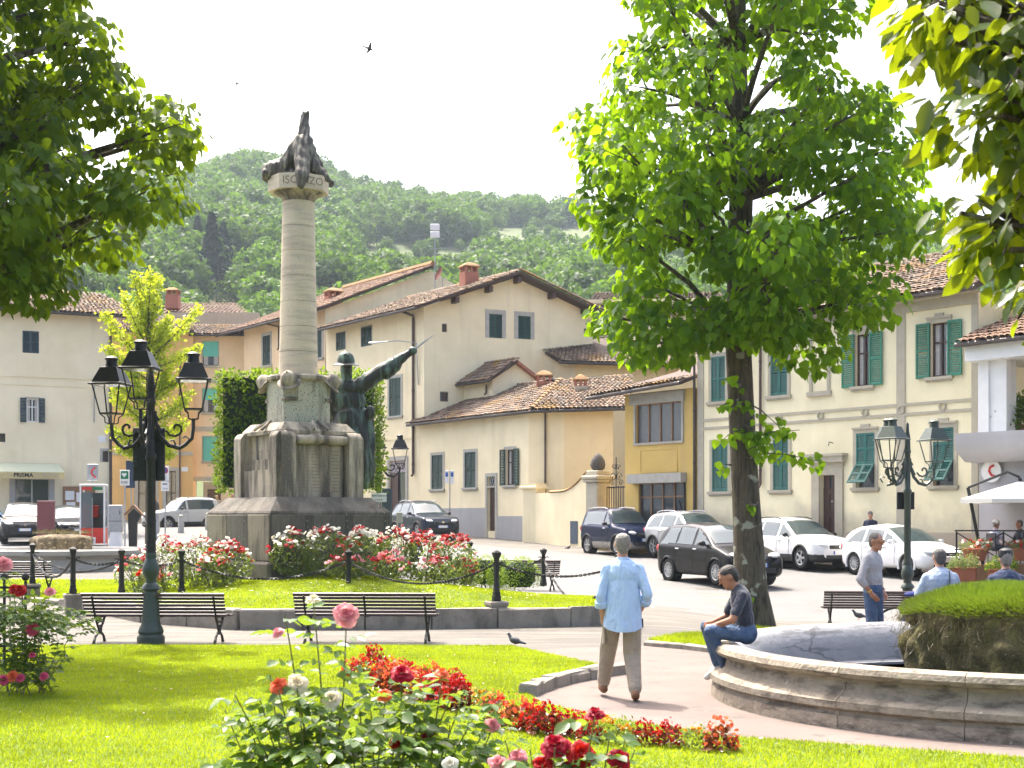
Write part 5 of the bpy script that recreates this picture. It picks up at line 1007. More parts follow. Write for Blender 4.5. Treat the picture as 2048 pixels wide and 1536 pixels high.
for s_ in range(4):
    a = s_*PI/2; Rz = Matrix.Rotation(a, 3, 'Z')
    for sg in (-1, 1):
        mb = MB(); prof = [(-.78, 2.3), (-1.08, 2.3), (-1.08, 3.58), (-1.06, 3.68), (-1.0, 3.76), (-.92, 3.78), (-.84, 3.72), (-.78, 3.68)]; n = len(prof); x0, x1 = (sg*.98, sg*.66)
        vv = [Rz@Vector((x, y, z)) for x in (min(x0, x1), max(x0, x1)) for y, z in prof]; mb.add(vv, [tuple(range(n))[::-1], tuple(range(n, 2*n))]+[(i, (i+1) % n, n+(i+1) % n, n+i) for i in range(n)]); mb.build('buttress', M['trav'] if s_ in (1, 2, 3) and not (s_ == 0) else M['trav'], mo, smooth=40)
        mb = MB(); mb.tube([Rz@Vector((sg*.985, -.95, 3.62)), Rz@Vector((sg*.655, -.95, 3.62))], .13, n=12); mb.build('volute', M['trav'], mo)
    if s_ % 2 == 0:
        mb = MB(); q = [(-.60, -.86, 2.36), (.60, -.86, 2.36), (.60, -.80, 2.36), (-.60, -.80, 2.36)]; mb.hexa([Rz@Vector(p) for p in q]+[Rz@Vector((p[0], p[1], 3.5)) for p in q]); mb.build('inscription_panel', M['trav'], mo, smooth=0)
        mb = MB(); mb.tube([Rz@Vector((-.65, -.93, 3.6)), Rz@Vector((-.3, -.93, 3.6)), Rz@Vector((-.05, -.94, 3.62)), Rz@Vector((.02, -.94, 3.62)), Rz@Vector((.3, -.93, 3.6)), Rz@Vector((.65, -.93, 3.6))], [.1, .11, .13, .09, .11, .1], n=12); mb.build('garland_roll', M['trav'], mo)
    else:
        for k, (z0, d) in enumerate(((2.95, 1.0), (3.18, .94), (3.4, .88))):
            mb = MB(); w_ = .64-.14*k; zz = (2.3, 2.95, 3.18)[k]; q = [(-.64+.14*k*2, -d, zz), (.64, -d, zz), (.64, -.79, zz), (-.64+.14*k*2, -.79, zz)]; mb.hexa([Rz@Vector(p) for p in q]+[Rz@Vector((p[0], p[1], z0)) for p in q]); mb.build('stepped_block', M['trav'], mo, smooth=0)
mb = MB(); mb.lathe([(1.0*1.3, 3.72), (1.0*1.3, 3.8), (.84*1.3, 3.98), (.60*1.414, 4.0)], n=4, a0=PI/4); mb.build('sloped_top', M['trav'], mo, smooth=0)
for s_ in range(4):
    a = s_*PI/2; Rz = Matrix.Rotation(a, 3, 'Z'); mb = MB()
    for x in (-.06, .06): mb.tube([Rz@Vector((x*3, -1.0, 3.82)), Rz@Vector((x, -.72, 4.03))], .035, n=6)
    mb.build('ribbon', M['trav'], mo)
mb = MB(); k = .58; c_ = .2; mb.prism([(k-c_, -k), (k, -k+c_), (k, k-c_), (k-c_, k), (-k+c_, k), (-k, k-c_), (-k, -k+c_), (-k+c_, -k)], 3.99, 4.93); mb.build('drum_block', M['travg'], mo, smooth=0)
mb = MB(); mb.tube([(math.cos(t)*.62, math.sin(t)*.62, 4.98) for t in np.linspace(0, 2*PI, 25)[:-1]], .085, n=8, closed=True); mb.build('wreath_ring', M['trav'], mo)
for s_ in range(4):
    a = s_*PI/2+PI/4; d = Vector((math.cos(a), math.sin(a), 0)); R_ = (Vector((d.x, d.y, 1.1))).to_track_quat('Z', 'Y').to_matrix()
    mb = MB(); mb.lathe([(.25, -.03), (.26, 0), (.19, .03), (.18, .1), (.15, .19), (.08, .25), (0, .27)], n=18, c=d*.72+Vector((0, 0, 4.86)), M=R_); mb.lathe([(.025, 0), (.025, .28), (0, .3)], n=6, c=d*.72+Vector((0, 0, 4.86))+R_@Vector((0, 0, .0)), M=R_); mb.build('carved_helmet', M['trav'], mo)
    mb = MB(); 
    for j in range(-2, 3): p = d*.64+Vector((-d.y, d.x, 0))*(j*.065); mb.tube([(p.x, p.y, 4.0), (p.x, p.y, 4.75)], .035, n=6)
    mb.tube([(d*.64+Vector((-d.y, d.x, 0))*-.17+Vector((0, 0, 4.5))), d*.72+Vector((0, 0, 4.5)), (d*.64+Vector((-d.y, d.x, 0))*.17+Vector((0, 0, 4.5)))], .05, n=6); mb.build('rod_bundle', M['trav'], mo, kind='stuff')
for i in range(7):
    z0, z1 = 5.02+i*.555, 5.02+(i+1)*.555-.008; r0, r1 = .432-.082*i/7, .432-.082*(i+1)/7; mb = MB(); mb.lathe([(r0-.004, z0), (r0, z0+.006), (r1, z1-.006), (r1-.004, z1)], n=40); mb.build('column_drum', M['colm'], mo, smooth=15)
mb = MB(); mb.lathe([(.35, 8.905), (.37, 8.93), (.36, 8.95), (.38, 8.98), (.43, 9.03), (.52, 9.08), (.55, 9.1)], n=40); mb.build('capital', M['trav'], mo, smooth=40)
mb = MB(); oc = [(.67*math.cos(PI/8+k*PI/4), .67*math.sin(PI/8+k*PI/4)) for k in range(8)]; mb.prism(oc, 9.1, 9.42); ab = mb.build('abacus', M['colm'], mo, smooth=0)
for k, s_ in ((4, 'ISO'), (5, 'NZO')):
    a = k*PI/4+PI/4*0; a = (k+.5)*PI/4+PI/8; aa = k*PI/4+PI/4; am = k*PI/4+PI/4; ang = (k+1)*PI/4; n = Vector((math.cos(ang), math.sin(ang), 0)); cpos = n*(.67*math.cos(PI/8)+.004); wn = Matrix.Rotation(MA, 3, 'Z')@n; wp = Matrix.Rotation(MA, 3, 'Z')@cpos+Vector((MC.x, MC.y, 9.26)); text(s_, .24 if len(s_) < 4 else .17, 'rust', ab, (0, 0, 0), (1, 0, 0), (0, 0, 1)) if 'rust' not in M and M.setdefault('rust', mat('carved_letter', (.27, .21, .15), .9)) is None else None
    o = text(s_, .24 if len(s_) < 4 else .17, 'rust', ab, (0, 0, 0), (1, 0, 0), (0, 0, 1)); R_ = Matrix((Vector((-n.y, n.x, 0)), Vector((0, 0, 1)), n)).transposed().to_4x4(); R_.translation = cpos+Vector((0, 0, 9.26)); o.matrix_basis = R_
for i in range(13):
    mb = MB()
    for c in range(3): mb.box((-.38+.38*c, -.8615, 3.36-i*.072), (.3*RN.uniform(.7, 1), .004, .014))
    mb.build('carved_line', M['rust'], mo, smooth=0, kind='stuff')
# winged bronze group on top of the column (drawn in the view plane, then given depth)
st = thing('bronze_crest_statue', 'bronze draped and winged figure crowning the stone column', 'statue', (MC.x, MC.y, 9.42)); S = 31.5/F
def q(px, py, d=0): return Vector(((px-592)*S, d, (382-py)*S-.28))
B_ = Blob()
B_.chain([q(588, 362), q(592, 320, .05), q(600, 280, .1), q(604, 245, .1), q(606, 226, .1)], [.28, .22, .165, .11, .065]); B_.cap(q(600, 224, .1), q(599, 219, .1), .04, .03); B_.cap(q(610, 224, .05), q(611, 219, .05), .04, .03); B_.cap(q(597, 240, .1), q(595, 226, .1), .05, .02)
B_.chain([q(606, 262), q(616, 300, -.05), q(625, 335, -.1), q(645, 352, -.1), q(666, 370, -.12)], [.09, .14, .13, .08, .03]); B_.chain([q(614, 290, .2), q(630, 330, .3), q(655, 362, .35)], [.1, .12, .05])
B_.chain([q(598, 285, -.15), q(604, 330, -.38), q(607, 365, -.62), q(606, 382, -.66)], [.16, .17, .15, .09]); B_.chain([q(586, 290, -.1), q(572, 325, -.2), q(556, 345, -.25)], [.12, .14, .12])
B_.ell(q(548, 342, -.1), (.3, .3, .22)); B_.ell(q(535, 350, -.2), (.16, .2, .13)); B_.ell(q(560, 330, .1), (.25, .3, .2)); B_.ell(q(590, 355, .1), (.45, .5, .22)); B_.ell(q(530, 358, -.05), (.1, .16, .07))
B_.build('figure', M['bronze2'], st, voxel=.02, smooth=3, disp=lambda V: .011*np.sin(V[:, 0]*52-V[:, 2]*12+3*np.sin(V[:, 2]*2.3)+V[:, 1]*15)+.008*np.sin(V[:, 2]*9+V[:, 1]*29+4*np.sin(V[:, 0]*9)))
# bronze soldier seen from behind, arm with dagger raised to the right
sp = at(712, 962, 32.6); so_ = thing('bronze_soldier_statue', 'green bronze soldier in helmet and long coat raising a blade to the right', 'statue', (sp.x, sp.y, 2.3)); S2 = 32.6/F
def w2(px, py, d=0): return Vector(((px-712)*S2, d, CH+(HZ-py)*S2-2.3))
B_ = Blob()
B_.chain([w2(692, 742), w2(693, 755)], [.12, .13]); B_.ell(w2(693, 738, -.02), (.15, .17, .2))                                           # head, neck
B_.ell(w2(694, 776), (.42, .25, .2)); B_.ell(w2(697, 805), (.4, .25, .36)); B_.ell(w2(702, 835), (.36, .24, .26))                          # back
B_.chain([w2(672, 770), w2(662, 800, -.03), w2(665, 835, .05)], [.16, .15, .12])                                                         # left arm down
B_.chain([w2(722, 772), w2(748, 752, .05), w2(775, 735, .1), w2(800, 716, .15), w2(818, 704, .2)], [.2, .18, .175, .12, .085])           # raised arm
B_.ell(w2(824, 699, .2), (.1, .09, .09)); B_.chain([w2(770, 742, .1), w2(790, 728, .14)], [.2, .16])
B_.chain([w2(700, 840), w2(708, 880), w2(714, 920), w2(718, 948)], [.37, .4, .4, .36]); B_.chain([w2(728, 830), w2(738, 880), w2(742, 940)], [.16, .15, .12]); B_.chain([w2(676, 850), w2(684, 900), w2(692, 945)], [.16, .17, .15])
B_.chain([w2(705, 945), w2(705, 968)], [.14, .12]); B_.chain([w2(728, 945), w2(729, 968)], [.14, .12]); B_.ell(w2(741, 826, -.1), (.12, .12, .16))
B_.build('body', M['bronze'], so_, voxel=.02, smooth=3, disp=lambda V: .02*np.sin(V[:, 0]*26+5*np.sin(V[:, 2]*1.6)+V[:, 1]*9)*np.clip((1.9-V[:, 2])*1.5, .12, 1)+.007*np.sin(V[:, 2]*13+V[:, 0]*24+3*np.sin(V[:, 0]*7)))
mb = MB(); mb.lathe([(.29, -.035), (.3, -.02), (.21, .03), (.2, .1), (.17, .2), (.1, .27), (0, .29)], n=24, c=w2(692, 728), M=Matrix.Rotation(.12, 3, 'X')); mb.tube([w2(691, 722)+Vector((0, y, .21-.55*y*y*4)) for y in np.linspace(-.2, .2, 9)], .03, n=6); mb.build('helmet', M['bronze'], so_)
mb = MB(); mb.tube([w2(828, 696, .2), w2(845, 683, .22), w2(867, 667, .24)], [.028, .026, .004], n=6); mb.build('dagger', M['steel'], so_)
# ------------------------------------------------------------------ street lamps
M['lantgl'] = glassmat('lantern_glass', (.5, .5, .45), .1)
def street_lamp(label, loc, rz, arms, mtl='iron'):
    t = thing('street_lamp', label, 'street lamp', loc, rz, 'lantern street lamps'); m = M[mtl]
    mb = MB(); mb.lathe([(.205, -.1), (.205, .12), (.175, .16), (.19, .2), (.17, .26), (.145, .3), (.135, .36), (.108, .72), (.1, .8), (.14, .84), (.13, .88), (.085, .93), (.08, .99), (.12, 1.06), (.13, 1.14), (.1, 1.24), (.075, 1.3), (.085, 1.33), (.075, 1.38)], n=20, wob=lambda a, z: 1+(.03*math.sin(a*10) if .98 < z < 1.28 else 0)); mb.build('base', M['greeniron'] if mtl != 'grey' else m, t)
    mb = MB(); mb.lathe([(.072, 1.38), (.065, 2.75), (.085, 2.78), (.085, 2.84), (.06, 2.88), (.058, 3.6), (.075, 3.63), (.06, 3.68), (.055, 3.95), (.035, 4.05), (.03, 4.2), (.0, 4.25)], n=16, wob=lambda a, z: 1+.05*math.cos(a*12) if z < 2.76 else 1); mb.build('post', m, t)
    for ang, ln, lz in arms:
        d = Vector((math.cos(ang), math.sin(ang), 0)); P0 = Vector((0, 0, 3.05))
        def c_(x, z): return d*x+Vector((0, 0, z))
        mb = MB(); mb.tube([c_(.05, 3.5), c_(.08, 3.3), c_(.14, 3.12), c_(.26, 2.99), c_(.42, 2.95), c_(ln-.12, 3.0), c_(ln-.02, 3.1), c_(ln, 3.25), c_(ln, lz)], [.03, .03, .032, .034, .034, .03, .03, .028, .028], n=7)
        sp_ = [c_(.36+(.15-.014*k)*math.cos(k*.62+3.4), 3.25+(.15-.014*k)*math.sin(k*.62+3.4)) for k in range(11)]; mb.tube([c_(.1, 3.3), c_(.17, 3.16)]+sp_, .02, n=6)
        mb.tube([c_(.12, 3.36), c_(.07, 3.44), c_(.03, 3.52), c_(.05, 3.6)], .018, n=5); mb.tube([c_(.5, 3.0), c_(.56, 3.09), c_(.5, 3.13), c_(.46, 3.1)], .015, n=5); mb.tube([c_(.36, 3.0), c_(.33, 3.07), c_(.28, 3.06)], .015, n=5); am = mb.build('arm', m, t)
        b = lz; o = c_(ln, 0)
        ra = ang+PI/4
        lb = MB(); lb.lathe([(.13*1.414, b+.13), (.13*1.414, b+.15)], n=4, c=o, a0=ra)
        for k in range(4):
            a = ra+k*PI/2; e = Vector((math.cos(a), math.sin(a), 0)); lb.tube([o+e*.18+Vector((0, 0, b+.13)), o+e*.305+Vector((0, 0, b+.58))], .013, n=4); lb.tube([o+e*.02+Vector((0, 0, b-.02)), o+e*.1+Vector((0, 0, b)), o+e*.11+Vector((0, 0, b+.08)), o+e*.18+Vector((0, 0, b+.13))], .011, n=4)
        ln_ = lb.build('lantern', m, t, smooth=0)
        rb = MB(); rb.lathe([(.37, b+.565), (.37, b+.585), (.315, b+.60), (.18, b+.83), (.165, b+.835)], n=4, c=o, a0=ra); rb.lathe([(.1, b+.83), (.085, b+.9), (.085, b+.94), (.1, b+.95), (.1, b+.97), (.06, b+1.0), (0, b+1.01)], n=14, c=o); rb.build('lantern_roof', m, ln_, smooth=30)
        db = MB(); db.lathe([(.3, b+.56), (.3, b+.563)], n=4, c=o, a0=ra); db.build('diffuser', M['lantgl'], ln_, smooth=0)
    return t
l1 = street_lamp('dark triple-lantern street lamp in front, at the left bench', (at(302, 1290, 21.3).x, 21.3, 0), 0, [(math.radians(172), .62, 3.33), (math.radians(12), .62, 3.4), (math.radians(268), .52, 3.5)])
l2 = street_lamp('street lamp with grey lanterns beside the soldier statue', (at(758, 1150, 42).x, 42, zg(-3.9, 42)-.15), 0, [(math.radians(5), .62, 3.2), (math.radians(185), .25, 3.2), (math.radians(100), .5, 3.25)])
l3 = street_lamp('street lamp with three lanterns in front of the white hatchback', (at(1815, 1255, 29.3).x, 29.3, -.36), 0, [(math.radians(15), .62, 3.3), (math.radians(176), .4, 3.32), (math.radians(222), .55, 3.3)], 'greeniron')
mb = MB(); mb.box((-.2, .12, 2.86), (.2, .05, .8), bev=.01); p_ = mb.build('sign_panel', M['iron'], l1, smooth=0); mb = MB(); mb.box((.07, .12, 2.86), (.22, .05, .8), bev=.01); mb.build('sign_panel', M['iron'], l1, smooth=0)
for x in (-.26, .15):
    for k in range(3): mb = MB(); mb.box((x, .09, 2.7+k*.06), (.03, .03, .035)); mb.build('sign_clip', M['black'], l1, smooth=0)
mb = MB(); mb.box((.0, .14, 2.63), (.36, .04, .36), bev=.01); mb.build('sign_panel', M['iron'], l3, smooth=0)
mb = MB(); mb.box((.25, -.2, 1.6), (.3, .05, 2.0), bev=.01); mb.build('banner_panel', mat('blue_grey_panel', (.06, .085, .1), .5), l2, smooth=0)
# ------------------------------------------------------------------ benches
M['slat'] = mat('bench_slat', (.06, .036, .032), .42, (.042, .027, .024), scale=12, spec=.35, space='obj', rand=.2)
def bench(label, loc, rz, ln=2.15):
    t = thing('park_bench', label, 'bench', loc, rz, 'slatted park benches')      # sits facing +y, back rises at -y
    sl_ = MB(); sl_.box((0, 0, 0), (ln, .043, .024), bev=.007); me = sl_.mesh('slat', M['slat'], 0)
    sl_ = MB(); sl_.tube([(-ln/2, 0, 0), (ln/2, 0, 0)], .03, n=10); me2 = sl_.mesh('top_slat', M['slat'], 30)
    prof = []
    for i in range(7): s_ = i/6; prof.append((-.2-.15*s_, .435+.315*s_, 1.18))      # back
    seat = [(-.15+.44*i/7, .43+.015*math.sin(i)+(.0 if i < 6 else -.01*(i-5)), 0) for i in range(8)]
    for (y, z, tilt) in prof+seat:
        o = new_obj('slat', me if z < .74 else me2, t); o.location = (0, y, z); o.rotation_euler = (tilt if tilt else 0, 0, 0)
    for x in (-ln/2+.16, 0, ln/2-.16):
        mb = MB()
        mb.tube([(x, -.372, .745), (x, -.24, .5), (x, -.19, .425), (x, -.1, .41), (x, .1, .405), (x, .32, .41), (x, .36, .44)], .022, n=6, sq=(1.3, .7))
        if x: 
            mb.tube([(x, -.2, .42), (x, -.1, .3), (x, .0, .2), (x, .2, .1), (x, .26, .0)], [.022, .02, .024, .02, .026], n=6); mb.tube([(x, .28, .41), (x, .18, .3), (x, .03, .2), (x, -.2, .1), (x, -.28, .0)], [.022, .02, .024, .02, .026], n=6)
            mb.tube([(x, -.12, .3), (x, .05, .33), (x, .18, .3)], .013, n=5); mb.tube([(x, .05+.06*math.cos(a), .2+.07*math.sin(a)) for a in np.linspace(0, 2*PI, 11)[:-1]], .012, n=5, closed=True)
        mb.build('leg' if x else 'middle_bracket', M['iron'], t)
    return t
be = bench('brown slatted park bench behind the front street lamp', (at(318, 1287, 21.6).x, 21.6, 0), -.03)
def cbench(lb, loc, rz, sc=1): return copy_tree(be, loc, rz, lb, sc)
cbench('brown slatted park bench behind the pink rose, before the memorial', (at(735, 1283, 21.7).x, 21.7, 0), -.05)
cbench('slatted park bench behind the man in the grey polo shirt', (at(1752, 1253, 28.8).x, 28.8, -.33), -.1, 1)
cbench('slatted park bench at far left before the small fountain', (at(15, 1172, 32).x, 32, zg(-11, 32)), .02)
cbench('dark slatted park bench behind the low box hedges', (at(1035, 1152, 37).x, 37, zg(0, 37)), PI*.93, 1)
# ------------------------------------------------------------------ chain fence
fence_ = []
def post(px, pyb, Y, zbase, ped=False):
    p = at(px, pyb, Y); z = zbase; mb = MB()
    t = thing('fence_post', '', 'post', (p.x, p.y, z), .4, 'cast iron chain posts round the memorial lawn')
    mb.box((0, 0, .05), (.13, .13, .1), bev=.012); mb.box((0, 0, .13), (.11, .11, .08), bev=.012); mb.box((0, 0, .2), (.095, .095, .1), bev=.01); mb.lathe([(.058, .24), (.05, .3), (.046, .72), (.055, .75)], n=8); t_ = mb.build('shaft', M['iron'], t, smooth=30)
    mb = MB(); mb.lathe([(.06, .75), (.09, .82), (.09, .845), (.03, .88), (0, .885)], n=4, a0=PI/4); mb.build('cap', M['iron'], t, smooth=0)
    for a in (0, PI): mb = MB(); mb.tube([(math.cos(a)*.05, math.sin(a)*.05, .66), (math.cos(a)*.1, math.sin(a)*.1, .69), (math.cos(a)*.13, math.sin(a)*.13, .66)], .012, n=5); mb.build('hook', M['iron'], t)
    if ped: mb = MB(); mb.box((0, 0, -.2), (.3, .3, .4), bev=.02); mb.box((0, 0, -.045), (.34, .34, .09), bev=.02); mb.build('pedestal', M['kerb'], t, smooth=0)
    return t
PS = [(65, 1167, 31, 1), (146, 1187, 26.9, 1), (243, 1188, 27.6, 0), (363, 1187, 28.2, 0), (697, 1190, 27.8, 0), (993, 1202, 24.75, 1), (1240, 1205, 25.4, 1), (1087, 1172, 33.2, 0), (940, 1150, 37.3, 0), (780, 1150, 39, 0)]
posts = []
LBP = ['leftmost iron fence post, before the small fountain', 'second iron fence post from the left, on a stone pedestal', 'iron fence post standing between the left posts and the front lamp', 'iron fence post just right of the front street lamp, before the roses', 'iron fence post behind the second bench, before white roses', 'iron fence post on a stone pedestal at the centre front kerb', 'iron fence post on the kerb hidden behind the walking man', 'iron fence post right of the low box hedges', 'iron fence post left of the far bench by red roses', 'iron fence post behind the memorial roses']
for i, (px, py, Y, ped) in enumerate(PS):
    z = 1.87+(HZ-py)/F*Y; t = post(px, py, Y, z, ped); t['label'] = LBP[i]; posts.append(Vector((t.location.x, t.location.y, z+.66)))
LM = MB(); LM.tube([(math.cos(a)*.012*.9, math.sin(a)*.03, 0) for a in np.linspace(0, 2*PI, 9)[:-1]], .0085, n=4, closed=True)
def chain(a, b, sag, label):
    mb = MB(); L = (b-a).length*(1+sag*.25); n = max(8, int(L/.042)); d = b-a
    for i in range(n):
        s_ = (i+.5)/n; p = a+d*s_+Vector((0, 0, -4*sag*s_*(1-s_))); tg = (d+Vector((0, 0, -4*sag*(1-2*s_)))).normalized(); sd = tg.cross(Vector((0, 0, 1))).normalized(); up = sd.cross(tg); an = (i % 2)*PI/2+i*.12; x = sd*math.cos(an)+up*math.sin(an); nn = tg.cross(x)
        mb.add([p+x*v[0]*1.5+tg*v[1]+nn*v[2] for v in LM.v], LM.f)
    o = mb.build('chain', M['iron'], None); tag(o, label, 'chain', 'chains hung between the iron posts'); return o
for i, (a, b, sg, lb) in enumerate([(0, 1, .3, 'chain hanging between the two leftmost iron posts'), (1, 2, .32, 'chain between pedestal post and the post left of the lamp'), (2, 3, .3, 'chain drooping behind the front street lamp'), (3, 4, .34, 'long chain sagging before the gap in the rose beds'), (4, 5, .3, 'long chain before the right red and white roses'), (5, 6, .3, 'chain running from the centre pedestal post to the walking man'), (7, 6, .34, 'chain from the post by the box hedges to the walking man'), (8, 7, .26, 'chain passing before the far bench'), (0, 2, .22, 'farther chain crossing before the small fountain')]):
    chain(posts[a], posts[b], sg*(posts[b]-posts[a]).length/3.2, lb)
# ------------------------------------------------------------------ fountains
M['fstone'] = mat('fountain_stone', (.36, .305, .23), .85, (.25, .21, .155), scale=7, bump=1.1, bscale=26, streak=(.08, .065, .048), streak_amt=.8, sscale=(3, 3, 9), sth=(.5, .64), spots=(.42, .38, .3), spot_scale=13, spot_th=.7, contrast=.18, rand=.12)
M['fgrey'] = mat('fountain_inside', (.3, .3, .305), .8, (.215, .22, .225), scale=3, bump=.5, bscale=12, streak=(.1, .1, .1), streak_amt=.6, sscale=(1.2, 1.2, 11), sth=(.57, .61))
cracks(M['fgrey'], 1.1, (.05, .05, .05), .03, .8, (.8, .8, 2)); M['water'] = glassmat('dark_water', (.03, .032, .028), .06)
_, nt_, b_ = M['water'], M['water'].node_tree, M['water'].node_tree.nodes['Principled BSDF']; nz = N_(nt_, 'ShaderNodeTexNoise', Scale=9., Detail=3); bp = N_(nt_, 'ShaderNodeBump'); bp.inputs['Strength'].default_value = .25; nt_.links.new(nz.outputs[0], bp.inputs['Height']); nt_.links.new(bp.outputs[0], b_.inputs['Normal'])
fo_ = thing('stone_fountain', 'large round stone fountain basin at the right front', 'fountain', (FX, FY, 0))
R0 = FR; outer = [(R0-.02, -.1), (R0-.02, .12), (R0-.05, .13), (R0-.06, .16), (R0+.0, .19), (R0+.0, .25), (R0-.05, .29), (R0-.09, .3), (R0-.13, .34), (R0-.15, .41), (R0-.14, .44), (R0-.06, .46), (R0-.03, .5), (R0-.05, .55), (R0-.11, .575), (R0-.2, .575)]
NS = 18
for k in range(NS):   # the ring is cut stone: separate blocks with open joints
    mb = MB(); n = len(outer); m_ = 8; ring = outer+[(R0-.2, -.1)]; n = len(ring)
    for i in range(m_+1):
        a = 2*PI*(k+.5)/NS+(2*PI/NS-.0022)*(i/m_-.5); dr = RN.uniform(-.003, .003)
        for r, z in ring: mb.v.append(((r+dr)*math.cos(a), (r+dr)*math.sin(a), z))
    for i in range(m_):
        for j in range(n): q = (j+1) % n; mb.f.append((i*n+j, (i+1)*n+j, (i+1)*n+q, i*n+q)); mb.m.append(0)
    mb.f += [tuple(range(n)), tuple(range(m_*n, (m_+1)*n))[::-1]]; mb.m += [0, 0]; mb.build('basin_stone', M['fstone'], fo_, smooth=28)
mb = MB(); mb.lathe([(R0-.2, .577), (R0-.26, .57), (R0-.38, .5), (R0-.46, .3), (R0-.5, .14), (R0-.62, .12), (R0-.62, -.1)], n=120, caps=False); mb.build('basin_lining', M['fgrey'], fo_, smooth=50)
mb = MB(); mb.lathe([(R0-.5, .09), (0, .09)], n=64); mb.build('water_surface', M['water'], fo_)
M['moss'] = mat('mossy_tufa', (.1, .085, .03), 1, (.045, .04, .016), scale=9, bump=2.2, bscale=22, streak=(.12, .12, .03), streak_amt=.9, sscale=(9, 9, 1.6), sth=(.5, .66), spots=(.2, .17, .1), spot_scale=28, spot_th=.66)
rk = thing('mossy_tufa_rock', 'mossy tufa rock with grassy crown inside the large fountain', 'rock', (FX+.05, FY, .05)); B_ = Blob(); rs = np.random.RandomState(3)
for k in range(26):
    a = k*2*PI/26; r = 1.27+.04*rs.normal(); B_.cap((math.cos(a)*(r-.1), math.sin(a)*(r-.1), .0), (math.cos(a)*r, math.sin(a)*r, .6+.05*rs.normal()), .15+.04*rs.rand(), .18)
B_.ell((0, 0, .35), (1.3, 1.3, .5)); B_.ell((0, 0, .78), (1.36, 1.36, .2))
B_.build('rock', M['moss'], rk, voxel=.045, smooth=2, disp=lambda V: .05*np.sin(V[:, 0]*13+3*np.sin(V[:, 2]*2.5))*np.sin(V[:, 1]*11+1)+.03*np.sin(V[:, 2]*21+V[:, 0]*9)*np.sin(V[:, 1]*17))
M['mgrass'] = leafmat('moss_grass', (.07, .07, .012), (.085, .16, .015), (.2, .3, .015), tw=.38); M['dgrass'] = leafmat('dry_grass', (.07, .06, .025), (.14, .11, .05), (.16, .14, .05), tw=.3)
n = 70000; r = 1.40*np.sqrt(rs.rand(n)); a = rs.rand(n)*6.283; x, y = r*np.cos(a), r*np.sin(a); z = .80+.31*np.sqrt(np.clip(1-(r/1.42)**2, 0, 1))+.03*np.sin(x*6)*np.sin(y*5+1)
tip = np.stack([x*.45*(r/1.4)**2*1.6+rs.normal(0, .3, n), y*.45*(r/1.4)**2*1.6+rs.normal(0, .3, n), 1-.9*(r/1.42)**4], 1); V, Fc, ix = scatter([(-.07, 0, 0), (.07, 0, 0), (0, 1, .2)], [(0, 1, 2)], np.stack([x, y, z], 1), tip, rdir(n, rs), .062*rs.uniform(.5, 1.6, n)); new_obj('grass_tuft', np_mesh('grass_tuft', V, Fc, M['mgrass'], np.clip(.8-.75*(r/1.4)**3+.25*np.sin(x*3+1)*np.sin(y*4)+rs.normal(0, .16, n), 0, 1)[ix]), rk, kind='stuff')
n = 2600; a = rs.rand(n)*6.283; r = 1.4+rs.normal(0, .05, n); pos = np.stack([r*np.cos(a), r*np.sin(a), .82-.35*rs.rand(n)**2.2], 1); tip = np.stack([np.cos(a)*.35+rs.normal(0, .25, n), np.sin(a)*.35+rs.normal(0, .25, n), -.7+rs.normal(0, .5, n)], 1); V, Fc, ix = scatter([(-.03, 0, 0), (.03, 0, 0), (0, 1, .15)], [(0, 1, 2)], pos, tip, rdir(n, rs), .1*rs.uniform(.5, 1.4, n)); new_obj('dry_fringe', np_mesh('dry_fringe', V, Fc, M['dgrass'], rs.rand(n)[ix]), rk, kind='stuff')
# small far fountain at left
c2 = at(115, 1140, 41); f2 = thing('small_fountain', 'low round stone fountain behind the far left bench', 'fountain', (c2.x-.3, c2.y+1.5, zg(c2.x, c2.y)-.05)); mb = MB(); s_ = .75
mb.lathe([(2.75, 0), (2.75, .14), (2.68, .16), (2.6, .38), (2.66, .46), (2.76, .5), (2.76, .62), (2.7, .66), (2.55, .66), (2.5, .6), (2.4, .2), (0, .2)], n=72, caps=False); mb.build('basin', mat('pale_fountain_stone', (.4, .38, .34), .85, (.3, .285, .26), bump=.4), f2, smooth=40)
r2 = thing('tufa_stump', 'brown porous tufa stump in the small fountain', 'rock', (c2.x-.3, c2.y+1.4, zg(c2.x, c2.y)+.1)); mb = MB(); mb.lathe([(.74, 0), (.8, .12), (.83, .25), (.82, .38), (.85, .5), (.84, .62), (.88, .74), (.84, .83), (.7, .88), (.4, .92), (0, .93)], n=56, wob=lambda a, z: 1+.035*math.sin(a*7+z*5)+.03*math.sin(a*13+3*z)+.022*math.sin(a*23-z*9)+RN.uniform(-.025, .025)); mb.build('rock', mat('tufa', (.24, .185, .105), 1, (.11, .085, .048), scale=5, bump=1.8, bscale=14, streak=(.07, .055, .03), streak_amt=.8, sscale=(5, 5, 1.5), sth=(.48, .6), spots=(.38, .32, .2), spot_scale=8, spot_th=.6), r2, smooth=60)
n = 500; a = rs.rand(n)*6.283; r = .85*np.sqrt(rs.rand(n)); V, Fc, ix = scatter([(-.06, 0, 0), (.06, 0, 0), (0, 1, .15)], [(0, 1, 2)], np.stack([r*np.cos(a), r*np.sin(a), np.full(n, .96)], 1), rdir(n, rs)+np.array([0, 0, .8]), rdir(n, rs), .14*rs.uniform(.4, 1.5, n)); new_obj('grass_tuft', np_mesh('grass_tuft', V, Fc, M['dgrass'], rs.rand(n)[ix]), r2, kind='stuff')
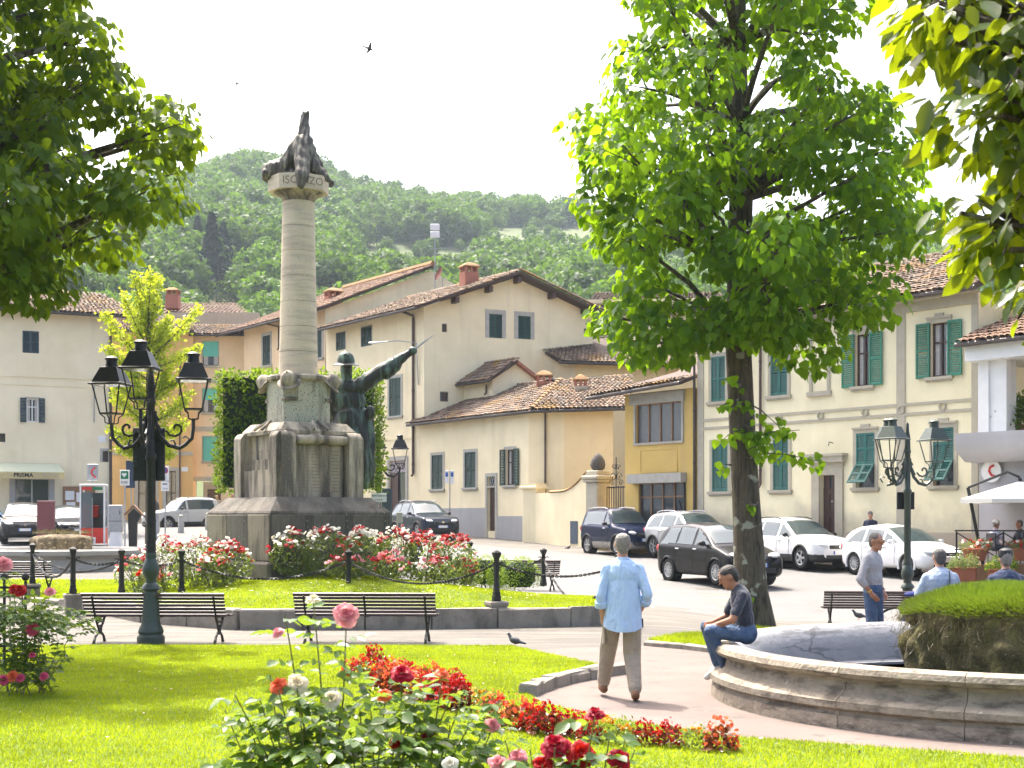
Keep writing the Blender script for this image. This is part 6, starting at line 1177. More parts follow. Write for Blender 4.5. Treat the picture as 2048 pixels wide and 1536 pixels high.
# ------------------------------------------------------------------ cars
def paint(name, c, metal=.0, rough=.22): return mat('car_paint_'+name, c, rough, tuple(x*.96 for x in c), scale=2, metal=metal, spec=.5 if sum(c) > 1 else .22, space='obj')
M['tyre'] = mat('tyre', (.018, .018, .018), .85, scale=20, space='obj'); M['alloy'] = mat('alloy', (.5, .5, .5), .35, metal=.8, space='obj'); M['cglass'] = glassmat('car_glass', (.055, .075, .075), .03, .8)
M['lens'] = glassmat('headlamp', (.55, .58, .6), .08); M['redlens'] = glassmat('tail_lamp', (.5, .01, .01), .15); M['trim'] = mat('black_trim', (.02, .02, .021), .6, space='obj'); M['chrome'] = mat('chrome', (.7, .7, .7), .15, metal=1, space='obj')
M['plateb'] = mat('plate_blue', (.02, .1, .45), .4, space='obj')
SHAPES = {
 'hatch': [(0, .34), (.006, .5), (.02, .66), (.08, .88), (.16, .965), (.3, 1), (.42, .99), (.54, .93), (.62, .82), (.735, .635), (.8, .6), (.91, .53), (.97, .45), (1, .34)],
 'suv': [(0, .38), (.006, .55), (.02, .72), (.06, .91), (.12, .97), (.32, 1), (.48, .985), (.56, .92), (.70, .665), (.76, .635), (.93, .57), (.98, .49), (1, .36)],
 'box': [(0, .34), (.005, .6), (.015, .86), (.04, .96), (.09, .985), (.3, 1), (.5, .985), (.57, .92), (.67, .66), (.72, .625), (.93, .565), (.98, .5), (1, .34)],
 'mini': [(0, .34), (.006, .56), (.025, .78), (.06, .92), (.12, .975), (.35, 1), (.52, .965), (.61, .87), (.755, .63), (.82, .585), (.93, .5), (.98, .42), (1, .32)]}
def car(label, loc, rz, L, W, H, shape, pm, wr=.33, clad=None, rails=None, spokes=8, twotone=None, rear=False, gl=None, two_door=False, mirror=None, drop=None):
    t = thing('parked_car', label, 'car', loc, rz, 'cars in the square'); K = SHAPES[shape]; kx = np.array([k[0] for k in K])*L-L/2; kz = np.array([k[1] for k in K])*H
    NX = 110; X = np.linspace(-L/2, L/2, NX); zt = np.interp(X, kx, kz)
    def sm(a, k):
        p = np.pad(a, k, mode='edge'); return np.convolve(p, np.ones(2*k+1)/(2*k+1), 'valid')
    zt = sm(zt, 2); e = np.clip((np.abs(X)/(L/2)-.80)/.2, 0, 1); hw = W/2*(1-.16*e**2.6-.14*e**9)
    zb = .2*np.ones(NX)+.13*np.clip((np.abs(X)/(L/2)-.9)/.1, 0, 1)**2; belt = np.minimum(zt-.03, H*(.615+.035*np.clip(-X/(L/2), -1, 1))); gh = np.clip((zt-belt)/(H*.36), 0, 1)   # greenhouse height share
    wr_ = hw*(.93-.2*gh-.02); sec = []; u = np.linspace(0, 1, 44); ku = np.array([0, .12, .18, .36, .55, .62, .80, .88, 1])
    S = np.zeros((NX, 44, 3))
    for i in range(NX):
        b = belt[i]; hy = np.array([0, hw[i]*.86, hw[i]*.97, hw[i], hw[i]*.975, hw[i]*.94, wr_[i], wr_[i]*.82, 0]); hz = np.array([zb[i], zb[i], zb[i]+.09, zb[i]+.5*(b-zb[i]), b-.05, b, max(b+.004, zt[i]-.07*gh[i]-.012), zt[i]-.012*gh[i], zt[i]+.02*gh[i]+.015])
        y = sm(np.interp(u, ku, hy), 1); z = sm(np.interp(u, ku, hz), 1); y[0] = 0; y[-1] = 0; S[i, :, 0] = X[i]; S[i, :, 1] = y; S[i, :, 2] = z
    xw = (-L/2+L*.19, L/2-L*.2); Ra = wr*1.17
    def mk(mask, off=0, both=True, name='body', m=None, par=t):
        G = S.copy()
        if off:
            dx = np.gradient(S, axis=0); du = np.gradient(S, axis=1); n = np.cross(du, dx); n /= np.maximum(np.linalg.norm(n, axis=2, keepdims=True), 1e-9); n[..., :] *= np.where((n[..., 1:2] < 0) & (S[..., 1:2] > .05), -1, 1); n[..., :] *= np.where((S[..., 1:2] <= .05) & (n[..., 2:3] < 0), -1, 1); G = S+n*off
        V, Fc = [], []
        for sg in ((1, -1) if both is True else (both,)):
            idx = -np.ones((NX, 44), int)
            for i in range(NX-1):
                for j in range(43):
                    if not mask(i, j): continue
                    q = []
                    for a, b in ((i, j), (i+1, j), (i+1, j+1), (i, j+1)):
                        if idx[a, b] < 0: idx[a, b] = len(V); p = G[a, b]; V.append((p[0], p[1]*sg, p[2]))
                        q.append(idx[a, b])
                    Fc.append(q if sg < 0 else q[::-1])
        mb = MB(); mb.v = V; mb.f = [tuple(f) for f in Fc]; mb.m = [0]*len(Fc); return mb.build(name, m, par, smooth=50)
    cen = lambda i, j: (S[i, j]+S[i+1, j]+S[i+1, j+1]+S[i, j+1])/4
    def inarch(i, j):
        c = cen(i, j); return c[1] > .45*W and any((c[0]-x)**2+(c[2]-wr)**2 < Ra**2 for x in xw)
    jc = 9
    low = (lambda c: False) if not clad else (lambda c: c[2] < .2+.16*H)
    body = mk(lambda i, j: not inarch(i, j) and not low(cen(i, j)), m=pm)
    if clad: mk(lambda i, j: not inarch(i, j) and low(cen(i, j)), name='lower_cladding', m=M[clad] if isinstance(clad, str) else clad)
    # end caps
    for i, sg in ((0, -1), (NX-1, 1)):
        mb = MB(); ring = [(S[i, j, 0], S[i, j, 1], S[i, j, 2]) for j in range(44)]+[(S[i, j, 0], -S[i, j, 1], S[i, j, 2]) for j in range(42, 0, -1)]; mb.add(ring, [tuple(range(len(ring)))]); mb.build('bumper', pm, t, smooth=0)
    # glass: side windows as slanted bands, windscreen, rear screen
    def xs(z_, a0, a1, b, zt_): return a0+(a1-a0)*np.clip((z_-b)/max(zt_-b, 1e-3), 0, 1)
    ia = L*(K[-4][0])-L/2; fA0 = kx[np.searchsorted(-kz[6:], -.66*H)+6] if False else None
    zi = np.where(zt > H*.66)[0]; xfront = X[zi[-1]]; zr = np.where(zt > H*.955)[0]; xr1 = X[zr[-1]]; xr0 = X[zr[0]]; xback = X[zi[0]]
    xb = (.06*L-.02*L)*1.0-L*.03; xc = -.21*L
    def side(x0b, x0t, x1b, x1t):
        def f(i, j):
            c = cen(i, j); b = belt[i]; zz = zt[i]
            if c[2] < H*.645 or c[2] > H*.915 or c[1] < W*.2 or not (25 <= j <= 36): return False
            k = (c[2]-H*.645)/(H*.27); return x0b+(x0t-x0b)*k < c[0] < x1b+(x1t-x1b)*k
        return f
    wins = [(xb+.05, xb+.05, xfront-.1, xr1-.02)]
    if two_door: wins += [(-.40*L, -.39*L, xb-.05, xb-.05)]
    else: wins += [(xc+.03, xc+.05, xb-.05, xb-.05), (xback+.22, xr0+.22, xc-.05, xc-.04)]
    for (a, b_, c, d) in wins:
        for sg in (1, -1): mk(side(a, b_, c, d), off=.008, both=sg, name='side_window', m=M['cglass'])
    mk(lambda i, j: j >= 36 and xr1+.05 < X[i] < xfront-.0 and cen(i, j)[1] < wr_[i]*.9, off=.009, name='windscreen', m=M['cglass'])
    mk(lambda i, j: j >= 36 and xback-.0 < X[i] < xr0-.06 and cen(i, j)[1] < wr_[i]*.86, off=.009, name='rear_window', m=M['cglass'])
    # wheel arches, wheels
    for x in xw:
        for sg in (1, -1):
            yw = hw[np.argmin(abs(X-x))]; mb = MB(); mb.tube([(x+math.cos(a)*Ra, sg*(yw-.012), wr+math.sin(a)*Ra) for a in np.linspace(-.35, PI+.35, 19)], .035, n=6); mb.build('wheel_arch', M['trim'] if clad else pm, t)
            mb = MB(); mb.lathe([(Ra, -.001), (Ra, .26)], n=24, c=(x, sg*(yw-.03), wr), M=Matrix.Rotation(sg*PI/2, 3, 'X'), caps=False); mb.lathe([(0, .26), (Ra, .26)], n=24, c=(x, sg*(yw-.03), wr), M=Matrix.Rotation(sg*PI/2, 3, 'X'), caps=False); mb.build('arch_liner', M['trim'], t)
            Rm = Matrix.Rotation(-sg*PI/2, 3, 'X'); c = (x, sg*(yw-.12), wr); mb = MB(); mb.lathe([(wr*.66, -.1), (wr*.93, -.1), (wr, -.06), (wr, .06), (wr*.93, .1), (wr*.72, .105), (wr*.66, .09)], n=28, c=c, M=Rm, caps=False); wh = mb.build('wheel', M['tyre'], t)
            mb = MB(); mb.lathe([(wr*.68, .085), (wr*.66, .1), (wr*.6, .09), (wr*.6, -.05)], n=28, c=c, M=Rm, caps=False)
            for k in range(spokes):
                a = 2*PI*k/spokes; e_ = Vector((math.cos(a), math.sin(a), 0)); mb.tube([Vector(c)+Rm@(e_*wr*.1+Vector((0, 0, .075))), Vector(c)+Rm@(e_*wr*.64+Vector((0, 0, .085)))], wr*(.075 if spokes > 6 else .12), n=5, sq=(1, .5))
            mb.lathe([(wr*.16, .06), (wr*.16, .1), (0, .105)], n=12, c=c, M=Rm); mb.build('rim', M['alloy'], wh)
            mb = MB(); mb.lathe([(wr*.6, -.02), (0, -.02)], n=20, c=c, M=Rm, caps=False); mb.build('brake_backing', M['black'], wh)
    # face: lamps, grille, intake, plates, badge
    zf = H*.5; yl = hw[-6]
    for sg in (1, -1):
        mb = MB(); mb.ell((L/2-.2, sg*(W/2-.30), H*.475), (.24, .17, .075), Matrix.Rotation(-sg*.55, 3, 'Z')@Matrix.Rotation(.12, 3, 'Y')); mb.build('headlight', M['lens'], t)
        mb = MB(); mb.ell((-L/2+.12, sg*(W/2-.17), H*.56), (.13, .13, .14)); mb.build('tail_light', M['redlens'], t)
        mb = MB(); mb.ell((L/2-.13, sg*(W/2-.32), H*.25), (.1, .1, .06)); mb.build('fog_lamp', M['trim'], t)
        mx_ = xfront-.28; mb = MB(); mb.ell((mx_, sg*(W/2+.06), H*.665), (.07, .11, .075)); mb.tube([(mx_, sg*(W/2-.08), H*.63), (mx_, sg*(W/2+.04), H*.65)], .025, n=5); mb.build('wing_mirror', M['trim'] if mirror is None else mirror, t)
    mb = MB(); mb.box((L/2-.005, 0, H*.43), (.05, W*.44, H*.075), bev=.015); gr = mb.build('grille', M['trim'], t, smooth=0); mb = MB(); mb.tube([(L/2+.018, -.2, H*.435), (L/2+.018, .2, H*.435)], .012, n=5); mb.lathe([(.05, 0), (.05, .012)], n=14, c=(L/2+.018, 0, H*.435), M=Matrix.Rotation(PI/2, 3, 'Y')); mb.build('badge', M['chrome'], gr)
    mb = MB(); mb.box((L/2-.02, 0, H*.235), (.06, W*.6, H*.09), bev=.02); mb.build('air_intake', M['trim'], t, smooth=0)
    for x, sg in ((L/2+.015, 1), (-L/2-.012, -1)):
        mb = MB(); mb.box((x, 0, H*(.32 if sg > 0 else .4)), (.012, .5, .11)); pl_ = mb.build('number_plate', M['white'], t, smooth=0)
        for y in (-.23, .23): mb = MB(); mb.box((x+.002*sg, y, H*(.32 if sg > 0 else .4)), (.014, .045, .108)); mb.build('plate_band', M['plateb'], pl_, smooth=0)
    # doors: shut lines and handles
    def yat(x, z):
        i = np.argmin(abs(X-x)); k = np.argmin(abs(S[i, 9:28, 2]-z))+9; return S[i, k, 1]
    for sg in (1, -1):
        lines = [xb, xfront-.2] if two_door else [xb, xfront-.2, xc-.02]
        for x in lines:
            mb = MB(); mb.tube([(x, sg*(yat(x, z)+.001), z) for z in np.linspace(.34, H*.62, 8)], .006, n=4); mb.build('door_seam', M['trim'], t)
        for x in ([xb+.15] if two_door else [xb+.15, xc+.12]):
            mb = MB(); mb.tube([(x-.09, sg*(yat(x, H*.56)+.012), H*.565), (x+.09, sg*(yat(x, H*.56)+.012), H*.565)], .017, n=6); mb.build('door_handle', M['chrome'] if clad != 'rail' else M['trim'], t)
        if rails:
            mb = MB(); iz = lambda x: zt[np.argmin(abs(X-x))]; mb.tube([(x, sg*(W*.335), iz(x)+.035*(1 if k not in (0, 6) else .0)) for k, x in enumerate(np.linspace(xr0+.2, xr1-.15, 7))], .02, n=6); mb.build('roof_rail', M[rails], t)
    if twotone: mk(lambda i, j: cen(i, j)[2] < .2+.2*H and not inarch(i, j), off=.006, name='lower_panel', m=twotone)
    return t
HD = math.radians(-66)
def cpos(px, pyb, Y): p = at(px, pyb, Y); return (p.x, p.y, p.z)
car('white hatchback parked behind the right street lamp', cpos(1806, 1148, 42.4), HD, 3.97, 1.74, 1.46, 'hatch', paint('white', (.8, .8, .79)), wr=.31, spokes=11, mirror=paint('white2', (.8, .8, .79)))
car('pearl white crossover with black cladding parked right of the linden trunk', cpos(1596, 1134, 46.4), HD, 4.45, 1.78, 1.6, 'suv', paint('pearl', (.72, .72, .70)), wr=.345, clad='trim', rails='trim', spokes=5)
car('silver crossover half hidden behind the black car', cpos(1386, 1112, 50.8), HD, 4.37, 1.8, 1.6, 'suv', paint('silver', (.5, .51, .52), .4), wr=.345, clad='trim', rails='steel', spokes=5)
car('dark blue off-roader with beige lower cladding parked by the gate', cpos(1244, 1108, 54), HD, 3.9, 1.78, 1.74, 'box', paint('navy', (.006, .013, .04)), wr=.345, clad=mat('beige_cladding', (.3, .27, .23), .5, space='obj'), rails='steel', spokes=6, two_door=True)
car('black compact car with chrome side strip driving past the linden', cpos(1436, 1164, 40), HD, 4.15, 1.78, 1.66, 'mini', paint('black', (.008, .008, .009)), wr=.325, spokes=12)
car('dark grey compact off-roader parked left of the low house', cpos(848, 1077, 65), math.radians(-64), 4.4, 1.82, 1.72, 'suv', paint('graphite', (.02, .027, .04)), wr=.36, rails='steel', spokes=5, clad='trim')
car('silver three-door off-roader parked behind the white roses', cpos(362, 1061, 80), math.radians(-138), 4.2, 1.76, 1.85, 'box', paint('lightsilver', (.55, .57, .58), .3), wr=.37, clad='trim', two_door=True, rails='steel', spokes=6)
car('dark crossover parked left of the maroon panel', cpos(48, 1084, 58.5), math.radians(-70), 4.4, 1.84, 1.62, 'suv', paint('darkbrown', (.05, .047, .045), .3), wr=.345, clad='trim', spokes=5)
car('dark hatchback parked between maroon panel and phone booth', cpos(140, 1082, 60), math.radians(-62), 4.1, 1.75, 1.5, 'hatch', paint('darkblue', (.02, .025, .035), .2), wr=.32, spokes=7)
car('light blue car cut off at the left edge', cpos(-32, 1080, 62), math.radians(-70), 4.1, 1.75, 1.5, 'hatch', paint('ltblue', (.12, .22, .4), .2), wr=.32, spokes=7)
# ------------------------------------------------------------------ people
M['skin'] = mat('skin', (.52, .28, .19), .5, (.45, .23, .15), scale=12, space='obj', spec=.4); M['skin2'] = mat('tanned_skin', (.36, .17, .1), .5, (.3, .14, .08), scale=12, space='obj')
def cloth(n, c, c2=None, **k): M[n] = mat('cloth_'+n, c, .85, c2 or tuple(x*.8 for x in c), scale=k.get('scale', 9), bump=1.8, bscale=k.get('bs', 11), space='obj', sheen=.2, contrast=.3); return M[n]
cloth('khaki', (.36, .3, .22)); cloth('navy', (.03, .035, .055)); cloth('greyknit', (.40, .40, .42), bs=30); cloth('vest', (.012, .03, .085)); cloth('whitec', (.6, .6, .62)); cloth('jacket', (.02, .03, .06)); cloth('beigec', (.5, .42, .32)); cloth('stripe', (.36, .45, .58)); cloth('lilac', (.38, .4, .55)); cloth('dkgrey', (.05, .05, .055))
M['denim'] = mat('denim', (.03, .062, .13), .85, (.075, .125, .21), scale=5, bump=1.8, bscale=13, space='obj', contrast=.2)
M['hairg'] = mat('grey_hair', (.33, .30, .27), .6, (.16, .14, .12), scale=40, bump=1, bscale=90, space='obj'); M['hairb'] = mat('black_hair', (.02, .017, .015), .45, (.05, .04, .035), scale=40, bump=1, bscale=80, space='obj'); M['haird'] = mat('dark_grey_hair', (.05, .045, .04), .5, (.13, .12, .11), scale=40, bump=1, bscale=80, space='obj'); M['hairl'] = mat('blond_hair', (.45, .3, .12), .5, (.3, .2, .08), scale=40, bump=1, bscale=80, space='obj')
M['suede'] = mat('brown_shoe', (.2, .085, .03), .7, space='obj'); M['shoew'] = mat('white_shoe', (.65, .64, .6), .6, space='obj'); M['goldm'] = mat('gold', (.7, .45, .12), .25, metal=1, space='obj')
# check pattern for the blue shirt
m, nt, b = _mat('cloth_check'); tc = nt.nodes.new('ShaderNodeTexCoord'); sp3 = nt.nodes.new('ShaderNodeSeparateXYZ'); nt.links.new(tc.outputs['Object'], sp3.inputs[0]); last = None
for ax_ in (0, 2):
    ma = N_(nt, 'ShaderNodeMath', operation='MULTIPLY'); ma.inputs[1].default_value = 48; nt.links.new(sp3.outputs[ax_], ma.inputs[0]); fr_n = N_(nt, 'ShaderNodeMath', operation='FRACT'); nt.links.new(ma.outputs[0], fr_n.inputs[0]); lt = N_(nt, 'ShaderNodeMath', operation='LESS_THAN'); lt.inputs[1].default_value = .28; nt.links.new(fr_n.outputs[0], lt.inputs[0])
    if last: ad = N_(nt, 'ShaderNodeMath', operation='ADD', use_clamp=True); nt.links.new(last.outputs[0], ad.inputs[0]); nt.links.new(lt.outputs[0], ad.inputs[1]); last = ad
    else: last = lt
mx = N_(nt, 'ShaderNodeMix', data_type='RGBA'); nt.links.new(last.outputs[0], mx.inputs['Factor']); mx.inputs[6].default_value = (.46, .61, .82, 1); mx.inputs[7].default_value = (.40, .55, .77, 1); nt.links.new(mx.outputs[2], b.inputs['Base Color']); b.inputs['Roughness'].default_value = .85
nb = N_(nt, 'ShaderNodeTexNoise', Scale=9., Detail=4); mp = N_(nt, 'ShaderNodeMapping'); mp.inputs['Scale'].default_value = (2, 2, .7); nt.links.new(tc.outputs['Object'], mp.inputs[0]); nt.links.new(mp.outputs[0], nb.inputs['Vector']); bp = N_(nt, 'ShaderNodeBump'); bp.inputs['Strength'].default_value = 1; bp.inputs['Distance'].default_value = .05; nt.links.new(nb.outputs[0], bp.inputs['Height']); nt.links.new(bp.outputs[0], b.inputs['Normal']); M['check'] = m
DEF = dict(pel=(0, 0, .95), neck=(0, -.01, 1.46), head=(0, .03, 1.62), shL=(-.165, -.01, 1.385), shR=(.165, -.01, 1.385), elL=(-.235, -.03, 1.11), elR=(.235, -.03, 1.11), wrL=(-.26, .05, .88), wrR=(.26, .05, .88), hiL=(-.095, 0, .92), hiR=(.095, 0, .92), knL=(-.1, .03, .5), knR=(.1, .03, .5), anL=(-.1, -.02, .09), anR=(.1, -.02, .09), toL=(-.12, .15, .035), toR=(.12, .15, .035))
def hand(B, wr, dr, palm, mi, side=1, curl=.5):
    """palm, four bent fingers of unequal length and a thumb from the side of the palm"""
    wr = Vector(wr); dr = Vector(dr).normalized(); pn = Vector(palm); pn = (pn-dr*pn.dot(dr)).normalized(); sd = dr.cross(pn)*side
    B.cap(wr, wr+dr*.05, .026, .03, mi); B.ell(wr+dr*.06, (.04, .05, .02), Matrix((sd, dr, pn)).transposed(), mi)
    for k, (o, l) in enumerate(((-.03, .07), (-.01, .08), (.011, .075), (.031, .058))):
        a = wr+dr*.095+sd*o; b = a+(dr*math.cos(curl*.5)+pn*math.sin(curl*.5))*l*.5; c = b+(dr*math.cos(curl*1.5)+pn*math.sin(curl*1.5))*l*.5; B.cap(a, b, .0105, .0095, mi); B.cap(b, c, .0095, .0075, mi)
    a = wr+dr*.035-sd*.035; b = a+(dr*.6-sd*.7+pn*.3).normalized()*.035; B.cap(a, b, .013, .011, mi); B.cap(b, b+(dr*.9-sd*.2+pn*.3).normalized()*.03, .011, .009, mi)
def person(label, loc, rz, J=None, top='check', bot='khaki', shoe='suede', skin='skin', hair='hairg', scale=1.0, sleeve='long', hem=None, loose=.0, voxel=.014, collar=True, headdir=(0, 1, -.05), hands=True, hidehands=(), face=True, bald=False, legs_loose=.02, longhair=0, cat='person', group=None):
    t = thing('person', label, 'person', loc, rz, group); t.scale = (scale,)*3; j = {k: Vector(v) for k, v in {**DEF, **(J or {})}.items()}; B = Blob(); SK, TP, BT, SH = 0, 1, 2, 3
    up = (j['neck']-j['pel']).normalized(); sx_ = (j['shR']-j['shL']).normalized(); fw = up.cross(sx_); fw = -fw if False else fw; R_ = Matrix((sx_, fw, up)).transposed()
    ch = j['pel'].lerp(j['neck'], .68); wa = j['pel'].lerp(j['neck'], .33); q = loose
    B.ell(ch, (.172+q, .115+q, .2), R_, TP); B.ell(wa, (.152+q, .108+q, .19), R_, TP); B.ell(j['pel']+up*.0, (.165+q*.6, .118+q*.6, .13), R_, BT if hem is None else TP)
    B.ell(j['neck']-up*.06, (.15, .085, .075), R_, TP); B.cap(j['neck']-up*.035, j['shL'], .05, .056, TP); B.cap(j['neck']-up*.035, j['shR'], .05, .056, TP)
    hd = Vector(headdir).normalized(); hs = hd.cross(Vector((0, 0, 1))).normalized(); hu = hs.cross(hd); H_ = Matrix((hs, hd, hu)).transposed(); h = j['head']
    B.cap(j['neck']-up*.03, h-hu*.07, .056, .052, SK); B.ell(h+hu*.015, (.077, .098, .105), H_, SK); B.ell(h+hd*.025-hu*.055, (.058, .072, .065), H_, SK)
    if face:
        B.cap(h+hd*.098+hu*.012, h+hd*.118-hu*.022, .011, .014, SK); B.ell(h+hd*.086-hu*.058, (.026, .014, .009), H_, SK); B.ell(h+hd*.072-hu*.098, (.026, .022, .018), H_, SK); B.cap(h+hd*.088+hu*.03-hs*.04, h+hd*.088+hu*.03+hs*.04, .012, .012, SK)
    for s_ in (-1, 1): B.ell(h+hs*(.079*s_)-hd*.008, (.011, .024, .034), H_, SK)
    for L_, s_ in (('L', -1), ('R', 1)):
        sh, el, wr_, hi, kn, an, to = (j[k+L_] for k in ('sh', 'el', 'wr', 'hi', 'kn', 'an', 'to'))
        if sleeve == 'short':
            m_ = sh.lerp(el, .72); B.cap(sh, m_, .057+q*.5, .06+q*.5, TP); B.cap(m_, el, .047, .042, SK); B.cap(el, wr_, .043, .029, SK)
        elif sleeve == 'rolled':
            m_ = el.lerp(wr_, .35); B.cap(sh, el, .052+q*.4, .048+q*.5, TP); B.cap(el, m_, .048+q*.5, .047+q*.5, TP); B.cap(m_, wr_, .038, .028, SK)
        elif sleeve == 'cuff':
            m_ = el.lerp(wr_, .82); B.cap(sh, el, .064+q*.4, .055+q*.4, TP); B.cap(el, m_, .056+q*.4, .05+q*.3, TP); B.cap(m_, wr_, .034, .029, SK)
        else: B.cap(sh, el, .053+q*.3, .046+q*.3, TP); B.cap(el, wr_, .046+q*.3, .036+q*.2, TP)
        if hands and L_ not in hidehands: hand(B, wr_, wr_-el, Vector((-s_, .25, 0)), SK, s_)
        g = legs_loose; B.cap(hi, kn, .085+g*.5, .062+g, BT); B.cap(kn, an+(kn-an).normalized()*.05, .06+g, .046+g*.75, BT)
        f = (to-an); B.cap(an-Vector((0, 0, .04))-f.normalized()*.055, an.lerp(to, .55)-Vector((0, 0, .012)), .045, .046, SH); B.cap(an.lerp(to, .5)-Vector((0, 0, .01)), to, .046, .034, SH); B.cap(an, an-Vector((0, 0, .03)), .043, .045, SH)
    if hem:
        mb = MB(); prof = [(.9, .3), (.96, .2), (1.0, .08), (1.05, -.02), (1.09, -hem), (1.06, -hem+.004), (1.0, -hem+.06)]; ww = (.168+q, .128+q); base = j['pel']
        mb.lathe(prof, n=40, c=(0, 0, 0), caps=False); mb.v = [tuple(base+R_@Vector((x*ww[0]*(1+.025*math.sin(9*math.atan2(y, x)+z*6)), y*ww[1]*(1+.025*math.sin(7*math.atan2(y, x))), z+(.055*abs(math.cos(math.atan2(y, x)))**3 if z < -.05 else 0)))) for x, y, z in mb.v]; mb.build('shirt_tail', M[top], t)
    B.build('body', [M[skin], M[top], M[bot], M[shoe]], t, voxel=voxel, smooth=4)
    if hair and not bald:
        mb = MB(); Hh = Blob(); Hh.ell(h+hu*.055-hd*.018, (.082, .097, .07), H_); Hh.ell(h+hu*.02-hd*.035, (.082, .082, .088), H_); Hh.ell(h-hu*.03-hd*.058, (.066, .05, .062), H_)
        if longhair: Hh.ell(h-hu*.08-hd*.06, (.09, .06, .1), H_)
        Hh.build('hair', M[hair], t, voxel=max(.01, voxel*.8), smooth=2, disp=lambda V: .0035*np.sin(V[:, 0]*150+V[:, 2]*60)*np.sin(V[:, 2]*120+V[:, 1]*90))
    if face and voxel < .016:
        for s_ in (-1, 1): mb = MB(); mb.ell(h+hd*.0905+hu*.014+hs*(.032*s_), (.011, .006, .006), H_, 8, 6); mb.build('eye', M['dark'], t)
        mb = MB()
        for s_ in (-1, 1): mb.tube([h+hd*.099+hu*.036+hs*(.016*s_), h+hd*.098+hu*.041+hs*(.034*s_), h+hd*.088+hu*.036+hs*(.05*s_)], .0045, n=5)
        mb.build('eyebrow', M[hair or 'hairb'], t, kind='stuff')
    t['_h'] = 0; del t['_h']; return t, j, H_
# man walking away in the blue checked shirt
wm, jw, Hw = person('man in light blue checked shirt and khaki trousers walking away', (1.15, 14.75, 0), .0, dict(neck=(0, .02, 1.45), head=(.0, .05, 1.61), shL=(-.165, .01, 1.375), shR=(.165, .01, 1.375), elL=(-.232, -.05, 1.09), elR=(.25, -.06, 1.1), wrL=(-.205, .03, .85), wrR=(.2, .14, .93), hiL=(-.095, .0, .9), knL=(-.14, .2, .52), anL=(-.185, .3, .12), toL=(-.2, .47, .1), knR=(.1, .06, .48), anR=(.115, -.18, .1), toR=(.13, 0., .035)), top='check', sleeve='rolled', hem=.24, loose=.016, voxel=.012, legs_loose=.034, headdir=(-.05, 1, -.02), scale=1.0, hidehands=('R',))
for s_, w_ in (('L', jw['elL'].lerp(jw['wrL'], .38)), ('R', jw['elR'].lerp(jw['wrR'], .38))): mb = MB(); d = (jw['wr'+s_]-jw['el'+s_]).normalized(); mb.lathe([(.056, -.035), (.068, -.03), (.07, .03), (.05, .036)], n=16, c=w_, M=d.to_track_quat('Z', 'Y').to_matrix()); mb.build('rolled_cuff', M['check'], wm)
mb = MB(); c = jw['neck']; mb.lathe([(.068, -.03), (.064, .0), (.062, .035), (.068, .03), (.085, -.035)], n=20, c=c, caps=False); mb.build('collar', M['check'], wm)
mb = MB(); mb.box((.2, .06, .8), (.03, .1, .1), bev=.01); mb.build('belt_pouch', M['dkgrey'], wm, smooth=0); mb = MB(); mb.box((-.19, .08, .66), (.03, .15, .17), bev=.01); mb.build('cargo_pocket', M['khaki'], wm, smooth=0)
# seated man on the basin rim, facing left
sm_, js, Hs = person('man in dark navy tee and jeans sitting on the fountain rim', (2.46, 15.05, 0), PI/2, dict(pel=(0, -.02, .68), neck=(0, .06, 1.15), head=(0, .17, 1.265), shL=(-.165, .05, 1.08), shR=(.165, .05, 1.08), elL=(-.24, .16, .83), elR=(.24, .16, .83), wrL=(-.09, .33, .76), wrR=(.06, .34, .78), hiL=(-.1, .0, .66), hiR=(.1, .0, .66), knL=(-.12, .38, .70), knR=(.15, .38, .73), anL=(-.06, .20, .29), anR=(.13, .26, .30), toL=(-.08, .32, .19), toR=(.14, .38, .19)), top='navy', bot='denim', shoe='shoew', skin='skin2', hair='hairb', sleeve='short', loose=.0, voxel=.012, headdir=(0, .86, -.5), legs_loose=.008)
for s_, x in (('L', -.105), ('L', -.105)):
    pass
for k in range(3):
    a = js['anL'].lerp(js['toL'], .3+.17*k)+Vector((-.043, 0, .0)); mb = MB(); mb.tube([a+Vector((-.002, .01, .025)), a+Vector((-.004, -.015, -.025))], .006, n=4); mb.build('shoe_stripe', M['black'], sm_)
# man in grey polo, hands in pockets, looking right
pm_, jp, Hp = person('man in grey polo shirt, jeans and amber sunglasses, hands in pockets', (at(1746, 1200, 19.6).x, 19.6, -.04), math.radians(-128), dict(elL=(-.29, -.06, 1.1), elR=(.29, -.06, 1.1), wrL=(-.2, .06, .92), wrR=(.2, .06, .92), head=(0, .05, 1.61)), top='greyknit', bot='denim', shoe='dkgrey', skin='skin2', hair='haird', sleeve='rolled', loose=.018, voxel=.0115, headdir=(.25, 1, -.12))
h = jp['head']; hd = Hp.col[1]; hs = Hp.col[0]; hu = Hp.col[2]; mb = MB()
for s_ in (-1, 1): mb.ell(h+hd*.098+hs*(.033*s_)+hu*.012, (.027, .01, .021), Hp, 10, 6)
gl_ = mb.build('sunglasses', glassmat('amber_lens', (.35, .13, .02), .08), pm_, kind='stuff'); mb = MB(); mb.tube([h+hd*.106+hs*-.01+hu*.018, h+hd*.106+hs*.01+hu*.018], .003, n=4)
for s_ in (-1, 1): mb.tube([h+hd*.095+hs*(.06*s_)+hu*.018, h-hd*.0+hs*(.083*s_)+hu*.014], .003, n=4)
mb.build('glasses_frame', M['goldm'], pm_, kind='stuff')
mb = MB(); c = jp['neck']; mb.lathe([(.07, -.03), (.063, .0), (.061, .03), (.068, .025), (.09, -.03)], n=20, c=c, caps=False); mb.build('collar', M['greyknit'], pm_)
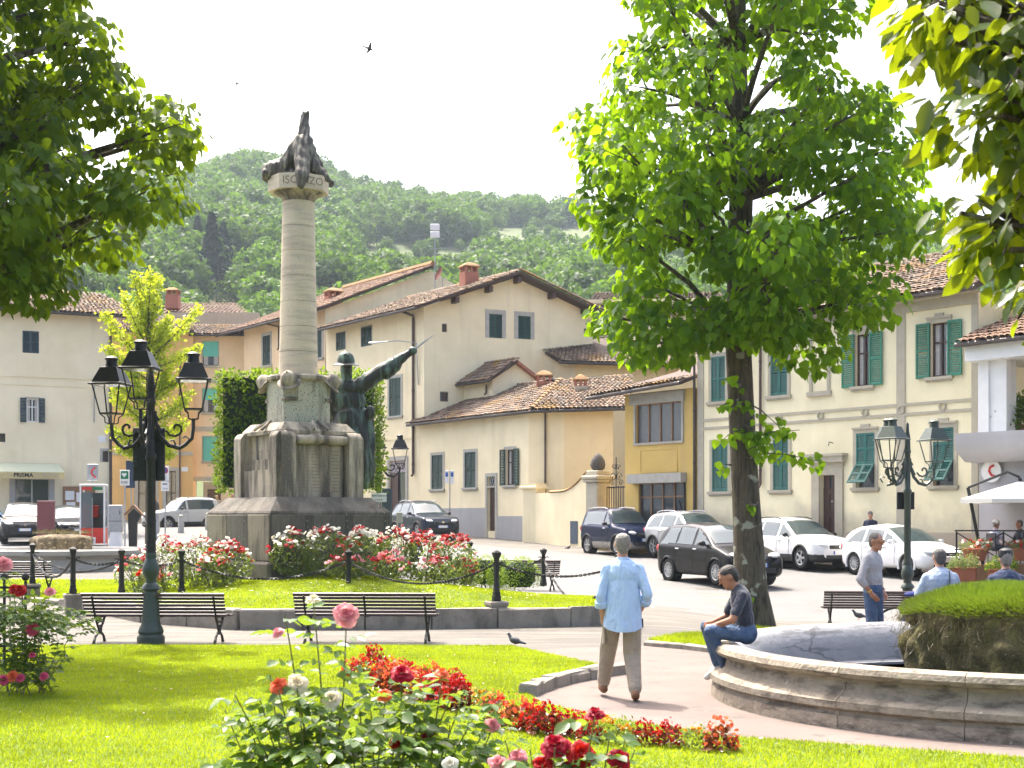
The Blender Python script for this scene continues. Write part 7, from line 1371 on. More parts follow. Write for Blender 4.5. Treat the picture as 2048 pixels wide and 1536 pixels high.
for s_, mm in (('R', 'goldm'), ('L', 'black')):
    mb = MB(); d = (jp['wr'+s_]-jp['el'+s_]).normalized(); mb.lathe([(.034, -.012), (.036, 0), (.034, .012)], n=14, c=jp['wr'+s_]-d*.03, M=d.to_track_quat('Z', 'Y').to_matrix(), caps=False); mb.build('bracelet' if s_ == 'R' else 'wristwatch', M[mm], pm_)
# two men seated on the far rim, backs to us
SIT = dict(pel=(0, 0, .68), neck=(0, .03, 1.17), head=(0, .06, 1.33), shL=(-.175, .02, 1.08), shR=(.175, .02, 1.08), elL=(-.265, .08, .86), elR=(.265, .08, .86), wrL=(-.18, .3, .78), wrR=(.18, .3, .78), hiL=(-.1, .05, .66), hiR=(.1, .05, .66), knL=(-.12, .44, .62), knR=(.12, .44, .62), anL=(-.12, .45, .1), anR=(.12, .45, .1), toL=(-.13, .6, .03), toR=(.13, .6, .03))
b1_, jb, _ = person('man in striped pale blue shirt with shoulder strap, back turned, on the far rim', (at(1884, 1200, 18.3).x, 18.35, .05), .05, SIT, top='stripe', bot='dkgrey', hair='haird', skin='skin', loose=.045, voxel=.014)
mb = MB(); mb.tube([(.1, .1, 1.15), (.09, -.06, 1.16), (.07, -.145, 1.06), (.04, -.175, .9), (.0, -.165, .72)], .02, n=5, sq=(1, .3)); mb.build('bag_strap', M['black'], b1_)
b2m, jb2, Hb2 = person('man in navy vest and black cap, back turned, on the far rim', (at(2014, 1200, 18.3).x, 18.3, .03), -.03, SIT, top='vest', bot='dkgrey', hair='hairg', skin='skin', loose=.05, voxel=.014, sleeve='long')
h = jb2['head']; mb = MB(); mb.lathe([(.092, -.02), (.095, .03), (.085, .075), (.05, .1), (0, .108)], n=18, c=h+Vector((0, -.01, .045))); mb.ell(h+Vector((0, .12, .04)), (.07, .07, .012)); mb.build('cap', M['black'], b2m)
mb = MB(); mb.lathe([(.075, -.02), (.07, .03)], n=16, c=jb2['neck'], caps=False); mb.build('shirt_collar', M['whitec'], b2m)
# background people
def bgp(lb, px, Y, rz, z=None, J=None, **k):
    x = (px-CX)/F*Y; return person(lb, (x, Y, zg(x, Y) if z is None else z), rz, J, voxel=.026, face=True, **k)
bgp('man in dark jacket looking down behind the white hatchback', 1741, 44.6, PI*.9, z=.42, J=dict(head=(0, .09, 1.6)), top='jacket', bot='dkgrey', hair='haird', headdir=(0, 1, -.7))
bgp('blond woman in beige seen from behind on the far pavement', 434, 86, .2, top='beigec', bot='dkgrey', hair='hairl', longhair=1, scale=.97)
bgp('man in pale shirt far off beside the memorial hedge', 466, 88, 2, top='whitec', bot='dkgrey', hair='hairg', bald=True)
bgp('balding man in black beside the silver off-roader', 312, 84, 1.2, z=1.5, top='dkgrey', bot='dkgrey', hair='hairg', bald=True)
bgp('dark-haired person sitting behind the right roses', 829, 42, .3, z=.05, J=SIT, top='jacket', bot='dkgrey', hair='hairb')
bgp('dark-haired person behind the grey off-roader', 853, 67.5, 1.5, z=1.05, top='jacket', bot='dkgrey', hair='hairb', scale=.98)
SIT2 = {k: (v[0], v[1], v[2]-.2) for k, v in SIT.items()}; SIT2.update(anL=(-.12, .45, .09), anR=(.12, .45, .09), toL=(-.13, .6, .03), toR=(.13, .6, .03))
cm, jc_, _ = bgp('man in white cap and lilac shirt sitting on the cafe terrace', 1989, 40.6, math.radians(-70), z=.62, J=SIT2, top='lilac', bot='denim', hair='hairg', sleeve='short')
mb = MB(); h = jc_['head']; mb.lathe([(.092, -.02), (.095, .03), (.085, .075), (.05, .1), (0, .108)], n=18, c=h+Vector((0, -.01, .045))); mb.ell(h+Vector((0, .12, .04)), (.07, .07, .012)); mb.build('cap', M['white'], cm)
bgp('sunlit man sitting at the right edge of the cafe terrace', 2042, 40.3, math.radians(100), z=.62, J=SIT2, top='navy', bot='denim', hair='haird', skin='skin2', sleeve='short')
# ------------------------------------------------------------------ roses
def rose_mesh(name, m, seed, rings=((5, 1.08, .12), (6, .95, .5), (5, .74, .85), (5, .52, 1.1), (4, .3, 1.35)), res=3, r=1.0):
    """petals in rings: outer ones open, inner ones upright and curled; radius 1, axis +z"""
    rs = random.Random(seed); V, Fc, T = [], [], []
    for k, (n, rad, lift) in enumerate(rings):
        for i in range(n):
            a0 = 2*PI*(i+.5*k)/n+rs.uniform(-.2, .2); wd = PI/n*rs.uniform(1.2, 1.6); rk_ = rad*rs.uniform(.86, 1.12); lf_ = rs.uniform(-.12, .12); ph_ = rs.random()*6; b = len(V)
            for u in range(res+1):
                s = u/res
                for v in range(res+1):
                    w_ = (v/res-.5)*2; rr = rk_*(.15+.85*s)*(1-.16*abs(w_)**2*s)*(1+.05*s*math.sin(w_*5+ph_)); a = a0+w_*wd*(.55+.45*math.sin(s*PI*.75)); z = (lift+lf_)*rad*(s**.8)*.75+.06*k-(.26*(s**3)*(1 if k < 3 else -.2))+.07*s*math.sin(w_*6+ph_*2)-.1*abs(w_)*s; V.append((math.cos(a)*rr*r, math.sin(a)*rr*r, z*r))
            t = rs.uniform(.2, .8)-.1*k
            for u in range(res):
                for v in range(res): q = b+u*(res+1)+v; Fc.append((q, q+1, q+res+2, q+res+1)); T.append(max(0, min(1, t+.25*u/res)))
    return np_mesh(name, np.array(V), np.array(Fc), m, np.array(T), smooth=True)
def petal(n, a, b, tr): M[n] = leafmat('petal_'+n, a, b, tr, tw=.35, rough=.5, spec=.25)
petal('red', (.30, .003, .006), (.5, .012, .012), (.6, .02, .01)); petal('crimson', (.26, .002, .015), (.42, .006, .03), (.5, .01, .03)); petal('pink', (.6, .16, .2), (.75, .32, .34), (.85, .4, .4)); petal('hotpink', (.5, .03, .1), (.65, .1, .2), (.8, .15, .2)); petal('cream', (.7, .62, .4), (.78, .74, .6), (.85, .7, .4)); petal('whitep', (.66, .62, .5), (.78, .76, .68), (.8, .76, .62)); petal('coral', (.6, .06, .03), (.75, .16, .05), (.9, .25, .06)); petal('orange', (.7, .25, .01), (.8, .4, .02), (.9, .45, .02))
FULL = {k: [rose_mesh('rose_flower', M[k], 10*i+j, res=4) for j in range(2)] for i, k in enumerate(('red', 'crimson', 'pink', 'hotpink', 'cream', 'coral', 'whitep'))}
SMALL = {k: [rose_mesh('blossom', M[k], 90+10*i+j, rings=((5, 1.0, .5), (4, .65, .95), (3, .35, 1.2)), res=2) for j in range(3)] for i, k in enumerate(('red', 'whitep', 'pink', 'crimson'))}
M['rleaf'] = leafmat('rose_leaf', (.03, .07, .022), (.085, .15, .03), (.35, .5, .04), tw=.36, rough=.38, spec=.35); M['rstem'] = mat('rose_stem', (.1, .15, .03), .6, (.14, .1, .03), scale=6, space='obj')
M['bleaf'] = leafmat('bed_rose_leaf', (.03, .065, .015), (.1, .15, .03), (.35, .45, .05), tw=.35, rough=.35, spec=.5)
def put(mesh, name, par, loc, size, rs, face=None):
    o = new_obj(name, mesh, par); o.location = loc; o.scale = (size,)*3; d = Vector(face) if face else Vector((rs.normal(0, .5), -.35+rs.normal(0, .4), .8)); o.rotation_mode = 'QUATERNION'; o.rotation_quaternion = d.to_track_quat('Z', 'Y') @ Matrix.Rotation(rs.rand()*6.28, 3, 'Z').to_quaternion(); return o
def bed_bush(label, px, pyb, Y, r, h, nb, mix, seed, low=0):
    rs = np.random.RandomState(seed); x = (px-CX)/F*Y; z0 = zmound(x, Y); t = thing('rose_bush', label, 'rose bush', (x, Y, z0), 0, 'red and white rose bushes round the memorial'); mb = MB()
    for k in range(9): a = rs.rand()*6.28; q = Vector((math.cos(a)*r*.7, math.sin(a)*r*.6, h*rs.uniform(.6, .95))); mb.tube([(q.x*.15, q.y*.15, 0), q*.5+Vector((0, 0, .06)), q], [.014, .01, .006], n=5)
    mb.build('stems', M['rstem'], t, kind='stuff'); n = int(1250*r*h/.55); d = rdir(n, rs); rad = rs.uniform(.5, 1.0, n)**.5; pos = d*rad[:, None]*np.array([r, r*.85, h*.5])+np.array([0, 0, h*.5]); pos = pos[pos[:, 2] > .03]; d = d[:len(pos)]; n = len(pos)
    V, Fc, ix = scatter(OVAL, LEAFF, pos, rdir(n, rs)+np.array([0, 0, -.2]), rdir(n, rs)+np.array([0, -.2, .9]), .062*rs.uniform(.6, 1.2, n)); new_obj('foliage', np_mesh('foliage', V, Fc, M['bleaf'], np.clip(rs.normal(.42, .25, n), 0, 1)[ix]), t, kind='stuff')
    k = 0
    while k < nb:   # trusses of two to four flowers
        a = rs.uniform(0, 6.28); th = rs.uniform(.02, 1.25); c = Vector((math.sin(th)*math.cos(a)*r*1.02, math.sin(th)*math.sin(a)*r*.9-.05, h*.5+math.cos(th)*h*.55)); col = mix[min(len(mix)-1, int(rs.rand()*len(mix)))]
        if c.y > r*.35: continue
        if c.z < h*.55 and col == 'whitep' and rs.rand() < .6: col = 'red'
        for _ in range(rs.randint(2, 6)):
            put(SMALL[col][rs.randint(3)], 'blossom', t, c+Vector(rs.normal(0, .06, 3)), rs.uniform(.04, .064), rs); k += .5
    return t
W_, R__ = 'whitep', 'red'
BB = [(275, 29.2, .48, .78, 22, (R__, R__, W_), 'rose bush at the left end of the bed, behind the lamp post'), (330, 29.6, .55, 1.0, 40, (W_, W_, W_, R__), 'mostly white rose bush just right of the lamp post'), (395, 29.2, .6, .95, 46, (W_, R__, W_, R__), 'tall rose bush mixing white and red left of the memorial'), (455, 29.0, .55, .8, 38, (R__, R__, W_), 'mostly red rose bush left of the memorial corner'), (300, 28.7, .4, .5, 14, (R__, 'crimson'), 'low red rose bush by the lamp post foot'), (425, 28.6, .45, .6, 20, (R__, R__, W_), 'low red-flowered rose bush before the memorial left face'),
      (590, 29.3, .55, .92, 40, (W_, W_, W_, R__), 'white rose bush at the left of the middle bed'), (655, 29.1, .55, .95, 42, (W_, W_, R__, R__), 'red and white rose bush in the middle bed'), (720, 29.0, .55, .9, 40, (W_, W_, R__), 'white rose bush behind the iron post in the middle bed'), (790, 29.2, .5, .95, 36, (W_, R__, W_), 'rose bush between memorial corner and grey off-roader'), (850, 29.5, .6, .95, 42, (R__, W_, R__), 'rose bush with red and white clusters under the grey off-roader'), (905, 29.7, .55, 1.0, 32, (R__, R__, R__, W_), 'tall sparse red rose bush at the right end of the bed'),
      (690, 28.5, .45, .42, 18, ('crimson', 'pink', R__), 'low dark pink rose bush behind the second bench'), (770, 28.5, .5, .45, 24, ('crimson', R__, 'pink'), 'low crimson rose bush in front of the right bed'), (870, 28.8, .5, .45, 22, (R__, W_, 'pink'), 'low red rose bush at the front of the right bed'), (935, 29.8, .35, .5, 14, (R__, R__), 'small red rose bush beside the low box hedges')]
for i, (px, Y, r, h, nb, mix, lb) in enumerate(BB): bed_bush(lb, px, 1170, Y, r, h, nb, mix, 300+i)
# fallen petals
rs = np.random.RandomState(5); n = 260; x = rs.uniform(-8, .6, n); y = 27.5+rs.normal(0, 1.0, n); ok = y < 29; pos = np.stack([x, y, [zmound(a, b)+.05 for a, b in zip(x, y)]], 1)[ok]; n = len(pos)
V, Fc, ix = scatter(OVAL, LEAFF, pos, rdir(n, rs)*np.array([1, 1, .1]), np.tile(np.array([0, 0, 1.]), (n, 1))+.3*rdir(n, rs), .05*rs.uniform(.6, 1.2, n)); new_obj('fallen_petals', np_mesh('fallen_petals', V, Fc, M['whitep'], rs.rand(n)[ix]), None, kind='stuff', label='fallen white petals on the memorial lawn', category='petals')
# foreground rose bushes with single leaves and single flowers
def leaf_mesh(seed):
    rs = random.Random(seed); k = [(0, 0), (-.16, .1), (-.3, .32), (-.31, .55), (-.2, .8), (0, 1.05), (.2, .8), (.31, .55), (.3, .32), (.16, .1)]; V = [(x, y-.0, .10*abs(x)*2-.1*y*y+rs.uniform(-.015, .015)) for x, y in k]+[(0, .35, -.03), (0, .7, -.06)]
    Fc = [(10, 0, 1), (10, 1, 2), (10, 2, 3), (11, 10, 3), (11, 3, 4), (11, 4, 5), (11, 5, 6), (11, 6, 7), (10, 11, 7), (10, 7, 8), (10, 8, 9), (10, 9, 0)]; return V, Fc
LV, LF = leaf_mesh(1); LEAFM = [np_mesh('leaf', np.array(LV), np.array(LF), M['rleaf'], np.full(len(LF), t), smooth=True) for t in (.1, .3, .5, .75, .95)]
def rose_bush(label, base, canes, flowers, seed, leafsz, nparts, per=7, extra=0, spread=.3, eh=1.0):
    """canes: list of polylines (world); compound leaves along them; nearest leaves are parts, the rest one mass"""
    rs = np.random.RandomState(seed); t = thing('rose_bush', label, 'rose bush', tuple(base)); b = Vector(base); L = []
    for c in canes:
        P = [Vector(p)-b for p in c]; mb = MB(); mb.tube(P, [.0025+.0035*(1-i/(len(P)-1)) for i in range(len(P))], n=6); mb.build('cane', M['rstem'], t)
        ln = sum((q-p).length for p, q in zip(P, P[1:])); k = max(3, int(ln/.062))
        for i in range(k):
            s = (i+.6)/k
            if s < .12: continue
            f = s*(len(P)-1); j = min(int(f), len(P)-2); p = P[j].lerp(P[j+1], f-j); a = i*2.4+rs.rand()*.6; d = Vector((math.cos(a), math.sin(a), .25)); L.append((p, d))
    for _ in range(extra):
        d = Vector(rdir(1, rs)[0]); d.z = abs(d.z)*eh; p = Vector((d.x*spread*rs.uniform(.3, 1), d.y*spread*.8*rs.uniform(.3, 1), (1.05+.2*d.z)*eh*rs.uniform(.75, 1))); L.append((p, Vector((d.x, d.y, .2)).normalized()))
    pos, tip, nor, sz = [], [], [], []
    for p, d in L:   # five leaflets on a stalk
        s = leafsz*rs.uniform(.75, 1.2); sd = d.cross(Vector((0, 0, 1))).normalized(); up = sd.cross(d)
        for o, dirv, q in ((.35, sd*.8+d*.5, .75), (.35, -sd*.8+d*.5, .75), (.95, sd*.8+d*.7, .95), (.95, -sd*.8+d*.7, .95), (1.35, d, 1.1)):
            pos.append(p+d*(s*o*1.1)+Vector((0, 0, -.12*s*o*o))); tip.append(dirv+Vector((0, 0, -.25-.3*rs.rand()))+Vector(rs.normal(0, .15, 3))); nor.append(up+Vector(rs.normal(0, .35, 3))); sz.append(s*q)
    pos = np.array(pos); tip = np.array(tip); nor = np.array(nor); sz = np.array(sz); order = np.argsort(pos[:, 1]-.6*pos[:, 2]+.15*rs.rand(len(pos))); pa, re = order[:nparts], order[nparts:]
    for i in pa:
        y = Vector(tip[i]).normalized(); z = Vector(nor[i]); z = (z-y*z.dot(y)).normalized(); x = y.cross(z); o = new_obj('leaf', LEAFM[rs.randint(5)], t); o.matrix_basis = Matrix.Translation(Vector(pos[i]))@Matrix((x, y, z)).transposed().to_4x4()@Matrix.Scale(float(sz[i]), 4)
    if len(re): V, Fc, ix = scatter(LV, LF, pos[re], tip[re], nor[re], sz[re]); new_obj('foliage', np_mesh('foliage', V, Fc, M['rleaf'], np.clip(rs.normal(.45, .25, len(re)), 0, 1)[ix], smooth=True), t, kind='stuff')
    for (p, size, col, face) in flowers:
        o = put(FULL[col][rs.randint(2)], 'rose_flower', t, Vector(p)-b, size, rs, face); mb = MB(); c = Vector(p)-b; f_ = Vector(face).normalized(); mb.lathe([(.004, -.35*size), (.14*size, -.2*size), (.2*size, .0), (.12*size, .1*size)], n=8, c=c, M=f_.to_track_quat('Z', 'Y').to_matrix()); mb.build('sepals', M['rstem'], t)
    return t
def cane(b, px, py, Y, bend=.05):
    e = at(px, py, Y); b = Vector(b); m = b.lerp(e, .55)+Vector((bend, 0, .03)); return [b, b.lerp(m, .5), m, m.lerp(e, .5)+Vector((-bend*.3, 0, .01)), e]
YB = 5.3; bb = Vector((at(720, 1536, YB).x, YB, .03)); fl = [((693, 1228), .047, 'pink', (.1, -.9, .45)), ((627, 1199), .027, 'cream', (0, -.2, 1)), ((557, 1372), .036, 'coral', (-.2, -.7, .7)), ((594, 1368), .04, 'cream', (.2, -.8, .6)), ((664, 1398), .036, 'cream', (0, -.8, .55)), ((803, 1348), .042, 'crimson', (.1, -.6, .8)), ((884, 1347), .027, 'coral', (.1, -.5, .9)), ((768, 1390), .028, 'coral', (0, -.7, .7)), ((792, 1486), .026, 'red', (0, -.8, .6)), ((863, 1478), .036, 'crimson', (.2, -.7, .6)), ((556, 1265), .024, 'pink', (-.5, -.5, .7)), ((985, 1450), .028, 'pink', (.2, -.7, .6))]
cs = [cane(bb+Vector((RN.uniform(-.18, .18), RN.uniform(-.12, .12), 0)), x, y, YB+RN.uniform(-.15, .25), RN.uniform(-.06, .06)) for x, y in ((693, 1238), (627, 1205), (570, 1230), (557, 1380), (594, 1375), (664, 1405), (803, 1355), (884, 1352), (470, 1390), (450, 1420), (520, 1400), (720, 1420), (770, 1400), (850, 1420), (900, 1400), (950, 1430), (985, 1455), (1000, 1400), (640, 1430), (560, 1440), (500, 1450), (700, 1450), (820, 1440), (900, 1450), (600, 1400), (680, 1420), (740, 1390), (830, 1400), (930, 1380), (540, 1350))]
rose_bush('foreground rose bush with a tall pink rose and cream, coral and crimson blooms', bb, cs, [(at(p[0], p[1], YB-.02), s, c, f) for p, s, c, f in fl], 61, .058, 290, extra=190, spread=.5)
bb2 = Vector((at(1110, 1536, 5.0).x, 5.0, .03)); fl = [((1110, 1490), .05, 'crimson', (-.1, -.6, .8)), ((1162, 1508), .052, 'red', (.1, -.8, .6)), ((1238, 1518), .04, 'crimson', (.2, -.8, .5)), ((1190, 1428), .034, 'crimson', (0, -.3, 1)), ((1085, 1530), .04, 'red', (-.3, -.7, .6)), ((1035, 1515), .034, 'pink', (-.2, -.7, .7)), ((995, 1525), .032, 'pink', (0, -.7, .7)), ((900, 1527), .028, 'whitep', (0, -.8, .5)), ((1140, 1540), .04, 'crimson', (0, -.8, .5))]
cs = [cane(bb2+Vector((RN.uniform(-.12, .12), RN.uniform(-.1, .1), 0)), x, y, 5.0+RN.uniform(-.1, .2), RN.uniform(-.05, .05)) for x, y in ((1110, 1496), (1162, 1514), (1238, 1522), (1190, 1435), (1085, 1530), (1035, 1520), (1000, 1528), (1220, 1470), (1250, 1480), (1150, 1470), (1060, 1500), (1270, 1500), (1120, 1510), (1180, 1500), (950, 1500), (1010, 1480))]
rose_bush('foreground rose bush with large dark red roses at the bottom edge', bb2, cs, [(at(p[0], p[1], 4.97), s, c, f) for p, s, c, f in fl], 62, .056, 220, extra=80, spread=.32, eh=.86)
YL = 15.0; bb3 = Vector((at(55, 1385, YL).x, YL, .03)); fl = [((8, 1128), .085, 'pink', (.2, -.8, .5)), ((40, 1180), .07, 'red', (0, -.7, .7)), ((28, 1178), .06, 'red', (-.2, -.7, .7)), ((100, 1183), .06, 'pink', (.1, -.6, .8)), ((66, 1258), .075, 'hotpink', (.1, -.8, .5)), ((64, 1310), .035, 'hotpink', (0, -.8, .5)), ((8, 1360), .06, 'hotpink', (0, -.8, .4)), ((25, 1352), .06, 'coral', (0, -.8, .4)), ((40, 1356), .05, 'hotpink', (.1, -.8, .4)), ((88, 1352), .045, 'hotpink', (.1, -.8, .4))]
cs = [cane(bb3+Vector((RN.uniform(-.3, .3), RN.uniform(-.2, .2), 0)), x, y, YL+RN.uniform(-.3, .4), RN.uniform(-.1, .1)) for x, y in [(8, 1135), (40, 1188), (100, 1190), (66, 1265), (30, 1210), (90, 1200), (120, 1240), (130, 1300), (140, 1270), (-20, 1180), (-40, 1250), (50, 1240), (100, 1260), (10, 1260), (80, 1300), (40, 1300), (120, 1320), (60, 1220), (20, 1230), (110, 1215), (0, 1300), (70, 1330), (-30, 1320), (90, 1240)]]
rose_bush('leafy rose bush with pink and red blooms at the left edge of the lawn', bb3, cs, [(at(p[0], p[1], YL-.3), s, c, f) for p, s, c, f in fl], 63, .07, 250, extra=230, spread=.62, eh=.8)
# begonias and marigolds edging the lawn
M['beleaf'] = leafmat('begonia_leaf', (.09, .02, .012), (.16, .07, .02), (.35, .1, .03), tw=.3, rough=.3, spec=.5); BG = []
def begonia(seed):
    rs = np.random.RandomState(seed); n = 90; d = rdir(n, rs); d[:, 2] = abs(d[:, 2]); pos = d*np.array([.15, .15, .2])*rs.uniform(.6, 1, (n, 1)); V, Fc, ix = scatter(LEAF, LEAFF, pos, d+rs.normal(0, .4, (n, 3)), d+np.array([0, 0, .6]), .06*rs.uniform(.7, 1.2, n)); a = np_mesh('foliage', V, Fc, M['beleaf'], rs.rand(n)[ix])
    n = 75; d = rdir(n, rs); d[:, 2] = abs(d[:, 2])*1.2; pos = d*np.array([.16, .16, .23])*rs.uniform(.85, 1.1, (n, 1))+np.array([0, 0, .02]); V, Fc, ix = scatter([(x*1.3, y-.5, z) for x, y, z in OVAL], LEAFF, np.repeat(pos, 2, 0), rdir(2*n, rs), np.repeat(d, 2, 0)+.5*rdir(2*n, rs), .045*rs.uniform(.7, 1.2, 2*n)); return a, np_mesh('flowers', V, Fc, M['red'], rs.rand(2*n)[ix]), np_mesh('flowers', V, Fc, M['coral'], rs.rand(2*n)[ix])
BG = [begonia(s) for s in range(4)]; MG = [rose_mesh('flower_head', M['orange'], 70+k, rings=((9, 1.0, .4), (8, .75, .8), (6, .5, 1.1), (4, .25, 1.3)), res=2) for k in range(2)]
rs = np.random.RandomState(8); path_ = [(700, 1362), (760, 1378), (830, 1398), (900, 1420), (960, 1438), (1030, 1466), (1090, 1476), (1150, 1484), (1220, 1493), (1300, 1499), (1380, 1505), (1440, 1510), (1462, 1512)]; pts = [Vector(gpt(*p)) for p in path_]; cnt = 0; ORD = ['first', 'second', 'third', 'fourth', 'fifth', 'sixth', 'seventh', 'eighth', 'ninth', 'tenth', 'eleventh', 'twelfth', 'thirteenth', 'fourteenth', 'fifteenth', 'sixteenth', 'seventeenth', 'eighteenth', 'nineteenth', 'twentieth']
spots = []
for a, b in zip(pts, pts[1:]):
    k = max(1, round((b-a).length/.2))
    for i in range(k): p = a.lerp(b, i/k); spots.append((p, 0)); 
for p in [pts[0].lerp(pts[3], t) for t in np.linspace(0, .8, 5)]: spots += [(p+Vector((.12, .35)), 1), (p+Vector((.2, .7)), 2)]
cn = [0, 0, 0]
for p, row in spots:
    if rs.rand() < (.07 if p.y < 13.4 else .12): continue
    cn[row] += 1; mg = rs.rand() < (.22 if row == 0 and p.y < 13.2 else .13); lab = ('clump of orange marigolds' if mg else 'red-flowered bronze-leaved begonia')+', '+(ORD[cn[row]-1] if cn[row] <= 20 else ('twenty-', 'thirty-', 'forty-', 'fifty-')[(cn[row]-21)//19]+ORD[(cn[row]-21)%19])+(' from the left in the front edging row', ' from the left in the middle edging row', ' from the left in the back edging row')[row]
    t = thing('marigold' if mg else 'begonia', lab, 'flower', (p.x+rs.normal(0, .03), p.y+rs.normal(0, .04), .04), rs.rand()*6, 'begonias and marigolds edging the lawn'); t.scale = (rs.uniform(.75, 1.1)*(.85 if p.y < 13 else 1),)*3; a, f1, f2 = BG[rs.randint(4)]
    if mg:
        new_obj('foliage', box_foliage((0, 0, .1), (.2, .2, .16), 0, 160, .04, M['bleaf'], rs.randint(99), rnd=.03), t, kind='stuff')
        for _ in range(6): put(MG[rs.randint(2)], 'flower_head', t, (rs.normal(0, .06), rs.normal(0, .06), .2+rs.normal(0, .02)), .034, rs)
    else: new_obj('foliage', a, t, kind='stuff'); new_obj('flowers', f1 if rs.rand() < .75 else f2, t, kind='stuff')
# ------------------------------------------------------------------ street furniture on the left
def base_at(px, Y): x = (px-CX)/F*Y; return Vector((x, Y, zg(x, Y)))
M['redp'] = mat('red_panel', (.62, .03, .015), .4); M['maroon'] = mat('maroon_panel', (.2, .055, .06), .45); M['greens'] = mat('sign_green', (.0, .2, .08), .5); M['bluesg'] = mat('sign_blue', (.02, .1, .4), .5); M['clear'] = glassmat('booth_glass', (.12, .15, .15), .05)
p = base_at(188, 57); t = thing('phone_booth', 'glass phone booth with red lower panels', 'phone booth', tuple(p), .15); hh = 2.38
for x in (-.46, .46):
    for y in (-.46, .46): mb = MB(); mb.box((x, y, hh/2), (.06, .06, hh)); mb.build('post', M['white'], t, smooth=0)
mb = MB(); mb.box((0, 0, hh+.02), (1.0, 1.0, .08), bev=.02); mb.build('roof', M['white'], t, smooth=0)
for k, (c, d) in enumerate((((0, -.46, .38), (.86, .03, .62)), ((-.46, 0, .38), (.03, .86, .62)), ((.46, 0, .38), (.03, .86, .62)))): mb = MB(); mb.box(c, d); mb.build('lower_panel', M['redp'], t, smooth=0)
for k, (c, d) in enumerate((((-.46, 0, 1.4), (.012, .84, 1.4)), ((.46, 0, 1.4), (.012, .84, 1.4)), ((0, .46, 1.2), (.84, .012, 1.8)), ((-.22, -.46, 1.4), (.4, .012, 1.4)))): mb = MB(); mb.box(c, d); mb.build('glass_panel', M['clear'], t, smooth=0)
for x, m_ in ((-.2, 'redp'), (.2, 'greens')): mb = MB(); mb.box((x, -.485, hh-.12), (.4, .02, .12)); mb.build('header_sign', M[m_], t, smooth=0)
mb = MB(); mb.box((.0, .3, 1.35), (.3, .2, .5), bev=.03); mb.build('telephone', M['redp'], t, smooth=0); mb = MB(); mb.box((.0, -.47, .95), (.03, .03, 1.9)); mb.build('door_stile', M['steel'], t, smooth=0); mb = MB(); mb.box((0, -.48, .2), (.25, .01, .25)); mb.build('logo_patch', M['white'], t, smooth=0)
mb = MB(); mb.box((-.05, 0, 2.92), (.42, .04, .66), bev=.03); ps = mb.build('phone_sign', M['steel'], t, smooth=0); mb = MB(); mb.tube([(-.05, 0, 2.42), (-.05, 0, 2.6)], .02, n=6); mb.build('sign_stalk', M['steel'], t); mb = MB(); mb.tube([(.06, -.03, 3.12), (-.06, -.03, 3.02), (-.1, -.03, 2.9), (-.04, -.03, 2.78), (.08, -.03, 2.72)], .035, n=5); mb.build('handset_mark', M['redp'], ps)
p = base_at(232, 55); t = thing('utility_cabinet', 'grey two-tier utility cabinet beside the phone booth', 'cabinet', tuple(p), .1); mb = MB(); mb.box((0, 0, 1.12), (.52, .4, 1.05), bev=.02); mb.build('body', M['steel'], t, smooth=0); mb = MB(); mb.lathe([(.34, 0), (.3, .3), (.26, .6)], n=4, a0=PI/4); mb.build('pedestal', M['white'], t, smooth=0); mb = MB(); mb.box((0, -.2, 1.02), (.5, .02, .02)); mb.build('seam', M['trim'], t, smooth=0); mb = MB(); mb.box((.18, -.21, 1.35), (.03, .02, .14)); mb.build('lock', M['black'], t, smooth=0)
p = base_at(92, 52); t = thing('display_panel', 'maroon upright display panel in front of the parked cars', 'panel', tuple(p), -.1); mb = MB(); mb.box((0, 0, 1.1), (.66, .1, 1.5), bev=.015); mb.build('board', M['maroon'], t, smooth=0); mb = MB(); mb.box((0, 0, .2), (.5, .3, .4)); mb.build('foot', M['maroon'], t, smooth=0)
p = base_at(268, 50); t = thing('information_totem', 'dark leaning totem with little wooden roof', 'totem', tuple(p), .1); mb = MB(); poly = [(-.16, 0), (.1, 0), (.12, 1.1), (.26, 1.35), (.0, 1.62), (-.2, 1.4)]
mb.add([(x, y, z) for y in (-.08, .08) for x, z in poly], [tuple(range(6)), tuple(range(6, 12))[::-1]]+[(i, 6+i, 6+(i+1) % 6, (i+1) % 6) for i in range(6)]); mb.build('post', M['black'], t, smooth=0); mb = MB(); mb.hexa([(-.3, -.13, 1.36), (.0, -.13, 1.68), (.0, .13, 1.68), (-.3, .13, 1.36), (-.32, -.13, 1.42), (.0, -.13, 1.75), (.0, .13, 1.75), (-.32, .13, 1.42)]); mb.hexa([(.0, -.13, 1.68), (.32, -.13, 1.34), (.32, .13, 1.34), (.0, .13, 1.68), (.0, -.13, 1.75), (.35, -.13, 1.39), (.35, .13, 1.39), (.0, .13, 1.75)]); mb.build('roof', M['wood2'], t, smooth=0)
def sign_post(name, label, px, Y, ybot, boards, rz=0, cat='sign'):
    p = base_at(px, Y); t = thing(name, label, cat, tuple(p), rz); zt_ = max(at(px, b[2], Y).z for b in boards)-p.z; mb = MB(); mb.tube([(0, .05, 0), (0, .05, zt_-.03)], .03, n=8); mb.build('pole', M['steel'], t); out = []
    for x0, x1, y0, y1, m_ in [(b[0], b[1], b[2], b[3], b[4]) for b in boards]: a = at(x0, y0, Y)-p; b = at(x1, y1, Y)-p; mb = MB(); mb.box(((a.x+b.x)/2, 0, (a.z+b.z)/2), (b.x-a.x, .03, a.z-b.z), bev=.008); out.append(mb.build('board', M[m_], t, smooth=0))
    return t, p, out
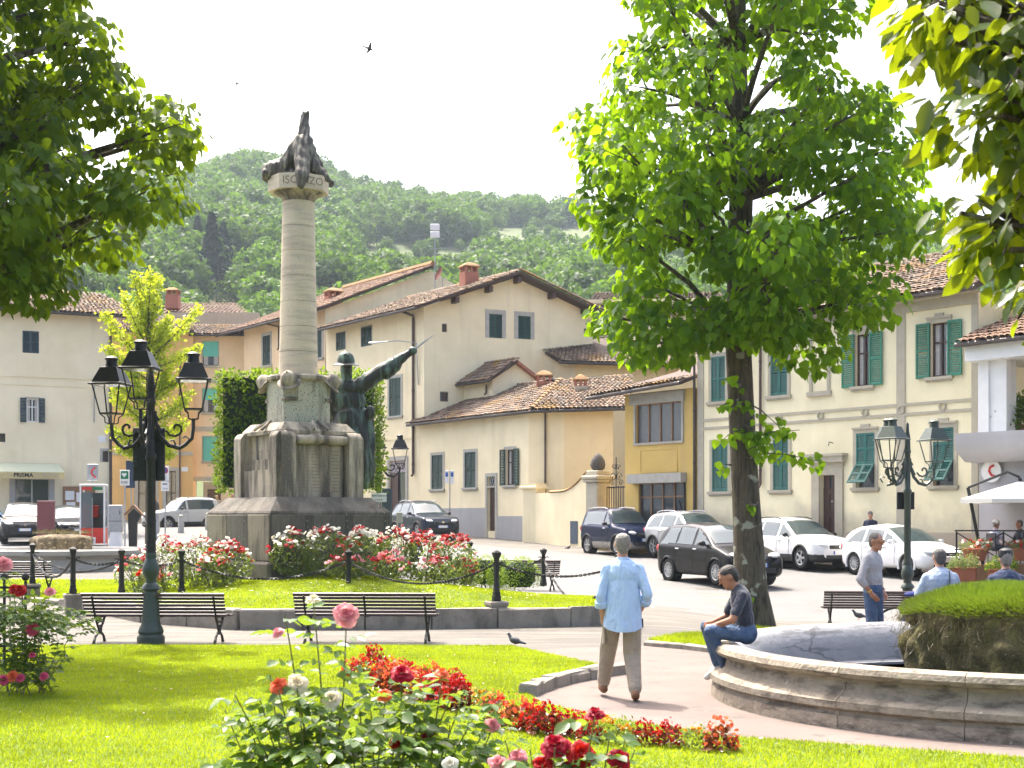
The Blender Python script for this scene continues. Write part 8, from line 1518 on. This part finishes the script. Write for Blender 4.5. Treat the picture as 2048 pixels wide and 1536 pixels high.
def stx(t, body, x, y, z, size, m_): o = text(body, size, m_, t, (0, 0, 0), (1, 0, 0), (0, 0, 1)); o.matrix_basis = Matrix.Translation((x, y, z))@Matrix.Rotation(PI/2, 4, 'X'); return o
t, p, bs = sign_post('defibrillator_sign', 'green and white defibrillator sign with a heart on a pole', 249, 52, 0, [(240, 259, 940, 971, 'white'), (242, 257, 942, 958, 'greens')]); bs[1].location.y = -.012; q = at(249, 950, 52)-p
mb = MB(); mb.add([(q.x+x*.09, -.035, q.z+z*.09) for x, z in ((0, -1), (.9, .1), (.95, .6), (.5, .9), (0, .5), (-.5, .9), (-.95, .6), (-.9, .1))], [tuple(range(8))]); mb.build('heart', M['white'], t, smooth=0); stx(t, 'DAE', 0, -.02, (at(249, 965, 52)-p).z, .13, 'black2')
t, p, bs = sign_post('no_parking_sign', 'no-parking sign with removal plate beside the silver off-roader', 330, 60, 0, [(322, 338, 932, 962, 'white'), (322, 338, 963, 982, 'white')]); q = at(330, 941, 60)-p; Rx = Matrix.Rotation(PI/2, 3, 'X')
for r_, m_, d in ((.14, 'redp', .018), (.105, 'bluesg', .022)): mb = MB(); mb.lathe([(r_, 0), (r_, .004)], n=20, c=(q.x, -d, q.z), M=Rx); mb.build('disc', M[m_], t)
mb = MB(); mb.tube([(q.x-.08, -.028, q.z+.08), (q.x+.08, -.028, q.z-.08)], .016, n=4); mb.build('bar', M['redp'], t); stx(t, '1 posto', 0, -.02, (at(330, 977, 60)-p).z, .09, 'black2'); [MB().box((0, -.018, (at(330, 951.5+2.9*k, 60)-p).z), (.12+.05*(k % 2), .004, .022)).build('print_line', M['greytrim'], t, smooth=0) for k in range(4)]; mb = MB(); c = at(330, 968, 60)-p; mb.box((c.x, -.018, c.z), (.2, .006, .05)); mb.build('tow_mark', M['black2'], t, smooth=0)
t, p, bs = sign_post('no_trampling_sign', 'white board asking not to tread on the flower beds', 758, 36, 0, [(743, 773, 986, 1004, 'white')]); z = (at(758, 995, 36)-p).z; stx(t, 'vietato calpestare', 0, -.018, z+.045, .055, 'black2'); stx(t, 'le aiuole', 0, -.018, z-.05, .055, 'black2')
t, p, bs = sign_post('parking_sign', 'pair of parking rule plates on a pole before the low house', 899, 66, 0, [(890, 897, 941, 967, 'white'), (901, 908, 941, 968, 'white')], rz=-.2)
for px_ in (893.5, 904.5): c = at(px_, 949, 66)-p; mb = MB(); mb.box((c.x, -.02, c.z), (.12, .01, .2)); mb.build('symbol', M['bluesg'], t, smooth=0)
t, p, bs = sign_post('direction_sign', 'dark blue upright street sign behind the ginkgo', 262, 64, 0, [(252, 270, 921, 976, 'bluedark')]) if M.setdefault('bluedark', mat('dark_blue_sign', (.02, .04, .08), .5)) else None
p = base_at(312, 62); t = thing('parking_meter', 'grey parking meter column behind the roses', 'parking meter', tuple(p)); mb = MB(); mb.box((0, 0, .6), (.3, .25, 1.2), bev=.03); mb.build('body', M['steel'], t, smooth=0); mb = MB(); mb.lathe([(.05, 0), (.05, .02)], n=12, c=(0, -.125, .85), M=Rx); mb.build('dial', M['black'], t)
p = base_at(799, 41); t = thing('service_box', 'small grey-green box on two legs beside the grey off-roader', 'box', tuple(p)); mb = MB(); zc = at(799, 1035, 41).z-p.z; mb.box((0, 0, zc), (.17, .12, .3), bev=.015); mb.build('body', M['greytrim'], t, smooth=0)
for x in (-.06, .06): mb = MB(); mb.tube([(x, 0, 0), (x, 0, zc-.1)], .02, n=6); mb.build('leg', M['greytrim'], t)
for px_, Y, lb in ((362, 70, 'grey bollard beside the silver off-roader wheel'), (416, 74, 'grey stone bollard left of the memorial')):
    p = base_at(px_, Y); t = thing('bollard', lb, 'bollard', tuple(p)); mb = MB(); mb.lathe([(.16, 0), (.15, .7), (.1, .78), (.12, .84), (.05, .92), (0, .93)], n=14); mb.build('shaft', M['greytrim'], t)
# iron guard with ball finials at left edge
p = Vector((at(25, 1215, 17.5).x, 17.5, .02)); t = thing('iron_guard', 'low black iron guard with ball finials behind the left rose bush', 'guard', tuple(p))
for x in (-.1, .16): mb = MB(); mb.tube([(x, 0, 0), (x, 0, 1.1)], .018, n=6); mb.ell((x, 0, 1.15), (.05, .05, .05)); mb.build('post', M['iron'], t)
for z in (1.02, .3): mb = MB(); mb.box((-.1, 0, z), (.85, .03, .03)); mb.build('rail', M['iron'], t, smooth=0)
for k in range(6): mb = MB(); mb.tube([(-.48+k*.15, 0, .3), (-.48+k*.15, 0, 1.02)], .008, n=5); mb.build('bar', M['iron'], t)
# ------------------------------------------------------------------ cafe terrace
c0 = base_at(1985, 40.2); tz = .62
t = thing('cafe_terrace', 'raised wooden cafe terrace deck with railing at the right edge', 'terrace', (c0.x, c0.y, 0), math.radians(-20)); mb = MB(); mb.box((1.6, 1.0, tz/2), (5.2, 3.0, tz)); mb.build('deck', M['wood2'], t, smooth=0)
for k in range(5): mb = MB(); mb.box((-.95+k*1.25, -.46, tz+.45), (.05, .05, .95)); mb.build('post', M['iron'], t, smooth=0)
for z in (.95, .42): mb = MB(); mb.box((1.6, -.46, tz+z), (5.2, .04, .04)); mb.build('rail', M['iron'], t, smooth=0)
for k in range(4): mb = MB(); mb.tube([(-.95+k*1.25, -.46, tz+.1), (.3+k*1.25, -.46, tz+.9)], .018, n=5); mb.tube([(-.95+k*1.25, -.46, tz+.9), (.3+k*1.25, -.46, tz+.1)], .018, n=5); mb.build('brace', M['iron'], t)
def chair(px, Y, rz, lb):
    x = (px-CX)/F*Y; t = thing('cafe_chair', lb, 'chair', (x, Y, tz), rz); mb = MB(); mb.box((0, .1, .44), (.42, .42, .04), bev=.01); mb.build('seat', M['trim'], t, smooth=0); mb = MB(); mb.box((0, -.12, .68), (.42, .03, .4), bev=.01); mb.build('backrest', M['trim'], t, smooth=0)
    for a in (-.18, .18):
        for b in (-.08, .28): mb = MB(); mb.tube([(a, b, 0), (a, b, .43)], .014, n=5); mb.build('leg', M['trim'], t)
chair(1989, 40.6, math.radians(-70), 'dark cafe chair under the man in the white cap'); chair(2042, 40.3, math.radians(100), 'dark cafe chair under the man at the right edge')
def petunia(px, py, Y, w_, lb, seed):
    p = at(px, py, Y); rs = np.random.RandomState(seed); t = thing('flower_box', lb, 'flower box', tuple(p)); mb = MB(); mb.lathe([(.26, -.32), (.36, 0), (.34, .02), (.3, -.02)], n=20); mb.v = [(x*w_/.36, y, z) for x, y, z in mb.v]; mb.build('box', mat('terracotta', (.36, .12, .06), .8, space='obj') if 'terracotta' not in bpy.data.materials else bpy.data.materials['terracotta'], t)
    new_obj('foliage', box_foliage((0, 0, .06), (w_*1.9, .5, .2), 0, 500, .05, M['bleaf'], seed, rnd=.05), t, kind='stuff')
    for k in range(46): put(SMALL[('red', 'whitep')[(k % 7) in (1, 4, 6)]][rs.randint(3)] if False else SMALL['red' if rs.rand() < .62 else 'whitep'][rs.randint(3)], 'blossom', t, (rs.uniform(-w_, w_), rs.uniform(-.3, .2)-.1, rs.uniform(-.02, .26)), rs.uniform(.045, .06), rs)
petunia(1950, 1098, 39.2, .36, 'terracotta box of red and white petunias on the terrace railing', 1); petunia(2046, 1098, 39.0, .36, 'second box of red and white petunias at the right edge', 2)
def planter(px, pyb, Y, lb, m_, seed):
    p = at(px, pyb, Y); t = thing('planter', lb, 'planter', tuple(p), math.radians(-25)); mb = MB(); mb.box((0, 0, .17), (.66, .34, .34), bev=.02); mb.box((0, 0, .35), (.7, .38, .05), bev=.015)
    mb.build('trough', bpy.data.materials['terracotta'], t, smooth=0)
    for k in range(9): b = MB(); b.box((-.28+k*.07, -.175, .17), (.02, .015, .26)); b.build('rib', bpy.data.materials['terracotta'], t, smooth=0)
    for k in (-.17, .17): new_obj('shrub', box_foliage((k, 0, .52), (.32, .3, .34), 0, 700, .045, M[m_], seed+int(k*10), rnd=.03, dome=.7), t, kind='stuff')
M['palebox'] = leafmat('pale_box_leaf', (.12, .17, .05), (.24, .3, .1), (.35, .45, .1), tw=.3)
planter(1927, 1162, 38.6, 'terracotta planter with two pale green shrubs before the cafe', 'palebox', 5); planter(2003, 1166, 38.0, 'terracotta planter with dark green shrubs before the cafe', 'hedge', 6)
# parasol
pc_ = at(2040, 985, 39.6); zf = tz; pb = at(1966, 1090, 39.8); t = thing('cafe_parasol', 'white cantilever parasol over the cafe terrace', 'parasol', (pb.x, pb.y, tz)); o = Vector((pb.x, pb.y, tz)); hub = at(2040, 962, 39.6)-o; cv = MB(); k = 1.66
rim = [hub+Vector((k*math.cos(a), k*math.sin(a), -.5+.0*i)) for i, a in enumerate(np.linspace(0, 2*PI, 9)[:-1]+PI)]
cv.add([hub]+rim, [(0, i+1, (i+1) % 8+1) for i in range(8)]); cv.add([r+Vector((0, 0, 0)) for r in rim]+[r+Vector((0, 0, -.12)) for r in rim], [(i, (i+1) % 8, 8+(i+1) % 8, 8+i) for i in range(8)]); M['canv'] = leafmat('canvas', (.75, .74, .7), (.78, .77, .73), (.7, .68, .6), tw=.3, rough=.9, spec=.1); cv.build('canopy', M['canv'], t, smooth=0)
for r in rim: mb = MB(); mb.tube([hub+Vector((0, 0, -.03)), r+Vector((0, 0, -.02))], .014, n=5); mb.build('rib', M['iron'], t)
mb = MB(); mb.tube([hub+Vector((0, 0, .08)), hub+Vector((0, 0, -.45))], [.05, .06], n=8); mb.build('hub', M['iron'], t)
mb = MB(); tp = at(1936, 975, 39.9)-o; mb.tube([Vector((0, 0, 0)), tp], .05, n=8, sq=(1, .7)); mb.build('pole', M['iron'], t); mb = MB(); mb.tube([tp, at(2015, 944, 39.7)-o, hub+Vector((0, 0, .1))], .04, n=8); mb.build('arm', M['iron'], t)
# balcony plants
for px_, py, lb, sd in ((2018, 832, 'leafy potted shrub at the left of the balcony', 3), (2040, 825, 'taller potted shrub at the right of the balcony', 4)):
    p = at(px_, py, 41.8); t = thing('potted_plant', lb, 'plant', tuple(p)); new_obj('foliage', box_foliage((0, 0, 0), (.42, .4, .75), 0, 500, .12, M['hedge'], sd, rnd=.12), t, kind='stuff'); mb = MB(); mb.lathe([(.14, -.62), (.18, -.36)], n=12); mb.build('pot', bpy.data.materials['terracotta'], t)
# bicycle beside the man in grey
p = Vector((at(1838, 1200, 20.3).x, 20.3, -.05)); t = thing('bicycle', 'bicycle with blue saddle behind the mossy rock', 'bicycle', tuple(p), .15)
for x in (-.35, .68):
    mb = MB(); mb.tube([(x+math.cos(a)*.33, 0, .34+math.sin(a)*.33) for a in np.linspace(0, 2*PI, 33)[:-1]], .018, n=6, closed=True); wh = mb.build('wheel', M['tyre'], t); mb = MB()
    for k in range(14): mb.tube([(x, 0, .34), (x+math.cos(k*.449)*.32, 0, .34+math.sin(k*.449)*.32)], .0025, n=3)
    mb.build('spokes', M['steel'], wh, kind='stuff')
mb = MB()
for a, b in (((-.35, 0, .34), (.1, 0, .3)), ((.1, 0, .3), (-.05, 0, .8)), ((-.05, 0, .76), (-.35, 0, .34)), ((.1, 0, .3), (.55, 0, .78)), ((-.04, 0, .74), (.53, 0, .82)), ((.52, 0, .92), (.68, 0, .34))): mb.tube([a, b], .018, n=7)
mb.build('frame', M['bluesg'], t); mb = MB(); mb.ell((-.08, 0, .86), (.15, .09, .045)); mb.ell((.06, 0, .865), (.1, .035, .03)); mb.build('saddle', mat('blue_saddle', (.03, .05, .28), .5), t); mb = MB(); mb.tube([(.48, -.26, 1.0), (.54, -.1, .97), (.54, .1, .97), (.48, .26, 1.0)], .014, n=6); mb.build('handlebar', M['steel'], t)
# ------------------------------------------------------------------ birds
M['bird'] = mat('bird', (.06, .045, .035), .7, space='obj'); M['pigeon'] = mat('pigeon', (.07, .075, .085), .7, (.03, .03, .035), space='obj', scale=9)
def swallow(px, py, Y, rz, bank, lb, s=1):
    p = at(px, py, Y); t = thing('swallow', lb, 'bird', tuple(p), rz); t.rotation_euler = (bank[0], bank[1], rz); t.scale = (s,)*3; mb = MB(); mb.tube([(-.14, 0, 0), (-.1, 0, 0), (0, 0, 0), (.07, 0, 0), (.1, 0, .0)], [.004, .015, .028, .02, .004], n=8); mb.build('body', M['bird'], t)
    for sg in (-1, 1): mb = MB(); mb.add([(.05, sg*.02, 0), (-.03, sg*.02, 0), (-.02, sg*.12, .02), (.02, sg*.13, .025), (-.12, sg*.3, .0), (.05, sg*.02, .008), (.02, sg*.13, .032)], [(0, 1, 2, 3), (3, 2, 4), (0, 3, 6, 5)]); mb.build('wing', M['bird'], t, smooth=0); mb = MB(); mb.add([(-.12, 0, 0), (-.1, sg*.015, 0), (-.24, sg*.05, 0)], [(0, 1, 2)]); mb.build('tail', M['bird'], t, smooth=0)
swallow(738, 97, 42, .2, (1.2, .3), 'larger swallow flying in the sky right of the column', 1.35); swallow(473, 167, 60, 1.2, (.5, 1.0), 'smaller swallow flying left of the column', 1.1); swallow(510, 114, 150, 1.2, (.5, 1.0), 'tiny distant swallow between the other two', 1.1)
def pigeon(px, pyb, Y, rz, lb):
    x = (px-CX)/F*Y; p = at(px, pyb, Y); t = thing('pigeon', lb, 'pigeon', tuple(p), rz, 'pigeons on the ground'); B_ = Blob(); B_.ell((0, 0, .12), (.13, .065, .07), Matrix.Rotation(-.2, 3, 'Y')); B_.chain([(.08, 0, .15), (.13, 0, .22)], [.045, .03]); B_.ell((.14, 0, .24), (.034, .028, .03)); B_.chain([(-.1, 0, .1), (-.24, 0, .07)], [.035, .02]); B_.build('body', M['pigeon'], t, voxel=.012, smooth=3); mb = MB(); mb.tube([(.165, 0, .237), (.195, 0, .23)], [.01, .003], n=5); mb.build('beak', M['black'], t)
    t.scale = (.75,)*3
    for y in (-.025, .025): mb = MB(); mb.tube([(0, y, .07), (0, y, 0), (.04, y, .005)], .006, n=4); mb.build('leg', M['redp'], t)
pigeon(1030, 1293, 20.9, 2.6, 'dark pigeon on the path beyond the front lawn'); pigeon(1137, 1099, 58, .6, 'pigeon on the kerb before the yellow boundary wall'); pigeon(1718, 1240, 26.8, 3.0, 'pigeon under the right bench')
# ------------------------------------------------------------------ roof antennas, wall lamps
p = at(870, 570, 84.5); t = thing('roof_antenna', 'pole antenna with white panel above the long roof', 'antenna', tuple(p)); z1 = at(870, 447, 84.5).z-p.z; mb = MB(); mb.tube([(0, 0, -1), (0, 0, z1)], .03, n=6); mb.build('pole', M['steel'], t)
for k in range(2): mb = MB(); mb.box((0, -.03, z1-.22-k*.44), (.55, .05, .38), bev=.03); mb.build('panel', M['white'], t, smooth=0)
mb = MB(); mb.tube([(-.3, 0, z1-1.5), (1.1, 0, z1-1.45)], .012, n=4); mb.build('yagi_boom', M['steel'], t)
p = at(880, 548, 84.3); t = thing('satellite_dish', 'rust-red satellite dish on the gable end', 'satellite dish', tuple(p)); mb = MB(); Rd = Vector((-.85, -.45, .3)).to_track_quat('Z', 'Y').to_matrix(); mb.lathe([(0, 0), (.2, .02), (.36, .07), (.42, .1)], n=20, M=Rd, caps=False); mb.build('dish', mat('rust_red', (.2, .06, .04), .7), t); mb = MB(); mb.tube([(0, 0, 0), (.15, .1, -.2), (.15, .1, -.9)], .025, n=6); mb.build('mount', M['steel'], t)
def wall_lamp(lb, f, px0, py0, px1, py1, reach):
    u, z = f.uz(px0, py0); u1, z1 = f.uz(px1, py1); t = thing('wall_lamp', lb, 'lamp'); mb = MB(); mb.tube([f.pt(u, z, .05), f.pt(u, z1-.1, .15), f.pt(u+(u1-u)*.4, z1+.05, reach*.5), f.pt(u1, z1, reach)], .03, n=6); mb.build('bracket', M['steel'], t); mb = MB(); q = Vector(f.pt(u1, z1, reach)); mb.ell(q, (.28, .14, .07)); mb.build('lamp_head', M['white'], t)
wall_lamp('grey wall street lamp reaching out beside the raised blade', fl if isinstance(fl, Fac) else Fac((-4.49, 72.6), (.58, -.815)), 838, 770, 800, 690, 1.6); wall_lamp('curved wall lamp on the left cream house', fh, 188, 845, 196, 750, .9)
# ------------------------------------------------------------------ air
mb = MB(); mb.box((0, 810, 140), (4200, 1900, 290)); hz = mb.build('haze', None, None, smooth=0, kind='stuff', label='pale summer haze over the square and hills', category='haze')
hm = bpy.data.materials.new('haze'); hm.use_nodes = True; n_ = hm.node_tree; n_.nodes.remove(n_.nodes['Principled BSDF']); pv = n_.nodes.new('ShaderNodeVolumePrincipled')
pv.inputs['Color'].default_value = (.74, .87, 1, 1); pv.inputs['Density'].default_value = .00018; pv.inputs['Anisotropy'].default_value = .2
n_.links.new(pv.outputs[0], n_.nodes['Material Output'].inputs['Volume']); hz.data.materials.clear(); hz.data.materials.append(hm); hz.display_type = 'WIRE'
# lettering becomes plain mesh
dg = bpy.context.evaluated_depsgraph_get()
for o in [o for o in bpy.data.objects if o.type == 'FONT']:
    me = bpy.data.meshes.new_from_object(o.evaluated_get(dg)); n = new_obj(o.name+'_', me, o.parent); n.matrix_parent_inverse = o.matrix_parent_inverse.copy(); n.matrix_basis = o.matrix_basis.copy(); bpy.data.objects.remove(o); n.name = 'lettering'
